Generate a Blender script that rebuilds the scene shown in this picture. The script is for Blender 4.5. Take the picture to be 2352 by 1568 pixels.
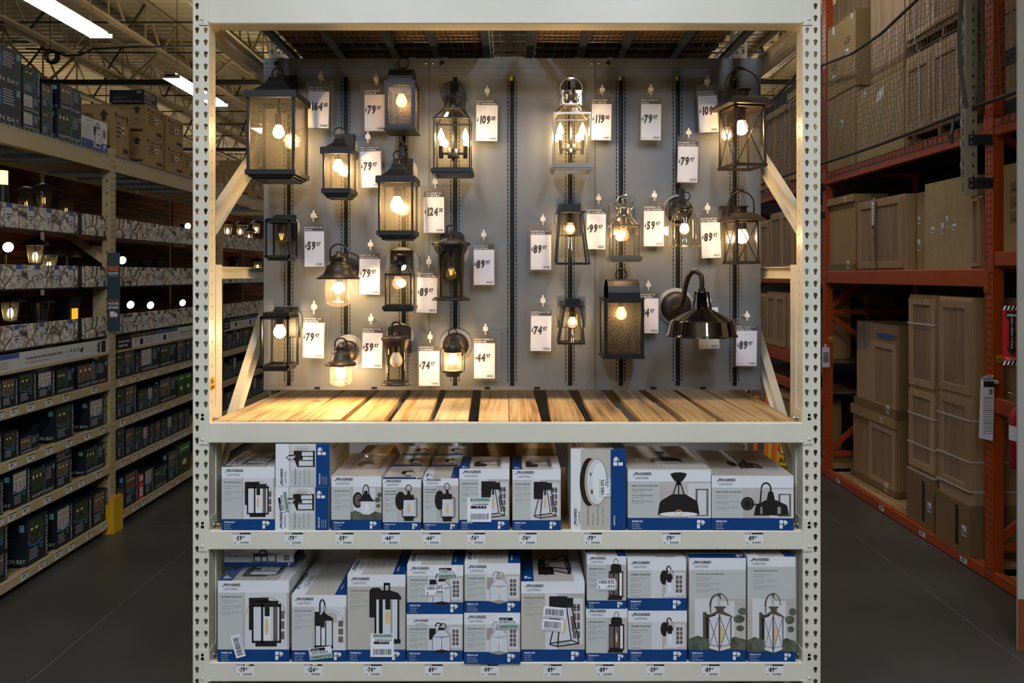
import bpy, math, random
from mathutils import Vector, Matrix
from mathutils.geometry import tessellate_polygon
random.seed(7)
C = bpy.context.scene.collection
PI = math.pi
for _o in list(bpy.data.objects): bpy.data.objects.remove(_o)

# ---------------------------------------------------------------- camera
F = 1800.0; CX = 1176.0; CY = 632.0; H = 2.2       # focal length and principal point in pixels of the 2352x1568 frame
cam = bpy.data.cameras.new('camera'); cam_o = bpy.data.objects.new('camera', cam); C.objects.link(cam_o)
cam.sensor_width = 36; cam.lens = F/2352*36; cam.shift_y = -(784-CY)/2352
cam_o.location = (0, 0, H); cam_o.rotation_euler = (PI/2, 0, 0); cam.clip_start = .05; cam.clip_end = 200
bpy.context.scene.camera = cam_o
def P(px, py, Y): return Vector(((px-CX)*Y/F, Y, H+(CY-py)*Y/F))
def X(px, Y): return (px-CX)*Y/F
def Z(py, Y): return H+(CY-py)*Y/F

# ---------------------------------------------------------------- world, view
sc = bpy.context.scene
w = bpy.data.worlds.new('world'); sc.world = w; w.use_nodes = True
w.node_tree.nodes['Background'].inputs[0].default_value = (1.0, .86, .68, 1)
w.node_tree.nodes['Background'].inputs[1].default_value = .085
sc.view_settings.view_transform = 'Standard'; sc.view_settings.look = 'None'
sc.view_settings.exposure = 0.0; sc.view_settings.gamma = 1
LEDF = 60.0
LED = 14.5          # strength of the ceiling strips
BULB = 5.0          # scale of the lantern bulbs
cy = sc.cycles
cy.max_bounces = 8; cy.diffuse_bounces = 3; cy.glossy_bounces = 3; cy.transparent_max_bounces = 24
cy.transmission_bounces = 4; cy.sample_clamp_indirect = 4; cy.sample_clamp_direct = 0
cy.use_denoising = True; cy.caustics_reflective = False; cy.caustics_refractive = False
try: cy.use_light_tree = True
except Exception: pass

# ---------------------------------------------------------------- materials
M = {}
def srgb(h):
    h = h.lstrip('#'); v = [int(h[i:i+2], 16)/255 for i in (0, 2, 4)]
    return tuple(((c+.055)/1.055)**2.4 if c > .04045 else c/12.92 for c in v)+(1,)
def mat(name, col, rough=.5, metal=0, bump=0, bscale=60, var=0, vscale=8, spec=.5, coat=0, stretch=(1, 1, 1)):
    m = bpy.data.materials.new(name); m.use_nodes = True; M[name] = m
    nt = m.node_tree; b = nt.nodes['Principled BSDF']
    c = srgb(col) if isinstance(col, str) else tuple(col)+(1,)
    b.inputs['Base Color'].default_value = c; b.inputs['Roughness'].default_value = rough
    b.inputs['Metallic'].default_value = metal
    b.inputs['Specular IOR Level'].default_value = spec
    if coat: b.inputs['Coat Weight'].default_value = coat
    if bump or var:
        tc = nt.nodes.new('ShaderNodeTexCoord'); mp = nt.nodes.new('ShaderNodeMapping')
        mp.inputs['Scale'].default_value = stretch; nt.links.new(tc.outputs['Object'], mp.inputs[0])
    if var:
        n = nt.nodes.new('ShaderNodeTexNoise'); n.inputs['Scale'].default_value = vscale; n.inputs['Detail'].default_value = 5
        nt.links.new(mp.outputs[0], n.inputs['Vector'])
        r = nt.nodes.new('ShaderNodeValToRGB')
        r.color_ramp.elements[0].position = .3; r.color_ramp.elements[1].position = .7
        r.color_ramp.elements[0].color = tuple(x*(1-var) for x in c[:3])+(1,)
        r.color_ramp.elements[1].color = tuple(min(1, x*(1+var)) for x in c[:3])+(1,)
        nt.links.new(n.outputs['Fac'], r.inputs[0]); nt.links.new(r.outputs[0], b.inputs['Base Color'])
    if bump:
        n2 = nt.nodes.new('ShaderNodeTexNoise'); n2.inputs['Scale'].default_value = bscale; n2.inputs['Detail'].default_value = 4
        nt.links.new(mp.outputs[0], n2.inputs['Vector'])
        bp = nt.nodes.new('ShaderNodeBump'); bp.inputs['Strength'].default_value = bump; bp.inputs['Distance'].default_value = .003
        nt.links.new(n2.outputs['Fac'], bp.inputs['Height']); nt.links.new(bp.outputs[0], b.inputs['Normal'])
    return m
def emis(name, col, s, mixt=None):
    m = bpy.data.materials.new(name); m.use_nodes = True; M[name] = m
    nt = m.node_tree; nt.nodes.clear(); o = nt.nodes.new('ShaderNodeOutputMaterial'); e = nt.nodes.new('ShaderNodeEmission')
    e.inputs[0].default_value = srgb(col); e.inputs[1].default_value = s
    if mixt is not None:
        t = nt.nodes.new('ShaderNodeBsdfTransparent'); a = nt.nodes.new('ShaderNodeAddShader')
        t.inputs[0].default_value = (mixt, mixt, mixt, 1)
        nt.links.new(e.outputs[0], a.inputs[0]); nt.links.new(t.outputs[0], a.inputs[1]); nt.links.new(a.outputs[0], o.inputs[0])
    else: nt.links.new(e.outputs[0], o.inputs[0])
def glass(name, tint, gloss=1.0, seeds=0, haze=0, sscale=260, rough=.02):
    """thin pane: transparent + fresnel gloss, optional seeds (little bubbles) and a slight haze"""
    m = bpy.data.materials.new(name); m.use_nodes = True; M[name] = m
    nt = m.node_tree; nt.nodes.clear(); N = nt.nodes.new; L = nt.links.new
    o = N('ShaderNodeOutputMaterial'); t = N('ShaderNodeBsdfTransparent'); t.inputs[0].default_value = srgb(tint)
    g = N('ShaderNodeBsdfGlossy'); g.inputs['Roughness'].default_value = rough
    fr = N('ShaderNodeLayerWeight'); fr.inputs[0].default_value = .5          # facing term: the same from both sides of the thin sheet
    pw = N('ShaderNodeMath'); pw.operation = 'POWER'; pw.inputs[1].default_value = 4; L(fr.outputs['Facing'], pw.inputs[0])
    mu = N('ShaderNodeMath'); mu.operation = 'MULTIPLY_ADD'; mu.inputs[1].default_value = .7*gloss; mu.inputs[2].default_value = .06*gloss; L(pw.outputs[0], mu.inputs[0])
    mx = N('ShaderNodeMixShader'); L(mu.outputs[0], mx.inputs[0]); L(t.outputs[0], mx.inputs[1]); L(g.outputs[0], mx.inputs[2])
    last = mx.outputs[0]
    if seeds or haze:
        tc = N('ShaderNodeTexCoord'); tr = N('ShaderNodeBsdfTranslucent'); tr.inputs[0].default_value = (1, .93, .8, 1)
        di = N('ShaderNodeBsdfDiffuse'); di.inputs[0].default_value = (.8, .75, .65, 1)
        ad = N('ShaderNodeMixShader'); ad.inputs[0].default_value = .3; L(tr.outputs[0], ad.inputs[1]); L(di.outputs[0], ad.inputs[2])
        n = N('ShaderNodeTexVoronoi'); n.inputs['Scale'].default_value = sscale; L(tc.outputs['Object'], n.inputs['Vector'])
        ra = N('ShaderNodeMapRange'); ra.inputs[1].default_value = .12; ra.inputs[2].default_value = .3
        ra.inputs[3].default_value = seeds; ra.inputs[4].default_value = haze; L(n.outputs['Distance'], ra.inputs[0])
        m2 = N('ShaderNodeMixShader'); L(ra.outputs[0], m2.inputs[0]); L(last, m2.inputs[1]); L(ad.outputs[0], m2.inputs[2])
        bp = N('ShaderNodeBump'); bp.inputs['Strength'].default_value = .22; bp.inputs['Distance'].default_value = .002
        L(n.outputs['Distance'], bp.inputs['Height']); L(bp.outputs[0], g.inputs['Normal'])
        last = m2.outputs[0]
    L(last, o.inputs[0])

def wood(name, c1, c2, scale=6, axis=(1, 1, 1), rough=.65, dist=4):
    m = bpy.data.materials.new(name); m.use_nodes = True; M[name] = m
    nt = m.node_tree; b = nt.nodes['Principled BSDF']; N = nt.nodes.new; L = nt.links.new
    b.inputs['Roughness'].default_value = rough; b.inputs['Specular IOR Level'].default_value = .25
    tc = N('ShaderNodeTexCoord'); mp = N('ShaderNodeMapping'); mp.inputs['Scale'].default_value = axis
    oi = N('ShaderNodeObjectInfo'); va = N('ShaderNodeVectorMath'); va.operation = 'ADD'
    cm = N('ShaderNodeCombineXYZ'); mr = N('ShaderNodeMath'); mr.operation = 'MULTIPLY'; mr.inputs[1].default_value = 30
    L(oi.outputs['Random'], mr.inputs[0]); L(mr.outputs[0], cm.inputs[0]); L(mr.outputs[0], cm.inputs[2])
    L(tc.outputs['Object'], va.inputs[0]); L(cm.outputs[0], va.inputs[1]); L(va.outputs[0], mp.inputs[0])
    wv = N('ShaderNodeTexWave'); wv.inputs['Scale'].default_value = scale; wv.inputs['Distortion'].default_value = dist
    wv.inputs['Detail'].default_value = 3; wv.inputs['Detail Scale'].default_value = .6; L(mp.outputs[0], wv.inputs['Vector'])
    n = N('ShaderNodeTexNoise'); n.inputs['Scale'].default_value = 3; n.inputs['Detail'].default_value = 4; L(mp.outputs[0], n.inputs['Vector'])
    mi = N('ShaderNodeMath'); mi.operation = 'MULTIPLY_ADD'; L(wv.outputs['Fac'], mi.inputs[0]); mi.inputs[1].default_value = .55
    ns = N('ShaderNodeMath'); ns.operation = 'MULTIPLY'; L(n.outputs['Fac'], ns.inputs[0]); ns.inputs[1].default_value = .5; L(ns.outputs[0], mi.inputs[2])
    r = N('ShaderNodeValToRGB'); r.color_ramp.elements[0].color = srgb(c1); r.color_ramp.elements[1].color = srgb(c2)
    r.color_ramp.elements[0].position = .25; r.color_ramp.elements[1].position = .7
    L(mi.outputs[0], r.inputs[0]); L(r.outputs[0], b.inputs['Base Color'])
    bp = N('ShaderNodeBump'); bp.inputs['Strength'].default_value = .2; bp.inputs['Distance'].default_value = .002
    L(mi.outputs[0], bp.inputs['Height']); L(bp.outputs[0], b.inputs['Normal'])
    return m
def grain(name, c1, c2, c3):
    "sawn softwood: streaky growth lines along Y, wandering, with a few knots"
    m = bpy.data.materials.new(name); m.use_nodes = True; M[name] = m
    nt = m.node_tree; b = nt.nodes['Principled BSDF']; N = nt.nodes.new; L = nt.links.new
    b.inputs['Roughness'].default_value = .6; b.inputs['Specular IOR Level'].default_value = .3
    tc = N('ShaderNodeTexCoord'); oi = N('ShaderNodeObjectInfo'); mr = N('ShaderNodeMath'); mr.operation = 'MULTIPLY'; mr.inputs[1].default_value = 40
    L(oi.outputs['Random'], mr.inputs[0]); cm = N('ShaderNodeCombineXYZ'); L(mr.outputs[0], cm.inputs[0]); L(mr.outputs[0], cm.inputs[1])
    va = N('ShaderNodeVectorMath'); va.operation = 'ADD'; L(tc.outputs['Object'], va.inputs[0]); L(cm.outputs[0], va.inputs[1])
    w0 = N('ShaderNodeTexNoise'); w0.inputs['Scale'].default_value = 2.2; L(va.outputs[0], w0.inputs['Vector'])
    mx = N('ShaderNodeMixRGB'); mx.inputs[0].default_value = .022; L(va.outputs[0], mx.inputs[1]); L(w0.outputs['Color'], mx.inputs[2])
    def st(sx, sy, sz, sc, det):
        mp = N('ShaderNodeMapping'); mp.inputs['Scale'].default_value = (sx, sy, sz); L(mx.outputs[0], mp.inputs[0])
        n = N('ShaderNodeTexNoise'); n.inputs['Scale'].default_value = sc; n.inputs['Detail'].default_value = det; L(mp.outputs[0], n.inputs['Vector']); return n
    a = st(70, 2.0, 40, 1, 3); c = st(9, 1.1, 8, 1, 2)
    mi = N('ShaderNodeMixRGB'); mi.inputs[0].default_value = .5; L(a.outputs['Fac'], mi.inputs[1]); L(c.outputs['Fac'], mi.inputs[2])
    r = N('ShaderNodeValToRGB'); e = r.color_ramp.elements; e[0].position = .36; e[0].color = srgb(c1); e[1].position = .62; e[1].color = srgb(c3); k = e.new(.48); k.color = srgb(c2)
    L(mi.outputs[0], r.inputs[0])
    v = N('ShaderNodeTexVoronoi'); v.inputs['Scale'].default_value = 2.4; L(mx.outputs[0], v.inputs['Vector'])
    kr = N('ShaderNodeValToRGB'); kr.color_ramp.elements[0].position = .03; kr.color_ramp.elements[0].color = (.25, .14, .07, 1); kr.color_ramp.elements[1].position = .075; kr.color_ramp.elements[1].color = (1, 1, 1, 1); L(v.outputs['Distance'], kr.inputs[0])
    mu = N('ShaderNodeMixRGB'); mu.blend_type = 'MULTIPLY'; mu.inputs[0].default_value = .8; L(r.outputs[0], mu.inputs[1]); L(kr.outputs[0], mu.inputs[2]); L(mu.outputs[0], b.inputs['Base Color'])
    bp = N('ShaderNodeBump'); bp.inputs['Strength'].default_value = .25; bp.inputs['Distance'].default_value = .002; L(mi.outputs[0], bp.inputs['Height']); L(bp.outputs[0], b.inputs['Normal'])
def stone(name):
    m = bpy.data.materials.new(name); m.use_nodes = True; M[name] = m
    nt = m.node_tree; b = nt.nodes['Principled BSDF']; N = nt.nodes.new; L = nt.links.new
    b.inputs['Roughness'].default_value = .6
    tc = N('ShaderNodeTexCoord'); n0 = N('ShaderNodeTexNoise'); n0.inputs['Scale'].default_value = 7
    L(tc.outputs['Object'], n0.inputs['Vector'])
    mixv = N('ShaderNodeMixRGB'); mixv.inputs[0].default_value = .1; L(tc.outputs['Object'], mixv.inputs[1]); L(n0.outputs['Color'], mixv.inputs[2])
    v = N('ShaderNodeTexVoronoi'); v.feature = 'DISTANCE_TO_EDGE'; v.inputs['Scale'].default_value = 9; L(mixv.outputs[0], v.inputs['Vector'])
    v2 = N('ShaderNodeTexVoronoi'); v2.inputs['Scale'].default_value = 9; L(mixv.outputs[0], v2.inputs['Vector'])
    n = N('ShaderNodeTexNoise'); n.inputs['Scale'].default_value = 26; n.inputs['Detail'].default_value = 5; n.inputs['Distortion'].default_value = .3
    L(tc.outputs['Object'], n.inputs['Vector'])
    r = N('ShaderNodeValToRGB'); r.color_ramp.elements[0].color = srgb('9f9284'); r.color_ramp.elements[1].color = srgb('f0e5d6')
    r.color_ramp.elements[0].position = .36; r.color_ramp.elements[1].position = .6; L(n.outputs['Fac'], r.inputs[0])
    e = N('ShaderNodeValToRGB'); e.color_ramp.elements[0].color = (.03, .025, .02, 1); e.color_ramp.elements[1].color = (1, 1, 1, 1)
    e.color_ramp.elements[0].position = .0; e.color_ramp.elements[1].position = .09; L(v.outputs['Distance'], e.inputs[0])
    mu = N('ShaderNodeMixRGB'); mu.blend_type = 'MULTIPLY'; mu.inputs[0].default_value = 1; L(r.outputs[0], mu.inputs[1]); L(e.outputs[0], mu.inputs[2])
    L(mu.outputs[0], b.inputs['Base Color'])

mat('cream', 'e2ddc9', .38, bump=.06, bscale=350, var=.05, vscale=3)
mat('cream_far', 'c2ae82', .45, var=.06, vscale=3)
mat('galv', '6f7a84', .42, .85, var=.35, vscale=30, stretch=(1, 1, 1))
mat('wire', 'a9b2b8', .35, .9)
mat('zinc', 'c8cac6', .3, .9)
mat('panel_grey', '6d7174', .48, .25, bump=.04, bscale=500, var=.02, vscale=2)
mat('panel_line', '6c7072', .5, .2)
mat('hole', '0b0a0a', .9)
mat('channel', '1b1a19', .45, .4)
mat('lime', 'd6d200', .6)
mat('tag_white', 'f6f5fa', .55)
mat('tag_dark', '45444a', .5)
mat('ink', '1c1b1e', .5)
mat('ink_soft', '8a8a90', .6)
mat('white', 'f1f1ee', .5)
mat('clip', 'e6e2d6', .5)
mat('plastic_disc', '8f908e', .4)
mat('black_tex', '101113', .55, 0, bump=.12, bscale=700)
mat('black_satin', '100f0e', .42, 0)
mat('bronze', '3a3026', .45, .4, var=.25, vscale=25)
mat('brown_metal', '261f19', .42, .2)
mat('black_gloss', '0c0b0a', .08, .2, coat=1)
mat('steel', 'cfc6b8', .22, 1)
mat('white_enamel', 'f2efe6', .3)
mat('socket', '1a1918', .5)
mat('brass', 'b58b4a', .3, .9)
glass('clear', 'f6f2e8', 1.0)
glass('seeded', 'eee6d2', 1.0, seeds=.34, haze=.025, sscale=230)
glass('seeded_dark', 'b09a70', .9, seeds=.32, haze=.03, sscale=330)
glass('seeded_light', 'f2ebdc', 1.0, seeds=.22, haze=.02, sscale=300)
glass('film', 'f8f9fb', 1.2, haze=.09, seeds=.09, sscale=20)
glass('ribbed', 'f4ead6', 1.2, seeds=.05, haze=.03, sscale=80)
emis('bulb_on', 'ffd29a', 7, mixt=.6)
emis('bulb_soft', 'ffc98a', .5, mixt=.85)
emis('filament', 'ffc27a', 120)
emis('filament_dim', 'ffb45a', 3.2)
glass('bulb_glass', 'f4ecdd', 1.5, haze=.04)
mat('bulb_frost', 'e9dcc8', .4)
emis('led', 'f4f8ff', LED); emis('ceiling_fill', 'ffe6bd', 30); emis('led_front', 'e2eeff', LEDF)  # the warm one is added fill for the roof deck
mat('fixture_white', 'c9c9c4', .5)
mat('kraft', 'ab8d5d', .75, bump=.05, bscale=40, var=.09, vscale=2.5)
mat('kraft_dark', '8a6c42', .75, var=.1, vscale=2.5)
mat('kraft_light', 'b3996b', .75, var=.08, vscale=20)
mat('carton_ink', '3d3122', .7)
mat('box_white', 'eeeef0', .42, bump=.05, bscale=30, var=.02, vscale=4)
mat('box_grey', 'c9cbc6', .42)
mat('box_greige', 'c6c0b4', .42)
mat('box_blue', '0b417f', .38, var=.06, vscale=6)
mat('box_text', '3c4048', .5)
mat('box_text_l', '8b9094', .5)
mat('ph_wall', 'c3bcb6', .5, var=.12, vscale=7)
mat('ph_trim', 'dedddd', .5)
mat('ph_dark', '24211f', .4)
mat('ph_glass', 'dfe2e6', .3)
mat('ph_shade', '6f625c', .5, var=.25, vscale=18)
mat('ph_green', '5c6350', .5, var=.5, vscale=30)
mat('ph_bronze', '5c5347', .4)
mat('ph_steel', 'a8a09c', .4)
mat('ph_amber', 'e3c58d', .4)
mat('star_blue', '1d4b92', .5)
mat('hb_black', '1c2228', .4, var=.15, vscale=8)
mat('hb_green', '3e4a2c', .5, var=.6, vscale=28)
mat('hb_brick', '7d6650', .5, var=.4, vscale=22)
mat('hb_blue', '3c6fa8', .5)
mat('hb_teal', '6fb3b0', .5)
mat('hb_white', 'd9dbd8', .5)
mat('hb_light', 'e8d9a8', .5)
mat('green_tag', '4c8a3c', .5); mat('red_tag', 'c22f26', .5); mat('lime_line', '6fbf3a', .5); mat('red_line', 'd2452c', .5)
mat('mint', 'b9d3c6', .5)
mat('yellow', 'e2b21c', .5); mat('yellow_pale', 'ecd24a', .5)
mat('navy', '23404f', .5); mat('orange_txt', 'e8702a', .5)
mat('orange', 'b54a10', .42, var=.1, vscale=4)
mat('orange_dark', '8a1f12', .42, var=.1, vscale=4)
mat('sign_blue', '4a5f9e', .5); mat('sign_olive', '55532e', .5); mat('sign_white', 'd5d3cf', .5); mat('sign_black', '231f1d', .5)
mat('sign_red', 'b01c20', .45); mat('post_tan', '968f76', .5, .2); mat('gun', '3c3d3e', .45, .6)
mat('column_white', 'bcbab0', .6, bump=.1, bscale=25, var=.06, vscale=4)
mat('rust', '8a4a22', .9)
mat('rope', '4a453b', .8); mat('net', '6d675c', .8); mat('webbing', '5d574d', .8)
mat('strap', 'd8cfc0', .5); mat('blue_tape', '2c6fb8', .6)
mat('particle', 'b08d5c', .75, var=.14, vscale=120)
mat('deck_tan', 'c9b78c', .6, var=.08, vscale=.7, stretch=(1, .2, 1))
mat('joist', 'a8956e', .6); mat('joist_dark', '2a2620', .6)
mat('dark_cable', '1c1a18', .7); mat('bag', 'cfcfcf', .25)
mat('landscape_black', '121212', .4); emis('lamp_warm', 'ffdf9c', 45); emis('lamp_white', 'ffe9c0', 6); emis('lamp_orange', 'ff9a2c', 1.6); emis('lamp_soft', 'ffcc80', 3)
emis('red_glow', 'ff3030', .8)
grain('pine', 'a87843', 'dbb67c', 'ecd09c')
grain('pine_old', '6f5639', 'b8935f', 'd3b07e')
wood('maple', 'a98765', 'c2a07c', 3, (8, 8, .7), dist=3)
wood('oak', '94765a', 'a98a6b', 3, (8, 8, .7), dist=3)
wood('plank_dark', '4a2c22', '8a5040', 4, (1, .5, 14), dist=5)
wood('pallet', '5a4632', '8a6d4c', 4, (3, 18, 8), dist=4)
stone('stone')
# polished concrete
m = mat('concrete', '4c4a45', .32, var=.28, vscale=1.1)
nt = m.node_tree; b = nt.nodes['Principled BSDF']
n = nt.nodes.new('ShaderNodeTexNoise'); n.inputs['Scale'].default_value = 2.2; n.inputs['Detail'].default_value = 6
r = nt.nodes.new('ShaderNodeMapRange'); r.inputs[3].default_value = .22; r.inputs[4].default_value = .5
nt.links.new(n.outputs['Fac'], r.inputs[0]); nt.links.new(r.outputs[0], b.inputs['Roughness'])
mat('floor_joint', '6b675e', .6)

# ---------------------------------------------------------------- mesh builder
_txt = {}
def glyphs(s, bold=0):
    k = (s, bold)
    if k in _txt: return _txt[k]
    cu = bpy.data.curves.new('t', 'FONT'); cu.body = s; cu.size = 1; cu.resolution_u = 2; cu.offset = bold
    ob = bpy.data.objects.new('t', cu); me = bpy.data.meshes.new_from_object(ob)
    vs = [(v.co.x, v.co.y) for v in me.vertices]; fs = [tuple(p.vertices) for p in me.polygons]
    bpy.data.objects.remove(ob); bpy.data.curves.remove(cu); bpy.data.meshes.remove(me)
    wd = max([v[0] for v in vs], default=0)
    _txt[k] = (vs, fs, wd); return _txt[k]
class MB:
    def __init__(s, T=None): s.v = []; s.f = []; s.m = []; s.sm = []; s.mats = []; s.T = T
    def mi(s, m):
        if m not in s.mats: s.mats.append(m)
        return s.mats.index(m)
    def add(s, vs, fs, m, smooth=False):
        n = len(s.v); T = s.T
        s.v.extend([T @ Vector(v) if T is not None else Vector(v) for v in vs]); k = s.mi(m)
        for f in fs: s.f.append(tuple(i+n for i in f)); s.m.append(k); s.sm.append(smooth)
        return s
    def box(s, x0, x1, y0, y1, z0, z1, m):
        if x0 > x1: x0, x1 = x1, x0
        if y0 > y1: y0, y1 = y1, y0
        if z0 > z1: z0, z1 = z1, z0
        v = [(x, y, z) for x in (x0, x1) for y in (y0, y1) for z in (z0, z1)]
        return s.add(v, [(0, 1, 3, 2), (4, 6, 7, 5), (0, 4, 5, 1), (2, 3, 7, 6), (0, 2, 6, 4), (1, 5, 7, 3)], m)
    def frust(s, r0, z0, r1, z1, m):
        "r = (x0,x1,y0,y1) rectangles at two heights"
        v = []
        for (a, b, c, d), z in ((r0, z0), (r1, z1)): v += [(a, c, z), (b, c, z), (b, d, z), (a, d, z)]
        return s.add(v, [(3, 2, 1, 0), (4, 5, 6, 7)]+[(i, (i+1) % 4, 4+(i+1) % 4, 4+i) for i in range(4)], m)
    def bar(s, p, q, w, d, m, up=(0, 0, 1)):
        p = Vector(p); q = Vector(q); t = (q-p).normalized(); u = Vector(up)
        if abs(t.dot(u)) > .98: u = Vector((0, 1, 0))
        a = t.cross(u).normalized(); b = a.cross(t)
        v = [c+a*i*w/2+b*j*d/2 for c in (p, q) for i, j in ((-1, -1), (1, -1), (1, 1), (-1, 1))]
        return s.add(v, [(3, 2, 1, 0), (4, 5, 6, 7)]+[(i, (i+1) % 4, 4+(i+1) % 4, 4+i) for i in range(4)], m)
    def tube(s, pts, r, m, n=8, closed=False, smooth=True):
        pts = [Vector(p) for p in pts]; N = len(pts); vs = []; prev = None
        for i, p in enumerate(pts):
            if closed: t = pts[(i+1) % N]-pts[i-1]
            else: t = pts[min(i+1, N-1)]-pts[max(i-1, 0)]
            t.normalize()
            if prev is None:
                a = t.cross(Vector((0, 0, 1)));
                if a.length < .1: a = t.cross(Vector((0, 1, 0)))
            else: a = prev-t*prev.dot(t)
            a.normalize(); prev = a; b = t.cross(a); rr = r[i] if isinstance(r, (list, tuple)) else r
            vs += [p+(a*math.cos(2*PI*k/n)+b*math.sin(2*PI*k/n))*rr for k in range(n)]
        fs = [(i*n+k, i*n+(k+1) % n, ((i+1) % N)*n+(k+1) % n, ((i+1) % N)*n+k) for i in range(N if closed else N-1) for k in range(n)]
        if not closed: fs += [tuple(range(n))[::-1], tuple((N-1)*n+k for k in range(n))]
        return s.add(vs, fs, m, smooth)
    def ring(s, c, R, r, m, ax='y', n=28, k=7, a0=0, a1=360, sx=1):
        c = Vector(c); full = (a1-a0) >= 360; N = n if full else n+1; pts = []
        for i in range(N):
            a = math.radians(a0+(a1-a0)*i/n); x = R*math.cos(a)*sx; z = R*math.sin(a)
            pts.append(c+{'y': Vector((x, 0, z)), 'z': Vector((x, z, 0)), 'x': Vector((0, x, z))}[ax])
        return s.tube(pts, r, m, k, closed=full)
    def lathe(s, prof, m, c=(0, 0, 0), n=28, ax='z', caps=True, smooth=True, sx=1, sy=1):
        c = Vector(c); vs = []
        for r, z in prof:
            for k in range(n):
                a = 2*PI*k/n; x = r*math.cos(a)*sx; y = r*math.sin(a)*sy
                vs.append(c+(Vector((x, y, z)) if ax == 'z' else Vector((x, z, y)) if ax == 'y' else Vector((z, x, y))))
        N = len(prof); fs = [(i*n+k, i*n+(k+1) % n, (i+1)*n+(k+1) % n, (i+1)*n+k) for i in range(N-1) for k in range(n)]
        s.add(vs, fs, m, smooth)
        if caps:
            if prof[0][0] > 1e-5: s.add(vs[:n], [tuple(range(n))[::-1]], m)
            if prof[-1][0] > 1e-5: s.add(vs[-n:], [tuple(range(n))], m)
        return s
    def cyl(s, c, r, h, m, ax='z', n=20): return s.lathe([(r, 0), (r, h)], m, c, n, ax)
    def prism(s, poly, y0, y1, m, plane='xz'):
        "extrude a 2D polygon (x,z) from y0 to y1 (or (y,z) along x)"
        f = (lambda p, t: (p[0], t, p[1])) if plane == 'xz' else (lambda p, t: (t, p[0], p[1])) if plane == 'yz' else (lambda p, t: (p[0], p[1], t))
        n = len(poly); v = [f(p, y0) for p in poly]+[f(p, y1) for p in poly]
        return s.add(v, [tuple(range(n))[::-1], tuple(range(n, 2*n))]+[(i, (i+1) % n, n+(i+1) % n, n+i) for i in range(n)], m)
    def build(s, name, parent=None, label=None, at=None):
        if parent is not None: org = origin(parent)
        elif at is not None: org = Vector(at)
        else:
            xs = [v.x for v in s.v]; ys = [v.y for v in s.v]; zs = [v.z for v in s.v]
            org = Vector(((min(xs)+max(xs))/2, (min(ys)+max(ys))/2, min(zs)))
        me = bpy.data.meshes.new(name); me.from_pydata([tuple(v-org) for v in s.v], [], s.f)
        for m in s.mats: me.materials.append(M[m])
        me.polygons.foreach_set('material_index', s.m); me.polygons.foreach_set('use_smooth', s.sm); me.update()
        o = bpy.data.objects.new(name, me); C.objects.link(o)
        if parent is not None: o.parent = parent
        else: o.location = org
        if label: o['label'] = label
        return o
def origin(o):
    v = Vector(o.location)
    while o.parent: o = o.parent; v += o.location
    return v
LB = {}
def tag(o, label, cat, group=None, kind=None):
    if label: o['label'] = label
    if cat: o['category'] = cat
    if group: o['group'] = group
    if kind: o['kind'] = kind
    return o
def empty(name, loc, label, cat, group=None):
    o = bpy.data.objects.new(name, None); C.objects.link(o); o.location = loc; o.empty_display_size = .1
    return tag(o, label, cat, group)
def struct(o): o['kind'] = 'structure'; return o
class Face:
    """flat printing on a surface: o = lower-left corner, u right, v up (world vectors, metres), n = outward normal"""
    def __init__(s, mb, o, u, v, n, base=.0006, step=.0004):
        s.mb = mb; s.o = Vector(o); s.u = Vector(u).normalized(); s.v = Vector(v).normalized(); s.n = Vector(n).normalized(); s.b = base; s.st = step
    def p(s, a, b, l): return s.o+s.u*a+s.v*b+s.n*(s.b+s.st*l)
    def rect(s, a0, b0, a1, b1, m, l=0):
        s.mb.add([s.p(a0, b0, l), s.p(a1, b0, l), s.p(a1, b1, l), s.p(a0, b1, l)], [(0, 1, 2, 3)], m)
    def poly(s, pts, m, l=0):
        s.mb.add([s.p(a, b, l) for a, b in pts], [tuple(range(len(pts)))], m)
    def ell(s, a, b, ra, rb, m, l=0, n=20): s.poly([(a+ra*math.cos(2*PI*k/n), b+rb*math.sin(2*PI*k/n)) for k in range(n)], m, l)
    def line(s, a0, b0, a1, b1, w, m, l=0):
        d = math.hypot(a1-a0, b1-b0) or 1; x = -(b1-b0)/d*w/2; y = (a1-a0)/d*w/2
        s.poly([(a0-x, b0-y), (a1-x, b1-y), (a1+x, b1+y), (a0+x, b0+y)], m, l)
    def arc(s, a, b, ra, rb, w, m, l=0, t0=0, t1=360, n=18):
        for i in range(n):
            q0 = math.radians(t0+(t1-t0)*i/n); q1 = math.radians(t0+(t1-t0)*(i+1)/n)
            s.poly([(a+(ra-w/2)*math.cos(q0), b+(rb-w/2)*math.sin(q0)), (a+(ra-w/2)*math.cos(q1), b+(rb-w/2)*math.sin(q1)),
                    (a+(ra+w/2)*math.cos(q1), b+(rb+w/2)*math.sin(q1)), (a+(ra+w/2)*math.cos(q0), b+(rb+w/2)*math.sin(q0))], m, l)
    def text(s, t, a, b, size, m, l=1, bold=0, sx=1, fit=None, slant=0, al='l'):
        vs, fs, wd = glyphs(t, bold)
        if fit: sx = fit/(wd*size) if wd else 1
        if al == 'c': a -= wd*size*sx/2
        if al == 'r': a -= wd*size*sx
        s.mb.add([s.p(a+x*size*sx+y*size*slant, b+y*size, l) for x, y in vs], fs, m)
    def sub(s, a, b, ang, lift=0):
        "a new face frame rotated in plane"
        c, q = math.cos(math.radians(ang)), math.sin(math.radians(ang))
        return Face(s.mb, s.p(a, b, 0)-s.n*s.b, s.u*c+s.v*q, -s.u*q+s.v*c, s.n, s.b+s.st*lift, s.st)

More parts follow.
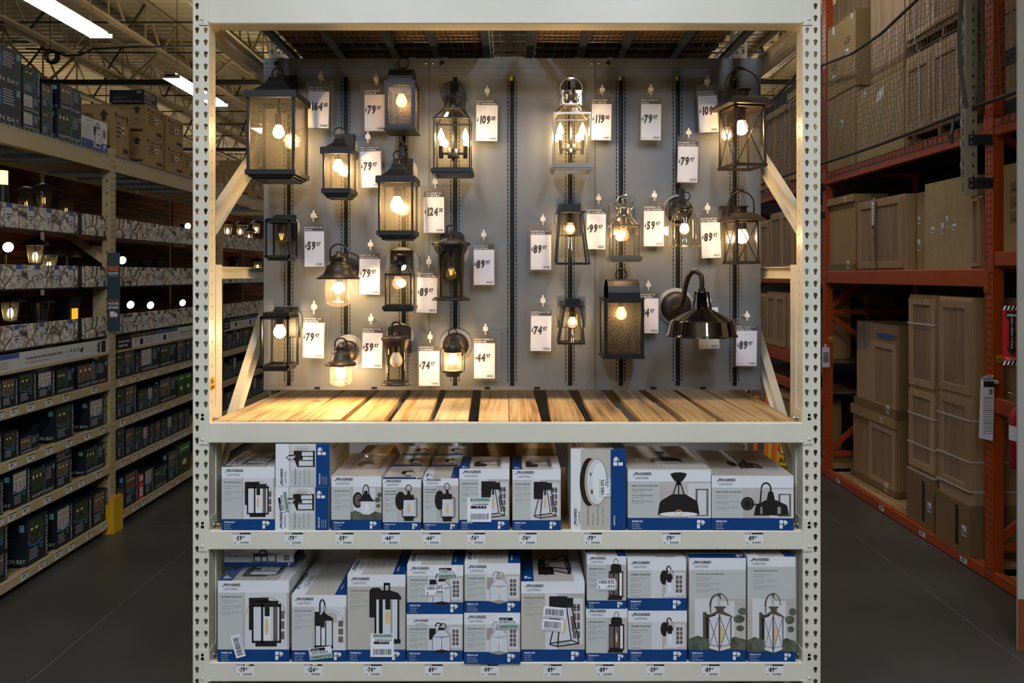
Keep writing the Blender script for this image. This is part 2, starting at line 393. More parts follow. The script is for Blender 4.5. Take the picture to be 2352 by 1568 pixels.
# ================================================================ the hall
YF = 3.3                                   # front plane of the display rack
mb = MB(); mb.box(-30, 30, -14, 60, -.1, 0, 'concrete'); fl = struct(mb.build('floor', at=(0, 0, 0)))
mb = MB()
mb.box(-2.62, -2.612, 1, 60, 0, .0012, 'floor_joint'); mb.box(2.9, 2.906, 1, 60, 0, .0012, 'floor_joint')
mb.box(-30, 30, 6.9, 6.905, 0, .0012, 'floor_joint')
struct(mb.build('trim_1'))
# corrugated steel roof deck, ribs along X
mb = MB(); vs = []; y = -14.0; zt = 7.92
prof = []
while y < 60: prof += [(y, zt), (y+.16, zt), (y+.19, zt+.07), (y+.27, zt+.07)]; y += .3
n = len(prof)
mb.add([(x, p[0], p[1]) for x in (-32, 32) for p in prof], [(i, i+1, n+i+1, n+i) for i in range(n-1)], 'deck_tan')
struct(mb.build('ceiling', at=(0, 0, zt)))
mb = MB(); mb.box(-32, 32, 60, 60.2, 0, 8, 'deck_tan'); struct(mb.build('wall_back', at=(0, 60, 0)))

def truss(x, y0, y1, lab):
    t = empty('roof_truss', (x, y0, 7.0), lab, 'truss', 'open web roof trusses under the deck')
    zb, zt = 7.0, 7.8
    mb = MB(); mb.box(x-.07, x-.01, y0, y1, zb, zb+.06, 'joist'); mb.box(x+.01, x+.07, y0, y1, zb, zb+.06, 'joist'); mb.build('bottom_chord', t)
    mb = MB(); mb.box(x-.07, x-.01, y0, y1, zt, zt+.07, 'joist'); mb.box(x+.01, x+.07, y0, y1, zt, zt+.07, 'joist'); mb.build('top_chord', t)
    mb = MB(); y = y0; k = 0
    while y < y1-1:
        mb.bar((x, y, zb+.03), (x, y+.75, zt+.03), .035, .035, 'joist_dark' if k % 2 else 'joist')
        mb.bar((x, y+.75, zt+.03), (x, y+1.5, zb+.03), .035, .035, 'joist'); mb.bar((x, y+.75, zt), (x, y+.75, zb), .03, .03, 'joist')
        y += 1.5; k += 1
    mb.build('web', t)
for k in range(14):
    x = -17.4+k*1.96
    nm = ['far outer left', 'outer left', 'left']
    truss(x, 2 if abs(x) > 3 else 6, 50, 'tan steel open web roof truss running away from the camera under the corrugated deck')
for k in range(11):
    y = 15.1+k*2.05; big = k % 5 == 2
    mb = MB()
    if big:
        mb.box(-30, 30, y-.06, y+.06, 6.86, 6.98, 'joist_dark'); mb.box(-30, 30, y-.06, y+.06, 7.86, 7.92, 'joist')
        for i in range(30): mb.bar((-29+i*1.96, y, 6.95), (-28+i*1.96, y, 7.88), .05, .05, 'joist'); mb.bar((-28+i*1.96, y, 7.88), (-27.04+i*1.96, y, 6.95), .05, .05, 'joist')
        o = mb.build('roof_girder'); tag(o, 'heavy roof girder with zigzag webs crossing the hall under the trusses', 'girder', 'roof girders')
    else:
        mb.bar((-30, y, 7.07), (30, y, 7.07), .03, .03, 'joist_dark')
        o = mb.build('bridging_rod'); tag(o, 'thin dark bridging rod crossing beneath the roof trusses', 'rod', 'thin bridging rods under the roof')

# LED strip fixtures, hung in rows along the aisles
def fixture(x, y0, z, lab, group='LED strips hanging in rows', L=2.4, along='y', lens='led'):
    t = empty('led_strip_light', (x, y0, z), lab, 'ceiling light', group)
    def B(a0, a1, b0, b1, z0, z1, m, mb): mb.box(*((x+a0, x+a1, y0+b0, y0+b1) if along == 'y' else (x+b0, x+b1, y0+a0, y0+a1)), z0, z1, m)
    mb = MB(); B(-.09, .09, 0, L, z+.03, z+.1, 'fixture_white', mb); B(-.17, .17, 0, .03, z, z+.06, 'fixture_white', mb); B(-.17, .17, L-.03, L, z, z+.06, 'fixture_white', mb); mb.build('housing', t)
    mb = MB(); B(-.16, .16, .03, L-.03, z+.01, z+.035, lens, mb); mb.build('lens', t)
    mb = MB(); B(-.05, .05, .1, L-.1, z+.1, z+.106, 'ceiling_fill', mb); mb.build('ceiling_fill_strip', t)  # glowing strip added on the housing to brighten the ceiling
    for b in (.3, L-.3):
        mb = MB(); B(-.004, .004, b, b+.008, z+.1, 7.93, 'dark_cable', mb); mb.build('hanger_cable', t)
for k in range(9):
    lab = ['bright LED strip light at the top left, nearest the camera', 'second LED strip light along the left aisle, just left of the rack post'][k] if k < 2 else 'distant LED strip light over the left aisle, seen between rack post and grey panel'
    fixture(-6.07, 9.2+4.7*k, 5.7, lab)
for k in range(4): fixture(-1.3+2.6*(k % 2), -1.8-3.3*(k//2), 5.4, 'LED strip light hanging above the wide aisle in front of the display rack', 'LED strips over the front aisle', lens='led_front')
for k in range(8): fixture(-13.0, 20.3+4.7*k, 5.7, 'far LED strip light above the next aisle to the left')
for k in range(8): fixture(6.3, 4.5+4.7*k, 5.7, 'LED strip light over the right hand aisle beyond the orange racks')
for k in range(2): fixture(2.05, 6.2+5*k, 5.9, 'LED strip light over the cabinet aisle at right')
# coiled black cable hanging from the truss, top left
t = empty('coiled_cable', P(115, 128, 15.5), 'black electrical cable coiled and hung from the roof truss at upper left', 'cable')
mb = MB()
c = P(115, 128, 15.5)
for i in range(5): mb.ring(c+Vector((0, i*.03, 0)), .11+.012*(i % 3), .014, 'dark_cable')
mb.build('coil', t)
mb = MB(); mb.tube([c+Vector((0, 0, .1)), (c.x, c.y, 7.93)], .006, 'dark_cable', 6); mb.build('tie_wire', t)
mb = MB(); pts = [P(60, 112, 15.5), P(95, 113, 15.5), P(115, 114, 15.5), P(150, 128, 15.5), P(185, 126, 15.5), P(215, 112, 15.5), P(300, 108, 15.5), P(442, 106, 15.5)]
mb.tube(pts, .02, 'dark_cable'); mb.build('lead', t)

# ================================================================ upright posts with punched holes
_tile = {}
def plate(mb, o, u, v, n, wd, hgt, pitch, cols, m, shape='tear', th=.003, s=1):
    """perforated steel sheet: holes repeat every pitch along v at the u-offsets in cols"""
    o = Vector(o); u = Vector(u); v = Vector(v); n = Vector(n); k = (wd, pitch, tuple(cols), shape, s)
    if k not in _tile:
        if shape == 'tear':
            a = [(.0088*math.cos(math.radians(t)), .0088*math.sin(math.radians(t))) for t in range(-52, 233, 20)]
            hp = a+[(-.0046, -.0145), (-.003, -.017), (.003, -.017), (.0046, -.0145)]
        elif shape == 'dia': hp = [(.006, 0), (.004, .011), (-.004, .011), (-.006, 0), (-.003, -.012), (.003, -.012)]
        else: hp = [(.0035, -.006), (.0035, .006), (-.0035, .006), (-.0035, -.006)]
        outer = [Vector((0, 0, 0)), Vector((wd, 0, 0)), Vector((wd, pitch, 0)), Vector((0, pitch, 0))]
        loops = [outer]+[[Vector((c+x*s, pitch/2+y*s, 0)) for x, y in hp] for c in cols]
        pts = [p for l in loops for p in l]; _tile[k] = (pts, [tuple(t) for t in tessellate_polygon(loops)], len(hp), len(cols))
    pts, tris, nh, nc = _tile[k]; N = int(hgt/pitch)
    for i in range(N):
        vs = [o+u*p.x+v*(p.y+i*pitch) for p in pts]; vb = [q-n*th for q in vs]
        mb.add(vs, tris, m); nn = len(vs); fs = []
        for c in range(nc):
            b = 4+c*nh
            fs += [(b+j, b+(j+1) % nh, nn+b+(j+1) % nh, nn+b+j) for j in range(nh)]
        mb.add(vs+vb, fs, m)
    if hgt-N*pitch > 1e-4:
        a = o+v*N*pitch; b = o+v*hgt; mb.add([a, a+u*wd, b+u*wd, b], [(0, 1, 2, 3)], m)
def cpost(x0, x1, y0, y1, z0, z1, inner, m, name, parent, face='y', cols=(.018, .056), s=1, pitch=.0508):
    "C-section post; face 'y': front at y0 towards the camera; inner = +1 when the inner side is +x"
    mb = MB(); h = z1-z0
    plate(mb, (x0, y0, z0), (1, 0, 0), (0, 0, 1), (0, -1, 0), x1-x0, h, pitch, cols, m, s=s)
    plate(mb, (x1, y0, z0), (0, 1, 0), (0, 0, 1), (1, 0, 0), y1-y0, h, pitch, ((y1-y0)*.45,), m, 'sq', s=s)
    plate(mb, (x0, y1, z0), (0, -1, 0), (0, 0, 1), (-1, 0, 0), y1-y0, h, pitch, ((y1-y0)*.45,), m, 'sq', s=s)
    mb.box(x0, x0+.018, y1-.003, y1, z0, z1, m); mb.box(x1-.018, x1, y1-.003, y1, z0, z1, m)
    return mb.build(name, parent)
YR = 4.33
def upright(x0, x1, side, lab):
    t = empty('rack_upright', ((x0+x1)/2, YF, 0), lab, 'rack upright')
    cpost(x0, x1, YF, YF+.076, .01, 4.2, side, 'cream', 'front_post', t, cols=(.018, .054))
    mb = MB(); mb.box(x0+.002, x1-.002, YF+.077, YF+.153, .01, 2.246, 'cream')
    b = x1 if side > 0 else x0
    mb.box(b-.001 if side > 0 else b-.004, b+.004 if side > 0 else b+.001, YF+.071, YF+.083, .01, 2.24, 'cream'); mb.build('doubler_post', t)
    cpost(x0, x1, YR, YR+.076, .01, 4.2, side, 'cream', 'rear_post', t, cols=(.018, .054))
    xc = (x0+x1)/2
    def brace(p, q, wd=.075):
        mb = MB(); a = Vector((xc, p[0], p[1])); c = Vector((xc, q[0], q[1])); d = (c-a).normalized(); nn = Vector((0, -d.z, d.y))
        mb.bar(a, c, .004, wd, 'cream', up=(0, -d.z, d.y))
        for sg in (-1, 1): mb.bar(a+nn*sg*wd/2, c+nn*sg*wd/2, .038, .004, 'cream', up=(0, -d.z, d.y))
        mb.build('brace', t)
    ya = YF+.155; yb = YR
    brace((YF+.08, 3.262), (yb, 3.262)); brace((ya, 2.212), (yb, 2.212), .05)
    brace((YF+.1, 2.41), (yb, 3.02)); brace((yb, 2.16), (ya, 1.31)); brace((ya, 1.24), (yb, .45)); brace((ya, .3), (yb, .3))
    mb = MB(); mb.box(x0-.02, x1+.02, YF-.02, YF+.17, 0, .01, 'cream'); mb.build('foot_plate', t)
    return t
LX0, LX1 = X(443, YF), X(480, YF); RX0, RX1 = X(1843.7, YF), X(1884.5, YF)
lu = upright(LX0, LX1, 1, 'cream perforated steel upright at the left end of the lantern display')
ru = upright(RX0, RX1, -1, 'cream perforated steel upright at the right end of the lantern display')
f = Face(MB(), (LX1+.0006, YF+.012, Z(898, YF)), (0, 1, 0), (0, 0, 1), (1, 0, 0))
f.rect(0, 0, .052, .053, 'yellow'); f.rect(.012, .028, .028, .048, 'ink', 1); f.rect(.03, .03, .04, .036, 'ink', 1)
for i in range(9): f.rect(.006+i*.0045, .004, .008+i*.0045+(i % 3)*.0008, .018, 'ink', 1)
f.mb.build('yellow_sticker', lu, 'yellow barcode sticker')
f = Face(MB(), (X(493, YF+.16), YF+.154, Z(618, 3.4)), (1, 0, 0), (0, 0, 1), (0, -1, 0)); 

def price_digits(f, a, b, dol, cents, h, m='ink', l=2):
    "dollars big and slanted, cents small and raised"
    f.text('$', a, b+h*.26, h*.6, m, l, .04, .8, slant=.1); a += h*.3
    for i, ch in enumerate(dol):
        f.text(ch, a, b-h*.06+(h*.03 if i % 2 else 0), h*1.42, m, l, .055, .68, slant=.07); a += h*.6 if ch != '1' else h*.4
    f.text(cents, a+h*.04, b+h*.4, h*.74, m, l, .04, .72, slant=.06)
def barcode(f, a, b, wd, hg, m='ink', l=2, seed=0):
    r = random.Random(seed+int(a*1e4)); x = 0
    while x < wd-.0008:
        q = r.choice((.0006, .0009, .0014))*max(1, wd/.03); f.rect(a+x, b, a+min(x+q, wd), b+hg, m, l); x += q+r.choice((.0007, .0011))*max(1, wd/.03)
def shelf_label(px0, py0, dol, cents, beamname, lab, torn=False, wpx=41, hpx=27, yy=None):
    yy = (yy or YF)-.0042; s = yy/F; wd = wpx*s; hg = hpx*s; o = P(px0, py0+hpx, yy)
    mb = MB(); mb.box(o.x, o.x+wd, yy, yy+.0006, o.z, o.z+hg, 'white')
    f = Face(mb, o, (1, 0, 0), (0, 0, 1), (0, -1, 0), .0002, .0002)
    f.rect(0, hg*.86, wd, hg, 'ink', 1); f.rect(wd*.02, hg*.89, wd*.38, hg*.96, 'star_blue' if 'Raine' in lab else 'tag_white', 2)
    price_digits(f, wd*.16, hg*.38, dol, cents, hg*.36)
    barcode(f, wd*.4, hg*.08, wd*.5, hg*.16); f.rect(wd*.05, hg*.1, wd*.2, hg*.18, 'ink_soft', 1)
    if torn: f.poly([(wd*.45, hg*1.0), (wd*.75, hg*1.0), (wd*.66, hg*.8), (wd*.85, hg*.6), (wd*.5, hg*.72)], 'cream', 3)
    o2 = mb.build('shelf_price_label'); tag(o2, lab, 'price label', 'price labels on the ' + beamname)
    return o2
def beam(z0, z1, lab, x0=None, x1=None, y=YF, d=.055, rear=False):
    x0 = X(480, YF)-.001 if x0 is None else x0; x1 = X(1843.7, YF)+.001 if x1 is None else x1
    t = empty('shelf_beam', ((x0+x1)/2, y, z0), lab, 'shelf beam')
    b = .004
    mb = MB(); yf = y-.003
    prof = [(yf+b, z0), (yf, z0+b), (yf, z1-b), (yf+b, z1), (yf+d*.45, z1), (yf+d*.45, z1-.022), (yf+d, z1-.022), (yf+d, z0)]
    mb.prism(prof, x0+.004, x1-.004, 'cream', 'yz'); mb.build('beam_rail', t)
    if rear: return t
    for sg, xe in ((-1, x0), (1, x1)):
        mb = MB(); zc = (z0+z1)/2; a, c = (xe-.040, xe+.003) if sg < 0 else (xe-.003, xe+.040); zt = z1+.052; zb = z0-.006
        mb.box(a, c, yf-.002, yf+.001, zb, zt, 'cream'); xi = xe; mb.box(xi-.004, xi+.004, yf, YF+.1, zb, zt, 'cream')
        cx = (a+c)/2+sg*.006
        for zz in (zt-.02, zt-.046, zb+.014): mb.lathe([(.0065, 0), (.0055, .002), (.003, .0035), (0, .004)], 'cream', (cx, yf-.002, zz), 12, 'y')
        mb.f = mb.f
        for k in (0,): mb.lathe([(.0075, .0), (.0075, -.001), (0, -.001)], 'hole', (cx, yf-.0022, zt-.036), 14, 'y')
        mb.box(cx-.007, cx+.007, yf-.004, yf-.002, zb+.006, zt-.042, 'cream')
        mb.lathe([(.008, 0), (.008, -.003), (.005, -.005), (0, -.005)], 'cream', (cx, yf-.003, zb+.024), 14, 'y')
        mb.lathe([(0, -.004), (.006, -.003), (.006, 0)], 'cream', (xe-sg*.004, yf-.001, z0+.006), 10, 'y')
        mb.build('end_connector', t)
    # bolt that ties the connector to the post, seen inside the bay
    for sg, xe in ((1, x0), (-1, x1)):
        mb = MB(); mb.lathe([(.009, 0), (.009, sg*.004), (.0045, sg*.004), (.0045, sg*.022)], 'zinc', (xe+sg*.006, YF+.045, z1+.012), 10, 'x'); mb.build('bolt', t, 'zinc bolt')
    return t
B_TOP = beam(3.258, 3.415, 'deep cream box beam across the top of the display', d=.092)
B1 = beam(1.494, 1.580, 'cream beam in front of the pine slat shelf')
B2 = beam(1.045, 1.126, 'cream beam with price labels under the upper row of cartons')
B3 = beam(.490, .572, 'cream beam with price labels under the bottom row of cartons')
for z0, z1, lab in ((3.258, 3.415, 'rear top beam behind the wire decking'), (1.494, 1.58, 'rear cream beam behind the pine slat shelf'), (1.045, 1.126, 'rear cream beam behind the upper carton row'), (.49, .572, 'rear cream beam behind the bottom carton row')):
    beam(z0, z1, lab, y=YR+.03, rear=True)
rows = [(535, '59', '97'), (655, '79', '97'), (771, '59', '97'), (877, '44', '97'), (971, '44', '97'), (1073, '74', '97'), (1191.5, '74', '97'), (1341.6, '79', '97'), (1522, '79', '97'), (1711.6, '89', '97')]
labs = ['left end of the middle beam, reading 59 97', 'middle beam below the two stacked sideways cartons', 'middle beam below the bell shade lantern carton', 'middle beam, left one of the two reading 44 97', 'middle beam, right one of the two reading 44 97', 'middle beam below the carton with an upside-down sticker', 'middle beam, right one of the two reading 74 97', 'middle beam below the round flush light carton', 'middle beam below the wide ceiling light carton', 'right end of the middle beam, reading 89 97']
for (px, d, c), l in zip(rows, labs): shelf_label(px, 1223, d, c, 'middle beam', 'price label on the '+l)
rows = [(542.5, '79', '97'), (699, '124', '00'), (836, '74', '97'), (976, '89', '97'), (1104, '99', '97'), (1249, '89', '97'), (1369, '89', '97'), (1485, '59', '97'), (1612, '89', '97'), (1758, '89', '97')]
labs = ['torn label at the left end, reading 79', 'torn label reading 124 00', 'label reading 74 97 below the arched cylinder lantern carton', 'label 89 97 below the black glass lantern cartons', 'label reading 99 97 partly covered by a carton', 'label reading 89 97 below the tapered frame lantern carton', 'label reading 89 97 below the narrow stacked pair', 'label reading 59 97 below the clear bell glass cartons', 'label 89 97 below the left tall garden lantern carton', 'label at the right end']
for i, ((px, d, c), l) in enumerate(zip(rows, labs)): shelf_label(px, 1525, d, c, 'bottom beam', 'white price '+l+' of the bottom beam' if 'end' in l else 'white price '+l+' on the bottom beam', torn=i < 2)

# pine slats
fr = [(15, 178), (181, 345), (357, 506), (527, 675), (705, 850), (870, 1000), (1040, 1157), (1160, 1282), (1322, 1450), (1490, 1620), (1668, 1805), (1840, 1955), (1990, 2128), (2131, 2255)]
bk = [(285, 387), (392, 515), (530, 642), (660, 757), (785, 890), (920, 1017), (1050, 1155), (1157, 1250), (1300, 1385), (1425, 1515), (1560, 1655), (1685, 1790), (1810, 1920), (1925, 2065)]
nth = ['first', 'second', 'third', 'fourth', 'fifth', 'sixth', 'seventh', 'eighth', 'ninth', 'tenth', 'eleventh', 'twelfth', 'thirteenth', 'fourteenth']
for i, ((a, b), (c, d)) in enumerate(zip(fr, bk)):
    xa, xb = X(480+a/1.68, 3.33), X(480+b/1.68, 3.33); xc, xd = X(480+c/1.68, 4.175), X(480+d/1.68, 4.175)
    k = (4.29-3.325)/(4.175-3.325); xe, xf = xa+(xc-xa)*k, xb+(xd-xb)*k
    mb = MB(); poly = [(xa, 3.325), (xb, 3.325), (xf, 4.29), (xe, 4.29)]
    if i in (9, 10): poly = [(xa, 3.325), (xb, 3.325), (xb+(xf-xb)*.3+.006, 3.62), (xb+(xf-xb)*.32-.004, 3.65), (xf, 4.29), (xe, 4.29)]
    mb.prism(poly, 1.5605, 1.584+.002*(i % 3), 'pine' if i < 8 else 'pine_old', 'xy')
    o = mb.build('pine_board')
    look = 'golden' if i < 7 else 'weathered greyish'
    pos = '%s pine slat from the left on the display shelf' % nth[i] if i < 7 else '%s pine slat from the right on the display shelf' % nth[13-i]
    tag(o, look+' '+pos, 'wood slat', 'pine slats of the display shelf')
for z, lab in ((1.126, 'particle board under the upper row of cartons'), (.572, 'particle board under the bottom row of cartons')):
    mb = MB(); mb.box(X(487, YF), X(1837, YF), YF+.026, 4.355, z-.022, z-.0005, 'particle'); tag(mb.build('shelf_board'), lab, 'shelf board')

# wire decks on the top beams
bx = [-1.145, -.885, -.603, -.39, -.129, .09, .352, .564, .842, 1.112]
for k, (x0, x1, bb, lab) in enumerate(((-1.2, -.035, bx[:5], 'galvanised wire deck above the left half of the grey panels'), (.005, 1.18, bx[5:], 'galvanised wire deck above the right half of the grey panels'))):
    t = empty('wire_deck', ((x0+x1)/2, 3.36, 3.36), lab, 'wire deck', 'galvanised wire decks under the top beam')
    for x in bb:
        mb = MB(); mb.prism([(x-.022, 3.352), (x-.018, 3.334), (x+.018, 3.334), (x+.022, 3.352)], YF+.092, 4.42, 'galv'); mb.build('support_channel', t)
    mb = MB(); y = 3.46
    while y < 4.42: mb.tube([(x0, y, 3.356), ((x0+x1)/2, y+.006, 3.354), (x1, y, 3.356)], .0027, 'wire', 6); y += .104
    x = x0+.02
    while x < x1: mb.tube([(x, YF+.05, 3.361), (x+.01, 4.42, 3.361)], .0027, 'wire', 6); x += .062
    mb.build('wire_mesh', t)
for k, (x0, x1) in enumerate(((-1.12, -.1), (.12, 1.05))):
    t = empty('wooden_pallet', ((x0+x1)/2, 3.45, 3.364), 'rough wooden pallet lying on the %s wire deck above the lanterns' % ('left', 'right')[k], 'pallet', 'pallets on the wire decks')
    for i in range(7):
        y = 3.44+i*.135; mb = MB(); mb.box(x0, x1, y, y+.09, 3.364, 3.38, 'pallet'); mb.build('bottom_board', t)
    for xx in (x0, (x0+x1)/2-.02, x1-.04):
        mb = MB(); mb.box(xx, xx+.04, 3.44, 4.34, 3.3801, 3.46, 'pallet'); mb.build('stringer', t)
    for i in range(7):
        y = 3.44+i*.135; mb = MB(); mb.box(x0, x1, y, y+.1, 3.4601, 3.478, 'pallet'); mb.build('top_board', t)
    mb = MB(); mb.box(x0+.05, x1-.05, 3.47, 4.3, 3.479, 4.0, 'kraft_dark'); tag(mb.build('carton'), 'large brown carton standing on the %s pallet above the display' % ('left', 'right')[k], 'carton')

# ================================================================ grey display panels
YP = 3.85
edges = [605, 986, 1367, 1748]
chs = [663, 794, 927, 1045, 1176, 1309, 1425.5, 1556, 1686.5]
zt, zb = Z(134, YP), Z(895, YP)
for k in range(3):
    x0, x1 = X(edges[k]+.6, YP), X(edges[k+1]-.6, YP)
    t = empty('display_panel', ((x0+x1)/2, YP, zb), 'grey metal display panel, %s, with three vertical slotted channels' % ('left one of three', 'middle one of three', 'right one of three')[k], 'display panel', 'grey lantern display panels')
    z1, z0 = Z(176, YP), Z(886, YP)
    cs = [X(c, YP) for c in chs[3*k:3*k+3]]; hw = .0115
    mb = MB(); cuts = [x0]+[v for c in cs for v in (c-hw, c+hw)]+[x1]
    for a, b in zip(cuts[::2], cuts[1::2]): mb.box(a, b, YP, YP+.02, z0, z1, 'panel_grey')
    mb.box(x0, x1, YP, YP+.02, z1, Z(172, YP)-.001, 'panel_grey'); mb.box(x0, x1, YP-.001, YP+.02, Z(172, YP), Z(156, YP)-.001, 'panel_grey')
    mb.box(x0, x1, YP-.003, YP+.02, Z(156, YP), zt, 'panel_grey')
    mb.box(x0, x1, YP-.004, YP+.02, zb, z0, 'panel_grey')
    mb.box(x0+.002, x1-.002, YP+.0205, YP+.022, zb, zt, 'channel')
    mb.build('panel_sheet', t)
    for c in cs:
        mb = MB(); mb.box(c-.0114, c-.0095, YP-.004, YP+.02, z0+.004, z1, 'panel_line'); mb.box(c+.0095, c+.0114, YP-.004, YP+.02, z0+.004, z1, 'channel')
        mb.box(c-.0095, c+.0095, YP+.012, YP+.02, z0+.004, z1, 'channel')
        f = Face(mb, (c, YP, 0), (1, 0, 0), (0, 0, 1), (0, -1, 0), .0004, .0002)
        z = z1-.02
        while z > z0+.02:
            for s in (-1, 1): f.rect(s*.0205-.0024, z-.014, s*.0205+.0024, z, 'hole')
            z -= .0195
        for zz in (z1-.13, z1-.46, z1-.9, z1-1.25):
            for s in (-1, 1): f.ell(s*.0215, zz, .0035, .005, 'hole', 0, 8)
        mb.build('slotted_channel', t)
        if c > -.2:
            mb = MB(); mb.box(c-.009, c+.004, YP-.002, YP+.01, z1-.018, z1, 'lime'); mb.build('channel_tip', t, 'lime green plastic tip')
    f = Face(MB(), (0, YP-.003, 0), (1, 0, 0), (0, 0, 1), (0, -1, 0), .0004, .0002)
    for xx, r in ((x0+.016, .005), (x1-.016, .005), (x0+.062, .012)):
        mb = MB(); mb.lathe([(r, 0), (r*.8, -.003), (0, -.005)], 'zinc' if r < .01 else 'black_gloss', (xx, YP-.003, Z(146, YP)), 16, 'y'); mb.build('panel_screw', t)
    for q in (.35, .65) if k else (.325, .67):
        mb = MB(); mb.box(x0+(x1-x0)*q-.014, x0+(x1-x0)*q+.014, YP-.0055, YP-.004, z0-.016, z0-.004, 'hole'); mb.build('lower_notch', t)
    # bracket arms that hold the panel to the rear beam
    for xx in (x0+.06, x1-.1):
        mb = MB(); mb.box(xx, xx+.03, YP+.023, YR+.028, zt-.02, zt+.012, 'cream'); mb.build('hanger_bracket', t)

# ================================================================ hanging price tags
YT = 3.785
def hang_tag(x0, y0, x1, y1, l1, l2, dol, cents, clip, lab, tilt=0, sl=None, blank=False):
    s = YT/F; wd = (x1-x0)*s; hg = (y1-y0)*s; o = P(x0, y1, YT)
    t = empty('price_tag', (o.x+wd/2, YT, o.z), lab, 'price tag', 'price tags hanging on the grey panels')
    # sleeve (px): margins around the card
    sl = sl or (6, 12, 9, 5); a = math.radians(tilt)
    c = o+Vector((wd/2, 0, hg)); R = Matrix.Translation(c) @ Matrix.Rotation(a, 4, 'Y') @ Matrix.Rotation(.035, 4, 'X') @ Matrix.Translation(-c)
    mb = MB(R); xa, xb, za, zb_ = o.x-sl[0]*s, o.x+wd+sl[2]*s, o.z-sl[3]*s, o.z+hg+sl[1]*s
    N = 6; vs = []
    for yo in (-.006, .006):
        for i in range(N+1):
            for j in range(2):
                u = i/N; vs.append((xa+(xb-xa)*u, YT+yo-.0025*math.sin(u*3.1+tilt), (za, zb_)[j]))
    fs = [(i*2, i*2+2, i*2+3, i*2+1) for i in range(N)]+[(2*N+2+i*2, 2*N+2+i*2+1, 2*N+2+i*2+3, 2*N+2+i*2+2) for i in range(N)]
    mb.add(vs, fs, 'film', True); mb.box(xa, xb, YT-.004, YT+.004, zb_-.0025, zb_, 'film'); mb.box(xa, xa+.0015, YT-.004, YT+.004, za, zb_, 'film'); mb.box(xb-.0015, xb, YT-.004, YT+.004, za, zb_, 'film')
    mb.box(xa, xb, YT-.0095, YT-.0085, zb_-.018, zb_-.0165, 'film')
    mb.build('plastic_sleeve', t)
    mb = MB(R); mb.box(o.x, o.x+wd, YT-.0008, YT+.0008, o.z, o.z+hg, 'tag_white')
    f = Face(mb, (o.x, YT-.0008, o.z), (1, 0, 0), (0, 0, 1), (0, -1, 0), .0002, .0002)
    if not blank:
        f.rect(0, hg*.87, wd, hg, 'tag_dark'); f.text(l1, wd*.0, hg*.945, hg*.05, 'white', 2, .02, fit=min(.92*wd, len(l1)*wd*.065)); f.text(l2, wd*.0, hg*.888, hg*.05, 'white', 2, .02, fit=min(.92*wd, len(l2)*wd*.065))
        price_digits(f, wd*.02, hg*.43, dol, cents, hg*.185, 'ink')
    barcode(f, wd*.62, hg*.035, wd*.33, hg*.035); f.rect(wd*.62, hg*.078, wd*.95, hg*.087, 'ink_soft', 1); f.text('BK MCS', wd*.02, hg*.035, hg*.035, 'ink_soft', 1)
    mb.build('price_card', t)
    cx = X(clip[0], YT); zc0, zc1 = Z(clip[2], YT), Z(clip[1], YT); mb = MB(); ch = zc1-zc0; w2 = .021
    mb.box(cx-w2*.5, cx+w2*.5, YT-.004, YT+.012, zc0+ch*.28, zc0+ch*.68, 'clip'); mb.box(cx-w2*.55, cx-w2*.18, YT-.006, YT, zc0+ch*.3, zc0+ch*.66, 'clip'); mb.box(cx+w2*.18, cx+w2*.55, YT-.006, YT, zc0+ch*.3, zc0+ch*.66, 'clip')
    mb.frust((cx-w2*.25, cx+w2*.25, YT-.003, YT+.003), zc0+ch*.68, (cx-w2*.1, cx+w2*.1, YT-.003, YT+.003), zc1, 'clip')
    mb.lathe([(w2*.16, 0), (w2*.24, ch*.05), (w2*.16, ch*.1)], 'clip', (cx, YT, zc1-ch*.2), 8)
    mb.box(cx-w2*.12, cx+w2*.12, YT-.005, YT+.004, zc0-.004, zc0+ch*.3, 'clip')
    mb.box(cx-.004, cx+.004, YT+.012, YP-.0005, zc0+ch*.4, zc0+ch*.5, 'clip')
    mb.build('hook_clip', t)
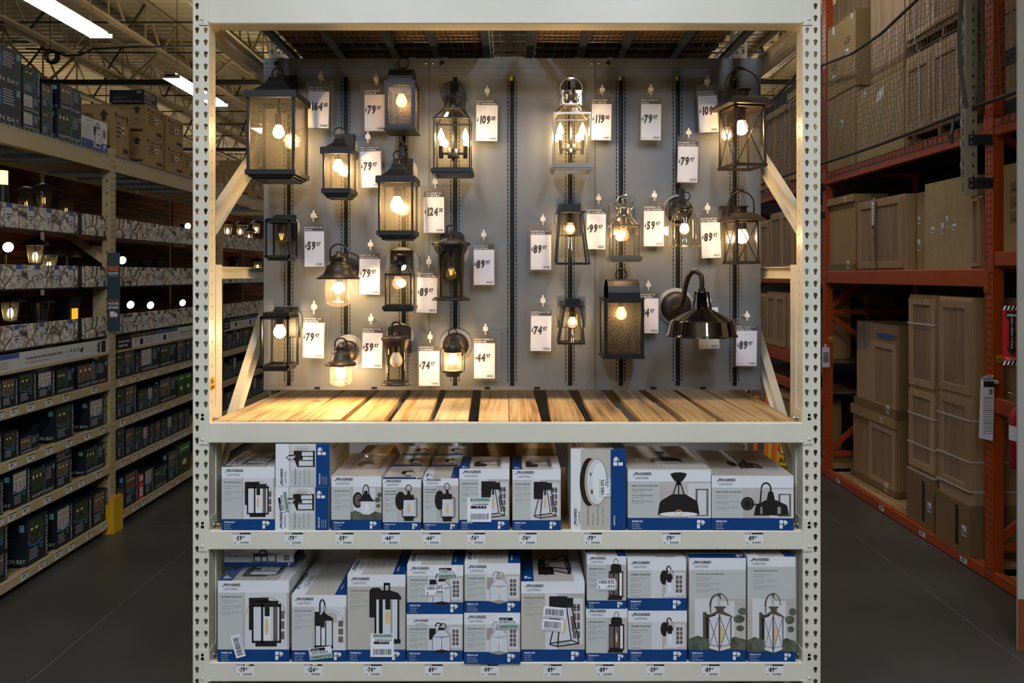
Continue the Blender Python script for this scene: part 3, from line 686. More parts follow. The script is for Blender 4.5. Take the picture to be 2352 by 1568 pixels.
TG = [
 (709, 197, 757, 293, 'PARK COURT 1LT', '26IN TEXTBLK', '164', '00', (736.5, 163, 189), 'tag reading 164 00 right of the largest lantern', 2, None),
 (837, 205, 884, 300, 'LAKELYNN 2LT', 'TEXTBLACK', '79', '97', (864, 170, 193), 'tag reading 79 97 tucked behind the barrel topped lantern at upper left', 0, (9, 12, 9, 3)),
 (827, 335, 874, 430, 'PARK COURT 1-LT', '13IN TEXTBLK', '79', '97', (845, 302, 326), 'tag reading 79 97 right of the small square seeded glass lantern', -1, (6, 12, 3, 4)),
 (1094.5, 229, 1143.6, 323, 'CANTON HGHTS', '2LT 18IN MATBLK', '109', '00', (1119, 197, 219), 'tag reading 109 00 right of the black twin candle lantern', 1, (4, 12, 1, 2)),
 (973, 440, 1020, 534, 'PARK COURT 1LT', '19IN TEXTBLK', '124', '00', (1000, 403, 430), 'tag reading 124 00', 0, (6, 13, 14, 3)),
 (1360, 226.5, 1405, 321, 'CANTON HGHTS', '2LT 18IN SS', '119', '00', (1383, 195, 216), 'tag reading 119 00 right of the steel twin candle lantern', 1, (5, 13, 4, 2)),
 (1473, 226.5, 1519, 321, 'PERRY COURT 1LT', 'GLSBLK', '79', '97', (1495, 194, 216), 'tag reading 79 97 hanging alone between two channels at upper right', .5, (9, 14, 13, 3)),
 (1602, 207, 1646, 303, 'WOODCLIFF 1LT', '20IN WEATHBRS', '109', '00', (1625, 176, 196), 'tilted tag reading 109 00 left of the large bronze lantern with crossed wires', -3.5, (3, 12, 2, 3)),
 (1558, 324, 1604, 418, 'LINDBERRY 1LT', '14.5IN TEXTBLK', '79', '97', (1581.6, 294, 315), 'tag reading 79 97 above the clear bell glass lantern', 1, (2, 12, 4, 3)),
 (699, 518.6, 744, 612, 'MACSTREET 1LT 9IN', 'MATBLK', '59', '97', (720, 483, 507), 'tag reading 59 97 right of the small unlit box lantern', 0, (8, 15, 7, 4)),
 (826, 582, 873, 676, 'LAKELYNN 1LT', '12IN TEXTBLACK', '79', '97', (851, 550, 572), 'tag reading 79 97 right of the larger bell shade lantern', 1, (2, 12, 4, 2)),
 (958.7, 625, 1005, 718, 'CANTON HGHTS', '1LT 12.75IN MB', '89', '97', (985, 587, 614), 'tag reading 89 97 between small black glass lantern and arched lantern', 1.5, (6, 15, 12, 3)),
 (1088, 561, 1135, 654, 'TAYWOOD 1LT', '14IN MATBLK', '89', '97', (1111, 527, 550), 'tag reading 89 97 right of the large arched cylinder lantern', 0, (2, 13, 3, 2)),
 (1219, 527, 1266, 619, 'RAINEVILLE 1LT', '12IN MATBLK', '89', '97', (1247, 491, 515), 'tag reading 89 97 left of the large tapered frame lantern', 0, (6, 15, 13, 4)),
 (1348, 479, 1392, 572, 'CANTON HGHTS', '1LT 12.75IN SS', '99', '97', (1375, 444, 466), 'tag reading 99 97', 1, (8, 16, 14, 2)),
 (1479, 472, 1525, 565, 'LINDBERRY 1LT', '11.5IN TEXTBLK', '59', '97', (1503, 437, 459), 'tag reading 59 97 left of the clear bell glass lantern', 0, (9, 16, 10, 2)),
 (1609, 498, 1653, 592, 'WOODCLIFF 1LT', '15IN WEATHBRS', '89', '97', (1625, 466, 488), 'tilted tag reading 89 97 left of the small bronze lantern', -2.5, (13, 16, 4, 1)),
 (697, 728, 746, 822, 'MACSTREET 1LT', '12IN MATBLK', '79', '97', (721, 690, 719), 'tag reading 79 97 right of the tall open frame lantern at lower left', 2, (5, 13, 8, 4)),
 (833, 752, 879, 845, 'LAKELYNN 1LT 9IN', 'TEXTBLACK', '59', '97', (852, 720, 743), 'tag reading 59 97 right of the smaller bell shade lantern', 1.5, (13, 13, 6, 5)),
 (962, 794, 1009, 886, 'TAYWOOD 1LT', '11IN MATBLK', '74', '97', (988, 761, 785), 'tag reading 74 97 right of the small arched lantern, at the panel bottom', 0, (3, 14, 3, 1)),
 (1089.5, 775.6, 1137, 869, 'WATCH TOWER 1LT', '8.75IN MB', '44', '97', (1115, 743, 766), 'tag reading 44 97 right of the jar lantern', .5, (11, 15, 12, 5)),
 (1220, 713, 1267, 806, 'RAINEVILLE 1LT 9IN', 'MATBLK', '74', '97', (1247, 677, 702), 'tag reading 74 97 left of the small tapered frame lantern', 1, (9, 15, 10, 1)),
 (1466, 673, 1512.5, 765, 'LANDSTONE 1LT', '16IN MATBLK', '84', '97', (1489, 644, 664), 'tag half hidden behind the large black barrel topped lantern at lower right', 0, (6, 13, 3, 1)),
 (1602, 706, 1649, 801, '', '', '', '', (1627, 680, 700), 'tag mostly hidden behind the black barn shade lamp', -2.5, (15, 14, 8, 3), True),
 (1692, 747, 1739, 840, 'PERRY COURT 1 LT', 'GLSBLK WALL', '89', '97', (1716, 714, 734), 'tag reading 89 97 right of the barn shade lamp', .5, (8, 15, 9, 3)),
]
for a in TG: hang_tag(*a[:9], 'white price '+a[9], a[10], a[11], len(a) > 12)

# ================================================================ wall lanterns
def light(parent, p, power, r=.022, col=(1, .68, .36)):
    l = bpy.data.lights.new('bulb_light', 'POINT'); l.energy = power*BULB; l.color = col; l.shadow_soft_size = r
    o = bpy.data.objects.new('bulb_light', l); C.objects.link(o); o.parent = parent; o.location = Vector(p)-origin(parent); return o
def bulb(parent, T, c, r, on=1, power=1.6, kind='a', up=1, label=None):
    """kind a: pear bulb hanging down, g: globe, c: candle pointing up, f: frosted"""
    c = Vector(c); k = r
    if kind == 'c': prof = [(.3*k, -1.3*k), (.75*k, -.6*k), (k, 0), (.75*k, 1.0*k), (.35*k, 1.9*k), (0.02*k, 2.6*k)]
    else: prof = [(0.02*k, -k), (.55*k, -.84*k), (.92*k, -.4*k), (k, 0), (.9*k, .5*k), (.55*k, 1.15*k), (.45*k, 1.6*k)]
    mb = MB(T); m = {'f': 'bulb_frost'}.get(kind, 'bulb_on' if on == 1 else 'bulb_soft' if on == .5 else 'bulb_glass')
    mb.lathe(prof, m, c, 20); g = mb.build('bulb', parent, label)
    mb = MB(T)
    if kind == 'f': return
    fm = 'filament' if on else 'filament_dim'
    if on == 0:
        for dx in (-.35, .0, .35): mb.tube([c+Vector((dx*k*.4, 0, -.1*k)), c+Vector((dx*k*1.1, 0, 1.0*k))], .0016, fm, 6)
    else:
        for dx in (-.2, .2): mb.tube([c+Vector((dx*k, 0, -.3*k)), c+Vector((dx*k*1.2, 0, .8*k))], .0035*(k/.03), fm, 6)
    mb.build('filament', g)
    if on: light(g, T @ c, power*(1 if on == 1 else .45))
def common(name, lab, px, Y, zb, grp='wall lanterns on the grey panels', yaw=0):
    "thing at the wall point; returns parent and transform whose origin is the body bottom centre"
    x = X(px, Y); t = empty(name, (x, YP, zb), lab, 'wall lantern', grp)
    return t, Matrix.Translation((x, Y, zb)) @ Matrix.Rotation(math.radians(yaw), 4, 'Z')
def backplate(t, T, d, cz, wd, hg, m, yb=None, disc=.0, rnd=False, dx=0, thick=.022):
    "mounted to the panel: T maps local y; wall lies at YP"
    ox = (T @ Vector((0, 0, 0))); yl = YP-.0095-ox.y; mb = MB(Matrix.Translation(ox))
    if rnd: mb.lathe([(wd/2, 0), (wd/2, -thick*.5), (wd*.42, -thick), (wd*.3, -thick*1.15), (0, -thick*1.15)], m, (dx, yl, cz), 36, 'y')
    else: mb.box(dx-wd/2, dx+wd/2, yl-thick, yl, cz-hg/2, cz+hg/2, m); mb.box(dx-wd/2+.004, dx+wd/2-.004, yl-thick-.003, yl-thick, cz-hg/2+.004, cz+hg/2-.004, m)
    bp = mb.build('backplate', t)
    if disc:
        mb = MB(Matrix.Translation(ox)); mb.lathe([(disc, .003), (disc, 0), (0, 0)], 'plastic_disc', (dx, yl+.001, cz), 40, 'y'); mb.build('mounting_disc', t, 'pale round mounting disc')
    return yl
def pane4(t, T, w, d, z0, z1, g, th=.0015, w1=None, d1=None, sides='fblr'):
    w1 = w1 or w; d1 = d1 or d
    for s in sides:
        mb = MB(T)
        if s in 'fb':
            y0, y1 = (-d/2, -d1/2) if s == 'f' else (d/2, d1/2)
            mb.add([(-w/2, y0, z0), (w/2, y0, z0), (w1/2, y1, z1), (-w1/2, y1, z1)], [(0, 1, 2, 3)], g)
        else:
            k = -1 if s == 'l' else 1
            mb.add([(k*w/2, -d/2, z0), (k*w/2, d/2, z0), (k*w1/2, d1/2, z1), (k*w1/2, -d1/2, z1)], [(0, 1, 2, 3)], g)
        mb.build('glass_pane', t)
def cage(mb, w, d, z0, z1, th, m, w1=None, d1=None):
    w1 = w1 or w; d1 = d1 or d
    for i in (-1, 1):
        for j in (-1, 1): mb.bar((i*(w-th)/2, j*(d-th)/2, z0), (i*(w1-th)/2, j*(d1-th)/2, z1), th, th, m, up=(0, 1, 0))
def rim(mb, w, d, z0, z1, th, m):
    mb.box(-w/2, w/2, -d/2, -d/2+th, z0, z1, m); mb.box(-w/2, w/2, d/2-th, d/2, z0, z1, m)
    mb.box(-w/2, -w/2+th, -d/2+th, d/2-th, z0, z1, m); mb.box(w/2-th, w/2, -d/2+th, d/2-th, z0, z1, m)

def tier_lantern(lab, px0, px1, ytop, ybot, Y, d, ringpx, bulbpx, th, glassm='seeded', arm=None, plate_px=None, disc=0, dx=0, power=2, sock=.03, br=.03):
    "square lantern, pagoda roof with a ring"
    s = Y/F; w = (px1-px0)*s; zb = Z(ybot, Y); h = Z(ytop, Y)-zb; m = 'black_tex'
    t, T = common('square_lantern', lab, (px0+px1)/2, Y, zb); T = T @ Matrix.Translation((0, d/2, 0))
    mb = MB(T); cage(mb, w, d, .012, h-.02, th, m); rim(mb, w+.012, d+.012, 0, .022, th*1.2, m); rim(mb, w+.02, d+.02, h-.03, h, th*1.3, m); mb.build('frame', t)
    mb = MB(T); rim(mb, w*.82, d*.82, -.02, 0, .012, m); rim(mb, w*.94, d*.94, -.01, 0.001, .012, m); mb.build('base_rim', t)
    mb = MB(T); mb.box(-w/2-.006, w/2+.006, -d/2-.006, d/2+.006, h-.004, h+.002, m); a = w*.42; b = d*.42; rh = w*.36
    mb.frust((-a*1.15, a*1.15, -b*1.15, b*1.15), h+.002, (-a, a, -b, b), h+.006, 'bronze')
    mb.frust((-a, a, -b, b), h+.006, (-a*.55, a*.55, -b*.55, b*.55), h+rh*.6, m); mb.frust((-a*.55, a*.55, -b*.55, b*.55), h+rh*.6, (-a*.36, a*.36, -b*.36, b*.36), h+rh, m)
    mb.box(-a*.4, a*.4, -b*.4, b*.4, h+rh, h+rh+.006, m); mb.build('roof', t)
    mb = MB(T); tipz = Z(ringpx[1], Y+d/2)-zb; rr = ringpx[2]*s; rc = (X(ringpx[0], Y)-X((px0+px1)/2, Y))
    mb.lathe([(.008, h+rh), (.008, max(h+rh+.01, tipz-rr)), (0.002, max(h+rh+.012, tipz-rr+.004))], m, (0, 0, 0), 14)
    mb.build('finial', t)
    mb = MB(T); mb.ring((0, -.004, tipz), rr, .0035, m, 'y'); mb.build('ring', t)
    pane4(t, T, w-th*1.4, d-th*1.4, .02, h-.025, glassm)
    bz = Z(bulbpx[1], Y+d/2)-zb; bx_ = X(bulbpx[0], Y+d/2)-X((px0+px1)/2, Y)
    mb = MB(T); mb.cyl((bx_, 0, bz+br*1.3), br*.62, sock, 'socket'); mb.cyl((bx_, 0, bz+br*1.3+sock), .006, max(.002, h-.01-(bz+br*1.3+sock)), 'socket'); mb.build('socket', t)
    bulb(t, T, (bx_, 0, bz), br, 1, power)
    pp = plate_px; cz = Z((pp[2]+pp[3])/2, YP)-zb; hgp = (pp[3]-pp[2])*YP/F; wdp = (pp[1]-pp[0])*YP/F; dxp = X((pp[0]+pp[1])/2, YP)-X((px0+px1)/2, Y)
    yl = backplate(t, T, d, cz, wdp, hgp, m, disc=disc, dx=dxp)
    mb = MB(T); az = min(h+rh*.3, cz+hgp*.3); mb.bar((0, d*.2, h+rh*.3), (dxp, yl-d/2-.02, az), .03, .02, m)
    if arm:
        ax, ay0, ay1, aw = arm; xa = X(ax, Y)-X((px0+px1)/2, Y); za, zc = Z(ay0, Y)-zb, Z(ay1, Y)-zb
        pts = [(xa, d*.5+.01, zc-.03), (xa, d*.5, za-.02), (xa, d*.38, za), (xa, d*.1, za), (xa, -.002, za-.02), (xa, 0, zc)]
        for p, q in zip(pts, pts[1:]): mb.bar(p, q, aw*s, .006, m, up=(1, 0, 0))
        for p, q in zip(pts, pts[1:]): mb.bar(p, q, .006, aw*s, m, up=(1, 0, 0))
    mb.build('arm', t); return t
tier_lantern('largest square black lantern with seeded glass at the upper left corner', 566, 676, 208, 400, 3.52, .235, (632, 170, 14), (640, 305), .012, plate_px=(640, 684, 177, 262), dx=.0, power=1.6, sock=.05, br=.027)
tier_lantern('small square black lantern with seeded glass, second column of the left panel', 741, 803, 338, 443, 3.62, .15, (781, 306, 13), (777, 383), .008, plate_px=(775, 817, 310, 370), disc=.058, power=1.5, sock=.012, br=.026)
tier_lantern('medium square seeded glass lantern hanging from a black strap hook beside the 124 tag', 868, 949, 404, 540, 3.58, .17, (905, 357, 11), (912, 472), .009, arm=(917, 320, 352, 13), plate_px=(905, 950, 366, 425), disc=.07, power=1.8, sock=.04, br=.032)

def barrel_lantern(lab, px0, px1, ytop, ybot, ycap, Y, d, ringpx, bulbpx, cap, th, power, br, hinge=False):
    s = Y/F; w = (px1-px0)*s; zb = Z(ybot, Y); h = Z(ytop, Y)-zb; m = 'black_satin'
    t, T = common('barrel_top_lantern', lab, (px0+px1)/2, Y, zb); T = T @ Matrix.Translation((0, d/2, 0))
    mb = MB(T); rim(mb, w, d, 0, th, th, m); rim(mb, w, d, h-th, h, th, m); cage(mb, w, d, 0, h, th, m)
    rim(mb, w+.01, d+.01, -.006, .004, th, m); rim(mb, w+.008, d+.008, h-.004, h+.004, th, m)
    mb.box(-w/2, w/2, -d/2, d/2, -.005, .001, m); mb.box(-w/2, w/2, -d/2, d/2, h-.001, h+.003, m)
    f = -d/2-.002
    for a, b, c, e in ((-w/2, -w/2+th*1.3, th*1.5, h-th*1.5), (w/2-th*1.3, w/2, th*1.5, h-th*1.5), (-w/2, w/2, 0, th*1.5), (-w/2, w/2, h-th*1.5, h)): mb.box(a, b, f-.005, f, c, e, m)
    mb.build('frame', t)
    c0, c1 = X(cap[0], Y)-X((px0+px1)/2, Y), X(cap[1], Y)-X((px0+px1)/2, Y); hc = Z(ycap, Y+d*.45)-zb-h; R = d*.47
    mb = MB(T); prof = [(-R, h+.003)]+[(-R*math.cos(a), h+.003+max(0, hc-R*.75)+R*.75*math.sin(a)) for a in [PI*i/12 for i in range(13)]]+[(R, h+.003)]
    mb.prism(prof, c0, c1, m, 'yz')
    for xr in (c0, c0+(c1-c0)*.18, c1-(c1-c0)*.18, c1-.003): mb.prism([(y*1.02, z+(.002 if z > h+.01 else 0)) for y, z in prof], xr, xr+.004, m, 'yz')
    mb.build('barrel_cap', t)
    mb = MB(T); rz = Z(ringpx[1], Y+d/2)-zb; rr = ringpx[2]*s; xr = X(ringpx[0], Y)-X((px0+px1)/2, Y); mb.ring((xr, 0, rz), rr, .003, m, 'y'); mb.cyl((xr, 0, h+hc-.004), .005, max(.003, rz-rr-h-hc+.006), m); mb.build('ring', t)
    mb = MB(T); mb.box(-w*.3, w*.3, d*.33, d*.34, .02, h-.02, 'brown_metal'); mb.build('reflector', t)
    pane4(t, T, w-th, d-th, th*.5, h-th*.5, 'seeded_dark', sides='flr')
    bz = Z(bulbpx[1], Y+d*.4)-zb; bx_ = X(bulbpx[0], Y+d*.4)-X((px0+px1)/2, Y)
    mb = MB(T); mb.lathe([(br*.4, bz+br*1.3), (br*.7, bz+br*1.45), (br*.6, h-.002)], 'brown_metal', (bx_, -.0, 0), 18); mb.build('socket', t)
    bulb(t, T, (bx_, 0, bz), br, 1, power)
    mb = MB(Matrix.Translation(T @ Vector((0, 0, 0)))); mb.box(-w*.3, w*.3, d/2, YP-.0095-(T @ Vector((0, 0, 0))).y, h*.3, h+hc*.8, m); mb.build('backplate', t)
barrel_lantern('black lantern with barrel top and amber seeded glass, upper left beside a 79 97 tag', 884, 953, 187, 295, 162, 3.60, .16, (921, 145, 12.5), (921, 232), (891, 947), .012, .55, .026)
barrel_lantern('large black barrel topped lantern with amber seeded glass at lower right', 1387, 1479, 686, 821, 643, 3.60, .17, (1433, 630, 13), (1428, 722), (1397, 1470), .012, .65, .026)

def glass_lantern(lab, px0, px1, ysh, ytop, ybot, Y, d, m, cyl, ringpx, ring_kind, candles, bulbpx, on=1, yaw=0, platepx=None, disc=0, power=1.2):
    "colonial lantern: glass body, glass hip shoulders, metal chimney"
    s = Y/F; w = (px1-px0)*s; zb = Z(ybot, Y); h1 = Z(ysh, Y)-zb; h2 = Z(ytop, Y)-zb; th = .006; xc = X((px0+px1)/2, Y)
    t, T = common('colonial_glass_lantern', lab, (px0+px1)/2, Y, zb, yaw=yaw); T = T @ Matrix.Translation((0, d/2, 0))
    cw, cd = (cyl[1]-cyl[0])*s, (cyl[1]-cyl[0])*s*.9; w1 = cw*1.18; d1 = min(d*.62, w1)
    mb = MB(T); cage(mb, w, d, 0, h1, th, m); cage(mb, w, d, h1, h2, th, m, w1, d1); rim(mb, w+.004, d+.004, h1-.004, h1+.004, th, m); rim(mb, w1+.004, d1+.004, h2-.003, h2+.003, .01, m)
    rim(mb, w+.004, d+.004, -.002, .004, th, m); mb.build('frame', t)
    mb = MB(T); rim(mb, w+.022, d+.022, -.018, -.002, .012, m); rim(mb, w+.012, d+.012, -.026, -.016, .014, m); mb.build('base_rim', t)
    for z0, z1, a, b, c, e in ((0, h1, w-.006, d-.006, None, None), (h1, h2, w-.004, d-.004, w1, d1)): pane4(t, T, a, b, z0+.002, z1-.002, 'clear', w1=c, d1=e)
    mb = MB(T)                                   # bevel lines cut in the front pane
    for q in (.006, .011):
        x_, z_, zz = w/2-q, .004+q, h1-.004-q
        for a, b in (((-x_, z_), (x_, z_)), ((x_, z_), (x_, zz)), ((x_, zz), (-x_, zz)), ((-x_, zz), (-x_, z_))): mb.bar((a[0], -d/2+.002, a[1]), (b[0], -d/2+.002, b[1]), .0012, .0012, 'ribbed')
    mb.build('bevel', t)
    ch = Z(cyl[2], Y)-zb; R = cw/2
    mb = MB(T); mb.lathe([(R*1.04, h2), (R, h2+.006), (R, ch-.012), (R*1.12, ch-.01), (R*1.12, ch-.002), (R*.5, ch), (0.01, ch+.003)], m, (0, 0, 0), 28); mb.cyl((0, 0, ch), .006, .018, m); mb.build('chimney', t)
    rz = Z(ringpx[1], Y)-zb; rr = ringpx[2]*s; mb = MB(T)
    if ring_kind: mb.ring((0, -R*.6, rz), rr, .0028, m, 'y', a0=-52, a1=232); mb.tube([(rr*.62, -R*.6, rz-rr*.79), (R*1.15, -R*.4, ch-.035)], .0028, m); mb.tube([(-rr*.62, -R*.6, rz-rr*.79), (-R*1.15, -R*.4, ch-.035)], .0028, m)
    for q in (-1, 1): mb.lathe([(0, -.006), (.006, 0), (0, .006)], m, (q*R*1.15, -R*.4, ch-.038), 10)
    mb.build('bail_ring', t)
    cb = Z(bulbpx[0][1], Y+d/2)-zb
    if candles:
        z0 = Z(bulbpx[2], Y+d/2)-zb; mb = MB(T); mb.lathe([(.026, z0-.02), (.026, z0+.02), (.018, z0+.022)], m, (0, 0, 0), 20); mb.lathe([(.004, z0-.034), (.008, z0-.026), (.006, z0-.02)], m, (0, 0, 0), 10)
        mb.cyl((0, 0, z0), .004, h2-z0, m, n=10)
        xs = [X(b[0], Y+d/2)-xc for b in bulbpx[:2]]
        mb.bar((xs[0], 0, z0), (xs[1], 0, z0), .007, .01, m)
        for x in xs: mb.cyl((x, 0, z0-.022), .0105, cb-.02-z0+.0, m, n=14)
        mb.build('candle_arms', t)
        for x in xs: bulb(t, T, (x, 0, cb), .017, 1, power, 'c')
    else:
        r = .027; bx_ = X(bulbpx[0][0], Y+d/2)-xc
        mb = MB(T); mb.cyl((bx_, 0, cb+r*1.3), .017, max(.01, h2-cb-r*1.3), m if m == 'steel' else 'socket'); mb.build('socket', t)
        bulb(t, T, (bx_, 0, cb), r, on, power, 'a')
    pp = platepx; dxp = X((pp[0]+pp[1])/2, YP)-xc; cz = Z((pp[2]+pp[3])/2, YP)-zb
    yl = backplate(t, T, d, cz, (pp[1]-pp[0])*YP/F, (pp[3]-pp[2])*YP/F, m, disc=disc, dx=dxp)
    T0 = MB(T); ay = yl-d/2
    zt_ = Z(ringpx[3], Y)-zb
    if ringpx[3] < ringpx[1]:
        # strap arm: up the back, curled over to a hook above the ring
        xa = .0; pts = [(dxp, ay-.024, cz), (dxp*.7, ay-.05, zt_-.05), (dxp*.5, ay-.07, zt_-.005), (dxp*.3, -R*.2, zt_), (xa, -R*.6, zt_-.012), (xa, -R*.6, rz+rr-.006)]
        for p, q in zip(pts, pts[1:]): T0.bar(p, q, .022, .005, m, up=(0, -1, .2))
    else: T0.bar((0, 0, h2+.02), (dxp, ay-.02, h2+.02), .02, .02, m)
    T0.build('arm', t)
glass_lantern('black twin candle lantern with clear glass on the middle panel', 995, 1080, 270, 242, 386, 3.60, .17, 'black_satin', (1025, 1057, 212), (1039, 207, 27, 178), 1, True, ((1013, 315), (1069, 315), 353), platepx=(1020, 1071, 215, 270), disc=.06, power=.75)
glass_lantern('stainless steel twin candle lantern with clear glass, middle panel right side', 1272, 1357, 259, 233, 376, 3.60, .17, 'steel', (1298, 1327, 205), (1312, 196, 26, 163), 1, True, ((1287, 302), (1338, 302), 343), platepx=(1290, 1335, 210, 262), disc=.06, power=.75)
glass_lantern('small black glass lantern with a globe bulb below the seeded glass lantern', 884, 945, 630, 606, 702, 3.62, .13, 'black_satin', (903, 932, 583), (918, 590, 9, 600), 0, False, ((914, 651),), on=.5, platepx=(899, 950, 575, 640), disc=.085, power=1)
glass_lantern('small stainless steel glass lantern with thin bail ring, fourth column from the right', 1406, 1469, 517, 495, 588, 3.62, .13, 'steel', (1422, 1448, 473), (1434, 466, 20, 445), 1, False, ((1432, 541),), on=.5, platepx=(1399, 1452, 468, 540), disc=.06, power=1)

def wood_lantern(lab, px0, px1, ytop, ybot, Y, d, yaw, roofpx, chim, bail, bulbpx, platepx, power, disc=0):
    s = Y/F; w = (px1-px0)*s; zb = Z(ybot, Y); h = Z(ytop, Y)-zb; m = 'bronze'; th = .009; xc = X((px0+px1)/2, Y)
    t, T = common('bronze_lantern', lab, (px0+px1)/2, Y, zb, yaw=yaw); T = T @ Matrix.Translation((0, d/2, 0))
    mb = MB(T); cage(mb, w*1.06, d*1.06, 0, h, th, m, w, d); rim(mb, w*1.06+.006, d*1.06+.006, -.008, .006, th, m); rim(mb, w, d, h-.008, h, th, m); mb.build('frame', t)
    for fy, sx in (('f', 1), ('l', 1)):
        mb = MB(T)
        if fy in 'fb':
            y = (-d/2-.001) if fy == 'f' else d/2+.001
            mb.tube([(-w/2+.006, y, .004), (w/2-.006, y, h-.006)], .002, m, 6); mb.tube([(w/2-.006, y, .004), (-w/2+.006, y, h-.006)], .002, m, 6)
        else:
            x = (-w/2-.001) if fy == 'l' else w/2+.001
            mb.tube([(x, -d/2+.006, .004), (x, d/2-.006, h-.006)], .002, m, 6); mb.tube([(x, d/2-.006, .004), (x, -d/2+.006, h-.006)], .002, m, 6)
        mb.build('crossed_wire', t)
    pane4(t, T, w-.006, d-.006, .005, h-.006, 'clear')
    rw = (roofpx[1]-roofpx[0])*s/2; rh = Z(roofpx[2], Y)-zb-h; q = w*.26
    mb = MB(T); N = 8; vs = []; fs = []                          # concave-curved hip roof
    for i in range(N+1):
        u = i/N; r = rw+(q-rw)*u; z = h+rh*math.sin(u*PI/2)**.8; rd = r*d/w if d < w else r
        vs += [(-r, -rd, z), (r, -rd, z), (r, rd, z), (-r, rd, z)]
    for i in range(N): fs += [(4*i+j, 4*i+(j+1) % 4, 4*i+4+(j+1) % 4, 4*i+4+j) for j in range(4)]
    fs += [(3, 2, 1, 0), (4*N, 4*N+1, 4*N+2, 4*N+3)]; mb.add(vs, fs, m); mb.build('roof', t)
    cw = (chim[1]-chim[0])*s/2; cz = Z(chim[2], Y)-zb; mb = MB(T); mb.lathe([(cw, h+rh-.004), (cw, cz-.004), (cw*1.45, cz-.003), (cw*1.45, cz), (0.001, cz+.001)], m, n=24)
    f = Face(mb, (0, -cw-.001, (h+rh+cz)/2), (1, 0, 0), (0, 0, 1), (0, -1, 0))
    for a in (30, 150, 270): f.ell(.006*math.cos(math.radians(a)), .006*math.sin(math.radians(a)), .003, .004, 'hole', 0, 8)
    mb.build('chimney', t)
    bz = Z(bail[2], Y)-zb; bw = (bail[1]-bail[0])*s/2; z0 = h+rh*.45; mb = MB(T)
    pts = [(-bw, 0, z0)]+[(-bw*math.cos(a), 0, bz-bw*.95+bw*.95*math.sin(a)) for a in [PI*i/16 for i in range(17)]]+[(bw, 0, z0)]
    mb.tube(pts, .0038, m); mb.build('bail', t)
    bz_ = Z(bulbpx[1], Y+d/2)-zb; bx_ = X(bulbpx[0], Y+d/2)-xc; br = .03
    mb = MB(T); mb.cyl((bx_*.5, 0, bz_+br*1.25), .02, max(.01, h-bz_-br*1.25), 'bronze'); mb.build('socket', t); bulb(t, T, (bx_*.5, 0, bz_), br, 1, power)
    pp = platepx; dxp = X((pp[0]+pp[1])/2, YP)-xc; czp = Z((pp[2]+pp[3])/2, YP)-zb
    backplate(t, T, d, czp, (pp[1]-pp[0])*YP/F, (pp[3]-pp[2])*YP/F, m, disc=disc, dx=dxp, thick=.03)
    o0 = T @ Vector((0, 0, 0)); mb = MB(Matrix.Translation(o0)); yw = YP-.035-o0.y
    mb.box(min(0, dxp)-.015, max(0, dxp)+.015, d*.2, yw, h+.004, h+rh*.7, m)
    pts = [(dxp*.3, yw, h+.02), (dxp*.2, yw-.02, bz-.01), (0, yw-.05, bz+.022), (0, .02, bz+.02), (0, -.006, bz+.006)]
    for p, q_ in zip(pts, pts[1:]): mb.bar(p, q_, .02, .006, m, up=(0, -1, .3))
    mb.build('arm', t)
wood_lantern('large bronze lantern with crossed wires and a high bail at the upper right corner', 1687, 1760, 239, 377, 3.56, .17, 9, (1662, 1778, 214), (1699, 1727, 196), (1670, 1754, 148), (1708, 296), (1650, 1690, 212, 296), 1.0)
wood_lantern('small bronze lantern with crossed wires and white glow below the large bronze one', 1690, 1744, 506, 602, 3.60, .13, 9, (1668, 1752, 486), (1698, 1722, 471), (1675, 1738, 436), (1711, 545), (1655, 1690, 474, 552), .55, disc=.06)

def box_lantern(lab, px0, px1, ytop, ybot, Y, d, yaw, lit, platepx, glasskind, disc, bulbpx, lidpx, base=0, power=1.5):
    s = Y/F; w = (px1-px0)*s; zb = Z(ybot, Y); h = Z(ytop, Y)-zb; m = 'black_satin'; th = .009; xc = X((px0+px1)/2, Y)
    t, T = common('open_frame_lantern', lab, (px0+px1)/2, Y, zb, yaw=yaw); T = T @ Matrix.Translation((0, d/2, 0))
    mb = MB(T); cage(mb, w, d, 0, h, th, m); rim(mb, w, d, 0, .013, th, m); rim(mb, w, d, h-.013, h, th, m); mb.box(-w*.42, w*.42, -d*.42, d*.42, -base, .002, m) if base else rim(mb, w*.86, d*.86, -.014, 0, .012, m); mb.build('frame', t)
    mb = MB(T); l0, l1, lt = lidpx; lw = (l1-l0)*s/2; lz = Z(lt, Y)-zb; mb.box(-lw, lw, -lw, lw, h-.002, lz, m)
    mb.box(-w/2, w/2, -d/2, d/2, h-.003, h, m); mb.build('lid', t)
    r = w*.27; mb = MB(T); mb.lathe([(r, .014), (r, h-.014)], 'clear', n=28, caps=False); mb.build('glass_cylinder', t)
    bz = Z(bulbpx[1], Y+d/2)-zb; bx_ = 0; br = .029 if lit else .026; mb = MB(T); mb.cyl((0, 0, bz+br*1.3), .018, max(.01, h-bz-br*1.3), 'socket' if not lit else 'brown_metal'); mb.build('socket', t)
    bulb(t, T, (0, 0, bz), br, 1 if lit else 0, power)
    pp = platepx; dxp = X((pp[0]+pp[1])/2, YP)-xc; czp = Z((pp[2]+pp[3])/2, YP)-zb
    backplate(t, T, d, czp, (pp[1]-pp[0])*YP/F, (pp[3]-pp[2])*YP/F, m, disc=disc, dx=dxp)
    o0 = T @ Vector((0, 0, 0)); mb = MB(Matrix.Translation(o0)); mb.box(min(0, dxp)-.02, max(0, dxp)+.02, 0, YP-.026-o0.y, h-.001, min(lz+.012, h+.03), m); mb.build('arm', t)
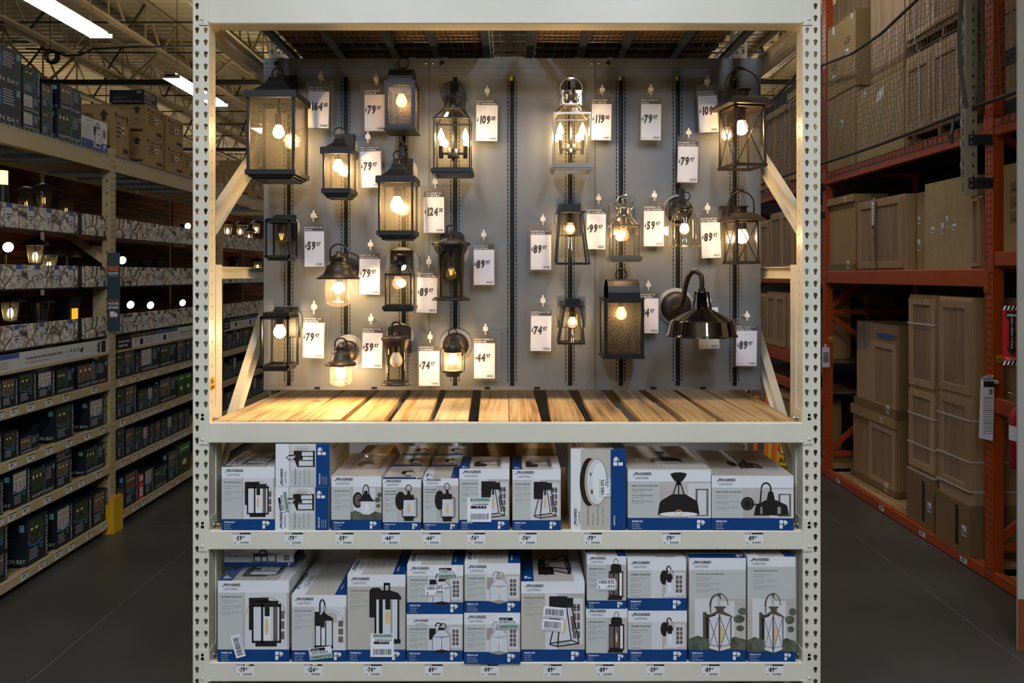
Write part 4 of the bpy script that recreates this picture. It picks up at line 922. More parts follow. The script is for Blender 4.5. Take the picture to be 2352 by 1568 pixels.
box_lantern('small black box lantern with unlit amber filament bulb, left edge of the panels', 608, 666, 504, 592, 3.62, .13, 0, False, (636, 682, 494, 552), 1, .065, (645, 549), (614, 668, 500), base=.012)
box_lantern('tall black open frame lantern with lit clear bulb at the lower left corner', 597, 663, 727, 846, 3.60, .17, 0, True, (635, 686, 704, 772), 1, .075, (641, 763), (607, 667, 718), power=1.7)

def bell_lantern(lab, pxc, Y, rim_px, ys, glasspx, platepx, bailpx, power, bulbpx, disc=0):
    """ys: rim y, shade top y, cap y ; bell metal shade over a seeded glass jar"""
    s = Y/F; zb = Z(ys[0], Y); m = 'brown_metal'; t, T = common('bell_shade_lantern', lab, pxc, Y, zb); r = rim_px*s/2; h = Z(ys[1], Y)-zb; hc = Z(ys[2], Y)-zb
    mb = MB(T); mb.lathe([(r*.93, .001), (r, 0), (r, .006), (r*.93, .01), (r*.72, h*.3), (r*.6, h*.62), (r*.56, h*.8), (r*.42, h*.86), (r*.38, h)], m, n=36, caps=False)
    mb.lathe([(r*.9, .002), (r*.7, h*.28), (r*.56, h*.6), (r*.3, h*.8)], 'white_enamel', n=30, caps=False); mb.build('shade', t)
    mb = MB(T); mb.lathe([(r*.38, h), (r*.4, h+(hc-h)*.35), (r*.42, h+(hc-h)*.4), (r*.2, h+(hc-h)*.65), (r*.1, h+(hc-h)*.8), (r*.09, hc), (0.001, hc)], m, n=24); mb.build('cap', t)
    mb = MB(T); gw, gb = glasspx[0]*s/2, Z(glasspx[1], Y)-zb; mb.lathe([(gw*.98, .0), (gw, gb*.3), (gw*.97, gb*.72), (gw*1.03, gb*.78), (gw*.8, gb*.9), (gw*.4, gb*.98), (0.001, gb)], 'seeded_light', n=32, caps=False); mb.build('glass_jar', t)
    bz = Z(bulbpx, Y)-zb; br = .024; mb = MB(T); mb.cyl((0, 0, bz+br*1.3), .016, max(.01, h*.8-bz-br*1.3), 'socket'); mb.build('socket', t)
    bulb(t, T, (0, 0, bz), br, 1, power)
    bw, bt, bb = bailpx[0]*s/2, Z(bailpx[1], Y)-zb, Z(bailpx[2], Y)-zb; mb = MB(T)
    pts = [(-bw, 0, bb)]+[(-bw*math.cos(a), 0, bt-bw+bw*math.sin(a)) for a in [PI*i/14 for i in range(15)]]+[(bw, 0, bb)]; mb.tube(pts, .004, m); mb.build('bail', t)
    o0 = T @ Vector((0, 0, 0)); dxp = X(platepx[0], YP)-o0.x; czp = Z(platepx[1], YP)-zb; yl = backplate(t, T, 0, czp, platepx[2]*YP/F, 0, m, rnd=True, dx=dxp, disc=disc)
    mb = MB(T); mb.tube([(0, .01, h*.9), (dxp*.5, yl*.6, h*.9), (dxp, yl-.02, czp)], .012, m); mb.build('arm', t)
bell_lantern('larger bell shade lantern with glowing seeded jar, second column of the left panel', 778, 3.65, 98, (641, 602, 576), (62, 705), (803, 610, 62), (40, 560, 600), 2.2, 663)
bell_lantern('smaller bell shade lantern with glowing jar at the bottom of the left panel', 783, 3.65, 73, (838, 804, 786), (50, 887), (801, 806, 50), (28, 776, 806), 2.2, 859, disc=.082)

def arch_lantern(lab, pxc, Y, ys, rad, base_r, handle, platepx, kind, bulbpx, disc):
    """ys: base bottom, base top, arch top, lid rim, dome top"""
    s = Y/F; zb = Z(ys[0], Y); z = [Z(v, Y)-zb for v in ys]; m = 'brown_metal' if kind == 'f' else 'black_satin'; r = rad*s; R = base_r*s
    t, T = common('arched_cylinder_lantern', lab, pxc, Y, zb); sy = .8
    mb = MB(T); mb.lathe([(R*.72, 0), (R, .001), (R, .008), (R*.9, .012), (R*.88, z[1]), (r*.85, z[1]), (r*.8, .004), (R*.72, 0)], m, n=40, sy=sy, caps=False); mb.build('base_ring', t)
    # four flared columns with arches between: a cylinder wall with arched windows
    N = 96; mb = MB(T); rows = 14; z0, z1 = z[1], z[3]; za = z[2]; vs = []; fs = []
    def rad_at(zz): u = max(0, (zz-(za-.03))/(z1-za+.03)); return r*(1+.1*min(1, u)**2)
    cols = [i*2*PI/N for i in range(N)]
    # window lower/upper border per column angle; columns at 45+90k degrees
    def top(a):
        k = abs(((a-PI/2+PI/4) % (PI/2))-PI/4)/(PI/4)*1.14   # 0 at window centre
        return None if k >= 1 else za-.005-(1-math.sqrt(1-k*k))*r*.55
    for i, a in enumerate(cols):
        b = cols[(i+1) % N]; am = a+PI/N; tp = top(am)
        segs = [(z0, z1)] if tp is None else [(tp, z1)]
        for (u0, u1) in segs:
            for j in range(4):
                h0, h1 = u0+(u1-u0)*j/4, u0+(u1-u0)*(j+1)/4
                for rr in (1, .95):
                    v = [(rad_at(h)*rr*math.cos(q), rad_at(h)*rr*math.sin(q)*sy, h) for h, q in ((h0, a), (h0, b), (h1, b), (h1, a))]
                    mb.add(v, [(0, 1, 2, 3)], m, False)
    mb.build('arched_frame', t)
    mb = MB(T); mb.lathe([(R*.9, z[3]-.002), (R, z[3]), (R, z[3]+.012), (R*.86, z[3]+.016), (R*.8, z[3]+.02), (R*.62, z[3]+(z[4]-z[3])*.62), (R*.3, z[3]+(z[4]-z[3])*.92), (.016, z[4]), (.014, z[4]+.012), (0.001, z[4]+.012)], m, n=40, sy=sy); mb.build('domed_lid', t)
    hw, ht = handle[0]*s/2, Z(handle[1], Y)-zb; hb = z[4]-.006; mb = MB(T)
    for p, q in (((-hw, 0, hb), (-hw, 0, ht-.008)), ((-hw, 0, ht-.008), (-hw+.008, 0, ht)), ((-hw+.008, 0, ht), (hw-.008, 0, ht)), ((hw-.008, 0, ht), (hw, 0, ht-.008)), ((hw, 0, ht-.008), (hw, 0, hb))): mb.bar(p, q, .008, .012, m, up=(0, 1, 0))
    mb.build('handle', t)
    mb = MB(T); mb.lathe([(r*.86, z[1]), (r*.86, za)], 'clear', n=32, sy=sy, caps=False); mb.build('glass_cylinder', t)
    bz = Z(bulbpx, Y)-zb; br = .03 if kind == 'f' else .026; mb = MB(T); mb.cyl((0, 0, bz+br*1.4), .017, max(.01, z[3]-bz-br*1.4), 'socket'); mb.build('socket', t)
    bulb(t, T, (0, 0, bz), br, 0, 0, kind, label='frosted unlit bulb' if kind == 'f' else None)
    o0 = T @ Vector((0, 0, 0)); pp = platepx; dxp = X((pp[0]+pp[1])/2, YP)-o0.x; czp = Z((pp[2]+pp[3])/2, YP)-zb; wd = (pp[1]-pp[0])*YP/F/2; hg = (pp[3]-pp[2])*YP/F/2
    mb = MB(Matrix.Translation(o0+Vector((dxp, 0, czp)))); yl = YP-.0095-o0.y; ar = [(-wd, -hg), (wd, -hg), (wd, hg*.75)]+[(wd*math.cos(a), hg*.75+hg*.25*math.sin(a)) for a in [PI*i/8 for i in range(1, 8)]]+[(-wd, hg*.75)]
    mb.prism(ar, yl-.02, yl, m); mb.prism([(x*.88, q*.93) for x, q in ar], yl-.024, yl-.02, m); mb.build('backplate', t)
    mb = MB(Matrix.Translation(o0)); mb.lathe([(disc, .003), (disc, 0), (0, 0)], 'plastic_disc', (dxp, yl+.001, czp+.01), 40, 'y'); mb.build('mounting_disc', t, 'pale round mounting disc')
    mb = MB(T); mb.tube([(0, r*.6, z[3]+.01), (dxp, yl-.015, z[3]+.01)], .014, m); mb.build('arm', t)
arch_lantern('large black arched cylinder lantern with unlit clear bulb on the middle panel', 1036, 3.63, (690, 682, 572, 564, 546), 36, 44, (19, 518), (1012, 1067, 530, 640), 'g', 630, .08)
arch_lantern('small arched cylinder lantern with frosted white bulb at the panel bottom', 910, 3.65, (884, 874, 790, 781, 768), 28.5, 34, (18, 740), (893, 945, 745, 810), 'f', 829, .068)

# jar lantern with wire guards
t, T = common('jar_lantern', 'small jar lantern with ribbed glass and wire guards at the bottom of the middle panel', 1040, 3.65, Z(864, 3.65)); s = 3.65/F; m = 'brown_metal'; zq = lambda y: Z(y, 3.65)-Z(864, 3.65)
mb = MB(T); mb.lathe([(15*s, 0), (17*s, .004), (17*s, zq(857)), (21*s, zq(854)), (21*s, zq(850))], m, n=30); mb.build('base', t)
mb = MB(T); prof = [(20*s, zq(851))]; y = 849
while y > 806: prof += [(20.5*s, zq(y)), (19.6*s, zq(y-1.8))]; y -= 3.6
mb.lathe(prof, 'ribbed', n=32, caps=False); mb.build('ribbed_glass', t)
mb = MB(T); mb.lathe([(20*s, zq(808)), (21*s, zq(800)), (20*s, zq(797)), (20*s, zq(792)), (16*s, zq(790)), (15*s, zq(783)), (12*s, zq(781)), (8*s, zq(778)), (4*s, zq(776)), (3.5*s, zq(770)), (.001, zq(769))], m, n=30); mb.build('stepped_cap', t)
mb = MB(T); mb.ring((0, 0, zq(764)), 9.5*s, .0028, m, 'y'); mb.build('ring', t)
for k in (-1, 1):
    mb = MB(T); mb.tube([(k*19*s, -.01, zq(797)), (k*24*s, -.012, zq(798)), (k*27*s, -.012, zq(804)), (k*27*s, -.012, zq(846)), (k*25*s, -.012, zq(852)), (k*19*s, -.01, zq(855))], .0026, m); mb.build('wire_guard', t)
bulb(t, T, (0, 0, zq(826)), .023, 1, 1.7)
mb = MB(T); mb.cyl((0, 0, zq(811)), .014, .02, 'socket'); mb.build('socket', t)
yl = backplate(t, T, 0, Z(792, YP)-Z(864, 3.65), 58*YP/F, 0, m, rnd=True, dx=X(1047, YP)-X(1040, 3.65), disc=.08)
mb = MB(T); mb.tube([(0, .01, zq(795)), (X(1047, YP)-X(1040, 3.65), yl-.02, Z(792, YP)-Z(864, 3.65))], .012, m); mb.build('arm', t)

def taper_lantern(lab, px_top, px_bot, ys, Y, d, headpx, glasspx, gy, bulbpx, platepx, disc, on, jar=False):
    s = Y/F; zb = Z(ys[1], Y); h = Z(ys[0], Y)-zb; m = 'black_satin'; xc = X(sum(px_bot)/2, Y); wb = (px_bot[1]-px_bot[0])*s; wt = (px_top[1]-px_top[0])*s
    t, T = common('tapered_frame_lantern', lab, sum(px_bot)/2, Y, zb); T = T @ Matrix.Translation((0, d/2, 0)); dt = d*wt/wb; th = .008; xo = X(sum(px_top)/2, Y)-xc
    mb = MB(T)
    for i in (-1, 1):
        for j in (-1, 1): mb.bar((i*(wb-th)/2, j*(d-th)/2, 0), (xo+i*(wt-th)/2, j*(dt-th)/2, h), th, th, m, up=(0, 1, 0))
    rim(mb, wb, d, 0, .009, th, m); mb.build('frame', t)
    mb = MB(T); hw = (headpx[1]-headpx[0])*s/2; hz = Z(headpx[2], Y)-zb; mb.box(xo-hw, xo+hw, -dt*.48, dt*.48, h, hz, m); mb.box(xo-wt/2-.012, xo+wt/2+.012, -dt/2-.012, dt/2+.012, h-.003, h+.003, m); mb.build('head', t)
    g0, g1 = glasspx[0]*s/2, glasspx[1]*s/2; gz1, gz0 = Z(gy[0], Y+d/2)-zb, Z(gy[1], Y+d/2)-zb; mb = MB(T)
    prof = [(g1*1.08, gz0), (g1, gz0+.004), (g0, gz1-.02), (g0*1.02, gz1-.006), (g0*1.25 if jar else g0*1.05, gz1-.01 if jar else gz1-.003), (g0*1.2 if jar else g0*.9, gz1+.0)]
    if jar: prof += [(g0*.85, gz1+.004), (g0*.85, gz1+.016)]
    mb.lathe(prof, 'clear', (xo, 0, 0), 30, caps=False); mb.build('glass_cone', t)
    bz = Z(bulbpx, Y+d/2)-zb; br = .024; mb = MB(T); mb.cyl((xo, 0, bz+br*1.3), .015, max(.01, h-bz-br*1.3), 'socket'); mb.build('socket', t)
    bulb(t, T, (xo, 0, bz), br, on, 1.2)
    o0 = T @ Vector((0, 0, 0)); pp = platepx; dxp = X((pp[0]+pp[1])/2, YP)-o0.x; czp = Z((pp[2]+pp[3])/2, YP)-zb
    backplate(t, T, d, czp, (pp[1]-pp[0])*YP/F, (pp[3]-pp[2])*YP/F, m, disc=disc, dx=dxp)
    mb = MB(Matrix.Translation(o0)); mb.box(min(xo, dxp)-.02, max(xo, dxp)+.02, dt*.4, YP-.03-o0.y, h+.003, hz-.006, m); mb.build('arm', t)
taper_lantern('larger tapered black frame lantern with clear cone glass, centre right', (1285, 1340), (1277, 1356), (485, 607), 3.60, .15, (1290, 1335, 466), (36, 50), (490, 592), 527, (1282, 1330, 470, 540), .068, .5)
taper_lantern('smaller tapered black frame lantern with jar glass near the panel bottom, centre right', (1296, 1338), (1281, 1344), (704, 791), 3.62, .12, (1300, 1334, 686), (25, 43), (712, 796), 742, (1285, 1338, 690, 750), .07, .5, jar=True)

# clear bell glass lantern
t, T = common('bell_glass_lantern', 'black gooseneck lantern with clear flared bell glass, second column from the right', 1572, 3.63, Z(565, 3.63)); s = 3.63/F; zq = lambda y: Z(y, 3.63)-Z(565, 3.63); m = 'black_satin'
mb = MB(T); mb.lathe([(36*s, 0), (35*s, .004), (31*s, .012), (30*s, zq(545)), (30*s, zq(505)), (27*s, zq(496)), (19*s, zq(487)), (18*s, zq(480)), (19*s, zq(478))], 'clear', n=36, caps=False); mb.ring((0, 0, 0), 36*s, .002, 'ribbed', 'z'); mb.build('bell_glass', t)
mb = MB(T); mb.lathe([(13*s, zq(489)), (13*s, zq(482)), (20*s, zq(482)), (20*s, zq(477)), (15*s, zq(472)), (13*s, zq(466)), (6*s, zq(461)), (.001, zq(459))], m, n=28); mb.build('cap', t)
bulb(t, T, (0, 0, zq(527)), .024, .5, 1.3); mb = MB(T); mb.cyl((0, 0, zq(513)), .016, zq(486)-zq(513), 'socket'); mb.build('socket', t)
mb = MB(T); mb.tube([(0, 0, zq(462)), (10*s, 0, zq(458)), (14*s, .01, zq(450)), (11*s, .01, zq(442)), (4*s, .02, zq(440))], .0035, m); mb.box(-8*s, 3*s, .02, .05, zq(460), zq(430), m); mb.ring((-2*s, .03, zq(434)), 5*s, .008, m, 'x')
mb.box(-8*s, -1*s, .05, .19, zq(462), zq(452), m); mb.build('arm', t)
backplate(t, T, 0, Z(483, YP)-Z(565, 3.63), 62*YP/F, 0, m, rnd=True, dx=X(1557, YP)-X(1572, 3.63), disc=.078)

# barn shade lamp
t, T = common('barn_lamp', 'glossy black gooseneck barn lamp at the lower right of the panels', 1612, 3.55, Z(771, 3.55)); s = 3.55/F; zq = lambda y: Z(y, 3.55)-Z(771, 3.55); m = 'black_gloss'
mb = MB(T); R = 80*s; mb.lathe([(R, -.002), (R+.003, 0), (R, .004), (R*.965, .01), (R*.89, zq(738)), (R*.84, zq(733)), (R*.26, zq(709)), (R*.24, zq(706))], m, n=64, caps=False)
mb.lathe([(R*.98, .001), (R*.87, zq(739)), (R*.24, zq(712)), (.001, zq(711))], 'white_enamel', n=48, caps=False); mb.build('shade', t)
mb = MB(T); mb.lathe([(R*.24, zq(709)), (R*.23, zq(706)), (R*.15, zq(706)), (R*.13, zq(670)), (.001, zq(670))], m, n=20)
for k in range(8):
    a = 2*PI*k/8+.2; c_, s_ = math.cos(a), math.sin(a); mb.bar((R*.27*c_, R*.27*s_, zq(709)), (R*.185*c_, R*.185*s_, zq(670)), .012, .004, m, up=(c_, s_, 0))
mb.lathe([(R*.2, zq(672)), (R*.2, zq(669)), (.001, zq(669))], m, n=20); mb.build('vented_neck', t)
mb = MB(T); mb.cyl((0, 0, zq(670)), 8.5*s, zq(662)-zq(670), 'brown_metal'); mb.build('collar', t)
wallx = X(1556, YP)-X(1612, 3.55); wy = YP-3.55
pts = [(0, 0, zq(664)), (0, 0, zq(645)), (-.004, .005, zq(632)), (-.02, .01, zq(624)), (-.037, .02, zq(624)), (-.054, .03, zq(636)), (-.064, .05, zq(660)), (-.068, .075, zq(690)), (-.072, .12, zq(706)), (-.088, .17, zq(712)), (wallx, wy-.03, Z(704, YP)-Z(771, 3.55))]
def smooth(pts, n=5):
    P_ = [Vector(p) for p in pts]; out = []
    for i in range(len(P_)-1):
        p0 = P_[max(i-1, 0)]; p1 = P_[i]; p2 = P_[i+1]; p3 = P_[min(i+2, len(P_)-1)]
        for j in range(n):
            u = j/n; out.append(.5*((2*p1)+(-p0+p2)*u+(2*p0-5*p1+4*p2-p3)*u*u+(-p0+3*p1-3*p2+p3)*u**3))
    return out+[P_[-1]]
mb = MB(T); mb.tube(smooth(pts), .0115, 'brown_metal', 14); mb.build('gooseneck', t)
backplate(t, T, 0, Z(704, YP)-Z(771, 3.55), 70*YP/F, 0, 'brown_metal', rnd=True, dx=X(1552, YP)-X(1612, 3.55), thick=.03, disc=.092)

# ================================================================ printed cartons
STAR = [(1, 0), (.17, .17), (0, 1), (-.17, .17), (-1, 0), (-.17, -.17), (0, -1), (.17, -.17)]
def star(f, a, b, r, m, l): f.poly([(a+x*r, b+y*r) for x, y in STAR], m, l)
def plogo(f, a, b, s, l=3, m='white', bg='box_blue'):
    "stylised white P: two left blocks and a bowl cut by a four-pointed star"
    g = .05
    f.poly([(a, b+s), (a, b+s*.58), (a+s*.42, b+s*.58), (a+s*.42, b+s)], m, l); f.rect(a, b, a+s*.36, b+s*.48, m, l)
    c = (a+s*.5, b+s*.7); pts = [(c[0], c[1]+s*.3)]+[(c[0]+s*.45*math.sin(PI*i/12), c[1]+s*.3*math.cos(PI*i/12)) for i in range(13)]
    f.poly(pts, m, l); f.rect(c[0], c[1]-s*.3, c[0]+.01*s, c[1]-s*.3, m, l)
    f.rect(a+s*.42, b+s*.52, a+s*1.0, b+s*.58, bg, l+1); star(f, a+s*.45, b+s*.56, s*.3, bg, l+1)
def logo(f, a, b, wd, l=2):
    h = wd*.19; star(f, a+wd*.06, b+h*1.1, wd*.085, 'star_blue', l+1)
    f.text('PROGRESS', a+wd*.1, b+h*1.1, h, 'ink', l, .035, fit=wd*.9); f.text('LIGHTING', a+wd*.11, b-h*.1, h, 'box_text', l, 0, fit=wd*.72)
class U:
    "unit-square pen inside a face"
    def __init__(s, f, a, b, w, h, l=3): s.f = f; s.a = a; s.b = b; s.w = w; s.h = h; s.l = l
    def R(s, x0, y0, x1, y1, m, l=0): s.f.rect(s.a+x0*s.w, s.b+y0*s.h, s.a+x1*s.w, s.b+y1*s.h, m, s.l+l)
    def G(s, pts, m, l=0): s.f.poly([(s.a+x*s.w, s.b+y*s.h) for x, y in pts], m, s.l+l)
    def L(s, x0, y0, x1, y1, t, m, l=0): s.f.line(s.a+x0*s.w, s.b+y0*s.h, s.a+x1*s.w, s.b+y1*s.h, t*s.w, m, s.l+l)
    def E(s, x, y, rx, ry, m, l=0): s.f.ell(s.a+x*s.w, s.b+y*s.h, rx*s.w, ry*s.h, m, s.l+l)
    def A(s, x, y, rx, ry, t, m, l=0, t0=0, t1=360): s.f.arc(s.a+x*s.w, s.b+y*s.h, rx*s.w, ry*s.h, t*s.w, m, s.l+l, t0, t1)
def scenery(u, kind):
    u.R(0, 0, 1, 1, 'ph_wall')
    if kind == 'door':
        u.R(.05, 0, .95, 1, 'ph_trim', .5); u.A(.5, .62, .42, .3, .03, 'ph_wall', 1.6, 0, 180); u.G([(.5+.34*math.cos(PI*i/12), .62+.26*math.sin(PI*i/12)) for i in range(13)], 'ph_wall', .6)
        u.R(.72, .1, .95, .8, 'ph_trim', .7)
        for i in range(3): u.R(.76, .18+i*.18, .9, .32+i*.18, 'ph_shade', .8)
    elif kind == 'wall':
        u.R(.0, 0, .3, 1, 'ph_trim', .5); u.R(.62, .1, .95, .92, 'ph_trim', .5)
        for i in range(4):
            for j in range(2): u.R(.7+j*.1, .2+i*.16, .78+j*.1, .33+i*.16, 'ph_shade', .6)
    elif kind == 'garden':
        u.R(.1, .25, .5, 1, 'ph_trim', .5); u.R(.55, .05, .8, .95, 'ph_trim', .5); u.G([(0, 0), (1, 0), (1, .2), (.8, .26), (.6, .15), (.35, .2), (.15, .28), (0, .22)], 'ph_green', .7)
        u.E(.88, .6, .1, .08, 'ph_green', .8); u.E(.94, .75, .08, .07, 'ph_green', .8); u.E(.9, .42, .07, .06, 'ph_green', .8)
    elif kind == 'kitchen':
        u.R(.55, .0, 1, .95, 'ph_trim', .5); u.R(.7, .05, .95, .8, 'ph_shade', .6); u.R(.74, .08, .91, .76, 'ph_trim', .7)
def pic(u, k):
    D = 'ph_dark'; G = 'ph_glass'
    if k == 'mac':
        u.R(.0, .35, .22, .98, D); u.R(.1, .1, .9, .86, G, 1); u.R(.1, .1, .9, .14, D, 2); u.R(.1, .8, .9, .86, D, 2); u.R(.08, .1, .13, .86, D, 2); u.R(.85, .1, .9, .86, D, 2); u.R(.34, .1, .4, .86, D, 2)
        u.R(.42, .14, .6, .8, 'white', 2); u.R(.44, .62, .58, .8, D, 3); u.E(.5, .42, .05, .16, 'ph_amber', 3); u.R(.2, .86, .82, .92, D, 1); u.R(.18, .03, .78, .1, D, 1); u.R(.68, .14, .8, .8, 'ph_shade', 2); u.R(0, .9, .55, .98, D, 1)
    elif k == 'park':
        u.A(.42, .84, .12, .11, .07, D, 1, 0, 180); u.R(.27, .7, .34, .85, D, 1); u.A(.54, .78, .05, .05, .025, D, 1); u.R(.05, .38, .3, .72, D); u.R(.06, .05, .92, .55, G, 1); u.G([(.04, .55), (.94, .55), (.94, .6), (.6, .68), (.5, .74), (.4, .68), (.04, .6)], D, 2)
        for x in (.06, .33, .56, .88): u.R(x, .05, x+.05, .55, D, 3)
        u.R(.04, .02, .94, .08, D, 3); u.R(.38, .42, .54, .55, D, 3); u.E(.46, .3, .06, .11, 'white', 3); u.R(.06, .45, .33, .55, D, 2)
    elif k == 'lake':
        u.E(.2, .5, .22, .24, D); u.E(.22, .5, .16, .18, 'ph_shade', 1); u.A(.55, .8, .12, .16, .04, D, 2, 0, 180); u.R(.4, .66, .44, .8, D, 2); u.R(.66, .66, .7, .8, D, 2); u.R(.47, .66, .63, .78, D, 2)
        u.G([(.15, .46), (.95, .46), (.8, .55), (.72, .68), (.42, .68), (.32, .55)], D, 3); u.G([(.32, .46), (.82, .46), (.82, .12), (.7, .06), (.44, .06), (.32, .12)], G, 2); u.E(.57, .28, .1, .13, 'white', 3)
    elif k == 'watch':
        u.E(.22, .56, .24, .25, D); u.A(.58, .9, .13, .09, .035, D, 1); u.G([(.5, .72), (.68, .72), (.66, .78), (.6, .84), (.55, .84)], D, 2); u.R(.38, .58, .82, .72, D, 2); u.G([(.36, .58), (.84, .58), (.86, .14), (.34, .14)], G, 2)
        for i in range(7): u.L(.36, .2+i*.055, .84, .2+i*.055, .008, 'ph_steel', 3)
        u.E(.6, .36, .07, .12, 'ph_amber', 4); u.R(.38, .02, .8, .1, D, 2); u.R(.34, .1, .84, .15, D, 2)
        for x in (.3, .96): u.L(x, .15, x, .62, .03, D, 4)
        u.L(.3, .62, .4, .64, .03, D, 4); u.L(.8, .64, .96, .62, .03, D, 4); u.L(.3, .15, .4, .1, .03, D, 4); u.L(.8, .1, .96, .15, .03, D, 4)
    elif k == 'raine':
        u.R(.04, .52, .6, .98, D); u.R(.3, .78, .78, .95, D, 1); u.L(.0, .77, .98, .77, .02, D, 2); u.G([(.4, .76), (.66, .76), (.78, .12), (.34, .12)], G, 1); u.R(.46, .62, .54, .76, D, 3); u.E(.5, .42, .05, .17, 'ph_amber', 3)
        for a, b in (((.32, .76), (.06, .06)), ((.42, .76), (.3, .02)), ((.74, .76), (.96, .08)), ((.58, .76), (.72, .14))): u.L(a[0], a[1], b[0], b[1], .035, D, 4)
        for a, b in (((.06, .06), (.3, .02)), ((.3, .02), (.96, .08)), ((.06, .08), (.72, .14)), ((.72, .14), (.96, .08))): u.L(a[0], a[1], b[0], b[1], .03, D, 4)
        u.R(.7, .3, .82, .6, 'ph_shade', .9)
    elif k == 'tay':
        u.G([(.0, .42), (.0, .86), (.1, .9), (.3, .9), (.4, .86), (.4, .42)], D); u.R(.45, .84, .5, .97, D, 2); u.R(.6, .84, .65, .97, D, 2); u.R(.45, .94, .65, .98, D, 2); u.G([(.1, .76), (.98, .76), (.9, .82), (.65, .86), (.45, .86), (.18, .82)], D, 2); u.R(.06, .71, 1, .76, D, 2)
        u.G([(.18, .08), (.92, .08), (.92, .72), (.18, .72)], G, 1); u.R(.16, .06, .22, .72, D, 3); u.R(.3, .06, .42, .72, D, 3); u.R(.88, .06, .94, .72, D, 3); u.R(.5, .55, .66, .72, D, 3); u.E(.57, .42, .08, .12, 'ph_amber', 3); u.R(.66, .1, .72, .7, 'ph_steel', 2); u.R(.12, .0, .98, .07, D, 3)
    elif k in ('canton', 'cantons'):
        D = D if k == 'canton' else 'ph_steel'
        u.R(.0, .44, .3, .8, D); u.A(.42, .88, .13, .1, .05, D, 1, 0, 200); u.A(.62, .86, .14, .1, .04, D, 1, -40, 220); u.R(.4, .74, .7, .82, D, 2); u.G([(.4, .74), (.72, .74), (.96, .56), (.16, .54)], G, 1); u.L(.4, .74, .16, .54, .02, D, 3); u.L(.72, .74, .96, .56, .02, D, 3)
        u.L(.16, .54, .56, .5, .02, D, 3); u.L(.56, .5, .96, .56, .02, D, 3); u.G([(.15, .08), (.95, .08), (.96, .55), (.56, .5), (.16, .54)], G, 2)
        for x in (.15, .56, .94): u.L(x, .08, x, .54, .025, D, 4)
        u.R(.48, .3, .64, .48, 'white', 3); u.G([(.1, .07), (.55, .0), (1, .07), (.55, .12)], D, 4)
    elif k == 'land':
        u.A(.52, .9, .13, .07, .03, D, 1); u.G([(.2, .68), (.2, .8), (.3, .85), (.8, .84), (.86, .78), (.86, .68)], D, 1); u.R(.08, .06, .98, .68, D, 1); u.R(.12, .12, .34, .62, 'ph_shade', 2); u.R(.42, .12, .66, .62, 'ph_shade', 2); u.R(.74, .1, .9, .64, 'white', 2); u.E(.53, .36, .06, .12, 'ph_amber', 3); u.R(.02, .0, .9, .06, D, 1)
    elif k == 'lind':
        u.E(.25, .6, .25, .22, D); u.A(.5, .84, .13, .1, .06, D, 1, 0, 180); u.R(.38, .7, .46, .86, D, 1); u.A(.7, .72, .09, .1, .02, D, 2, -60, 120); u.G([(.38, .56), (.75, .56), (.72, .66), (.6, .74), (.48, .7)], D, 3); u.R(.42, .46, .68, .58, D, 3)
        u.G([(.3, .06), (.88, .06), (.84, .36), (.8, .48), (.7, .54), (.4, .54), (.34, .46), (.34, .14)], G, 2); u.G([(.18, .02), (.98, .02), (.9, .1), (.26, .1)], G, 3); u.E(.56, .3, .1, .16, 'white', 3)
    elif k == 'wood':
        D = 'ph_bronze'; u.R(.0, .22, .12, .68, D); u.R(.1, .22, .4, .64, 'ph_dark', .5); u.A(.52, .8, .27, .2, .03, D, 2, 0, 180); u.A(.42, .78, .2, .2, .04, D, 1, 40, 180); u.R(.22, .66, .26, .8, D, 1); u.R(.5, .94, .56, 1.0, D, 2)
        u.R(.42, .68, .66, .76, D, 2); u.R(.36, .75, .72, .78, D, 3); u.G([(.06, .58), (.5, .66), (1, .58), (.84, .64), (.66, .69), (.4, .69), (.22, .64)], D, 3)
        u.G([(.16, .06), (.52, .0), (.9, .06), (.88, .58), (.52, .64), (.18, .58)], G, 1); u.E(.58, .3, .09, .15, 'ph_amber', 2)
        for a, b in (((.18, .06), (.18, .6)), ((.52, .0), (.52, .64)), ((.88, .06), (.88, .6))): u.L(*a, *b, .05 if a[0] == .52 else .035, D, 5)
        for a, b in (((.2, .08), (.5, .6)), ((.2, .56), (.5, .06)), ((.54, .06), (.86, .58)), ((.54, .6), (.86, .1)), ((.14, .05), (.52, .0)), ((.52, .0), (.92, .05)), ((.2, .12), (.52, .08)), ((.52, .08), (.88, .12))): u.L(*a, *b, .02, D, 4)
    elif k == 'semi':
        u.E(.5, .93, .2, .05, D); u.G([(.32, .9), (.68, .9), (.6, .8), (.54, .76), (.46, .76), (.4, .8)], D, 1); u.R(.45, .7, .55, .78, D, 1)
        for x in (.42, .5, .58): u.L(.5+(x-.5)*.6, .74, .5+(x-.5)*1.6, .5, .03, D, 1)
        u.G([(.34, .5), (.66, .5), (.92, .36), (.96, .3), (1, .06), (0, .06), (.04, .3), (.08, .36)], D, 2); u.E(.5, .07, .5, .07, D, 3); u.E(.5, .06, .46, .055, 'white', 4); u.A(.5, .09, .08, .06, .02, 'ph_amber', 5)
    elif k == 'barn':
        u.E(.13, .36, .14, .19, D); u.A(.13, .36, .09, .13, .01, 'ph_shade', 1); u.L(.15, .34, .36, .34, .03, D, 2); u.A(.36, .44, .04, .1, .03, D, 2, 270, 360); u.L(.4, .42, .42, .76, .03, D, 2); u.A(.52, .78, .1, .17, .03, D, 2, 0, 180); u.L(.62, .78, .62, .68, .035, D, 2)
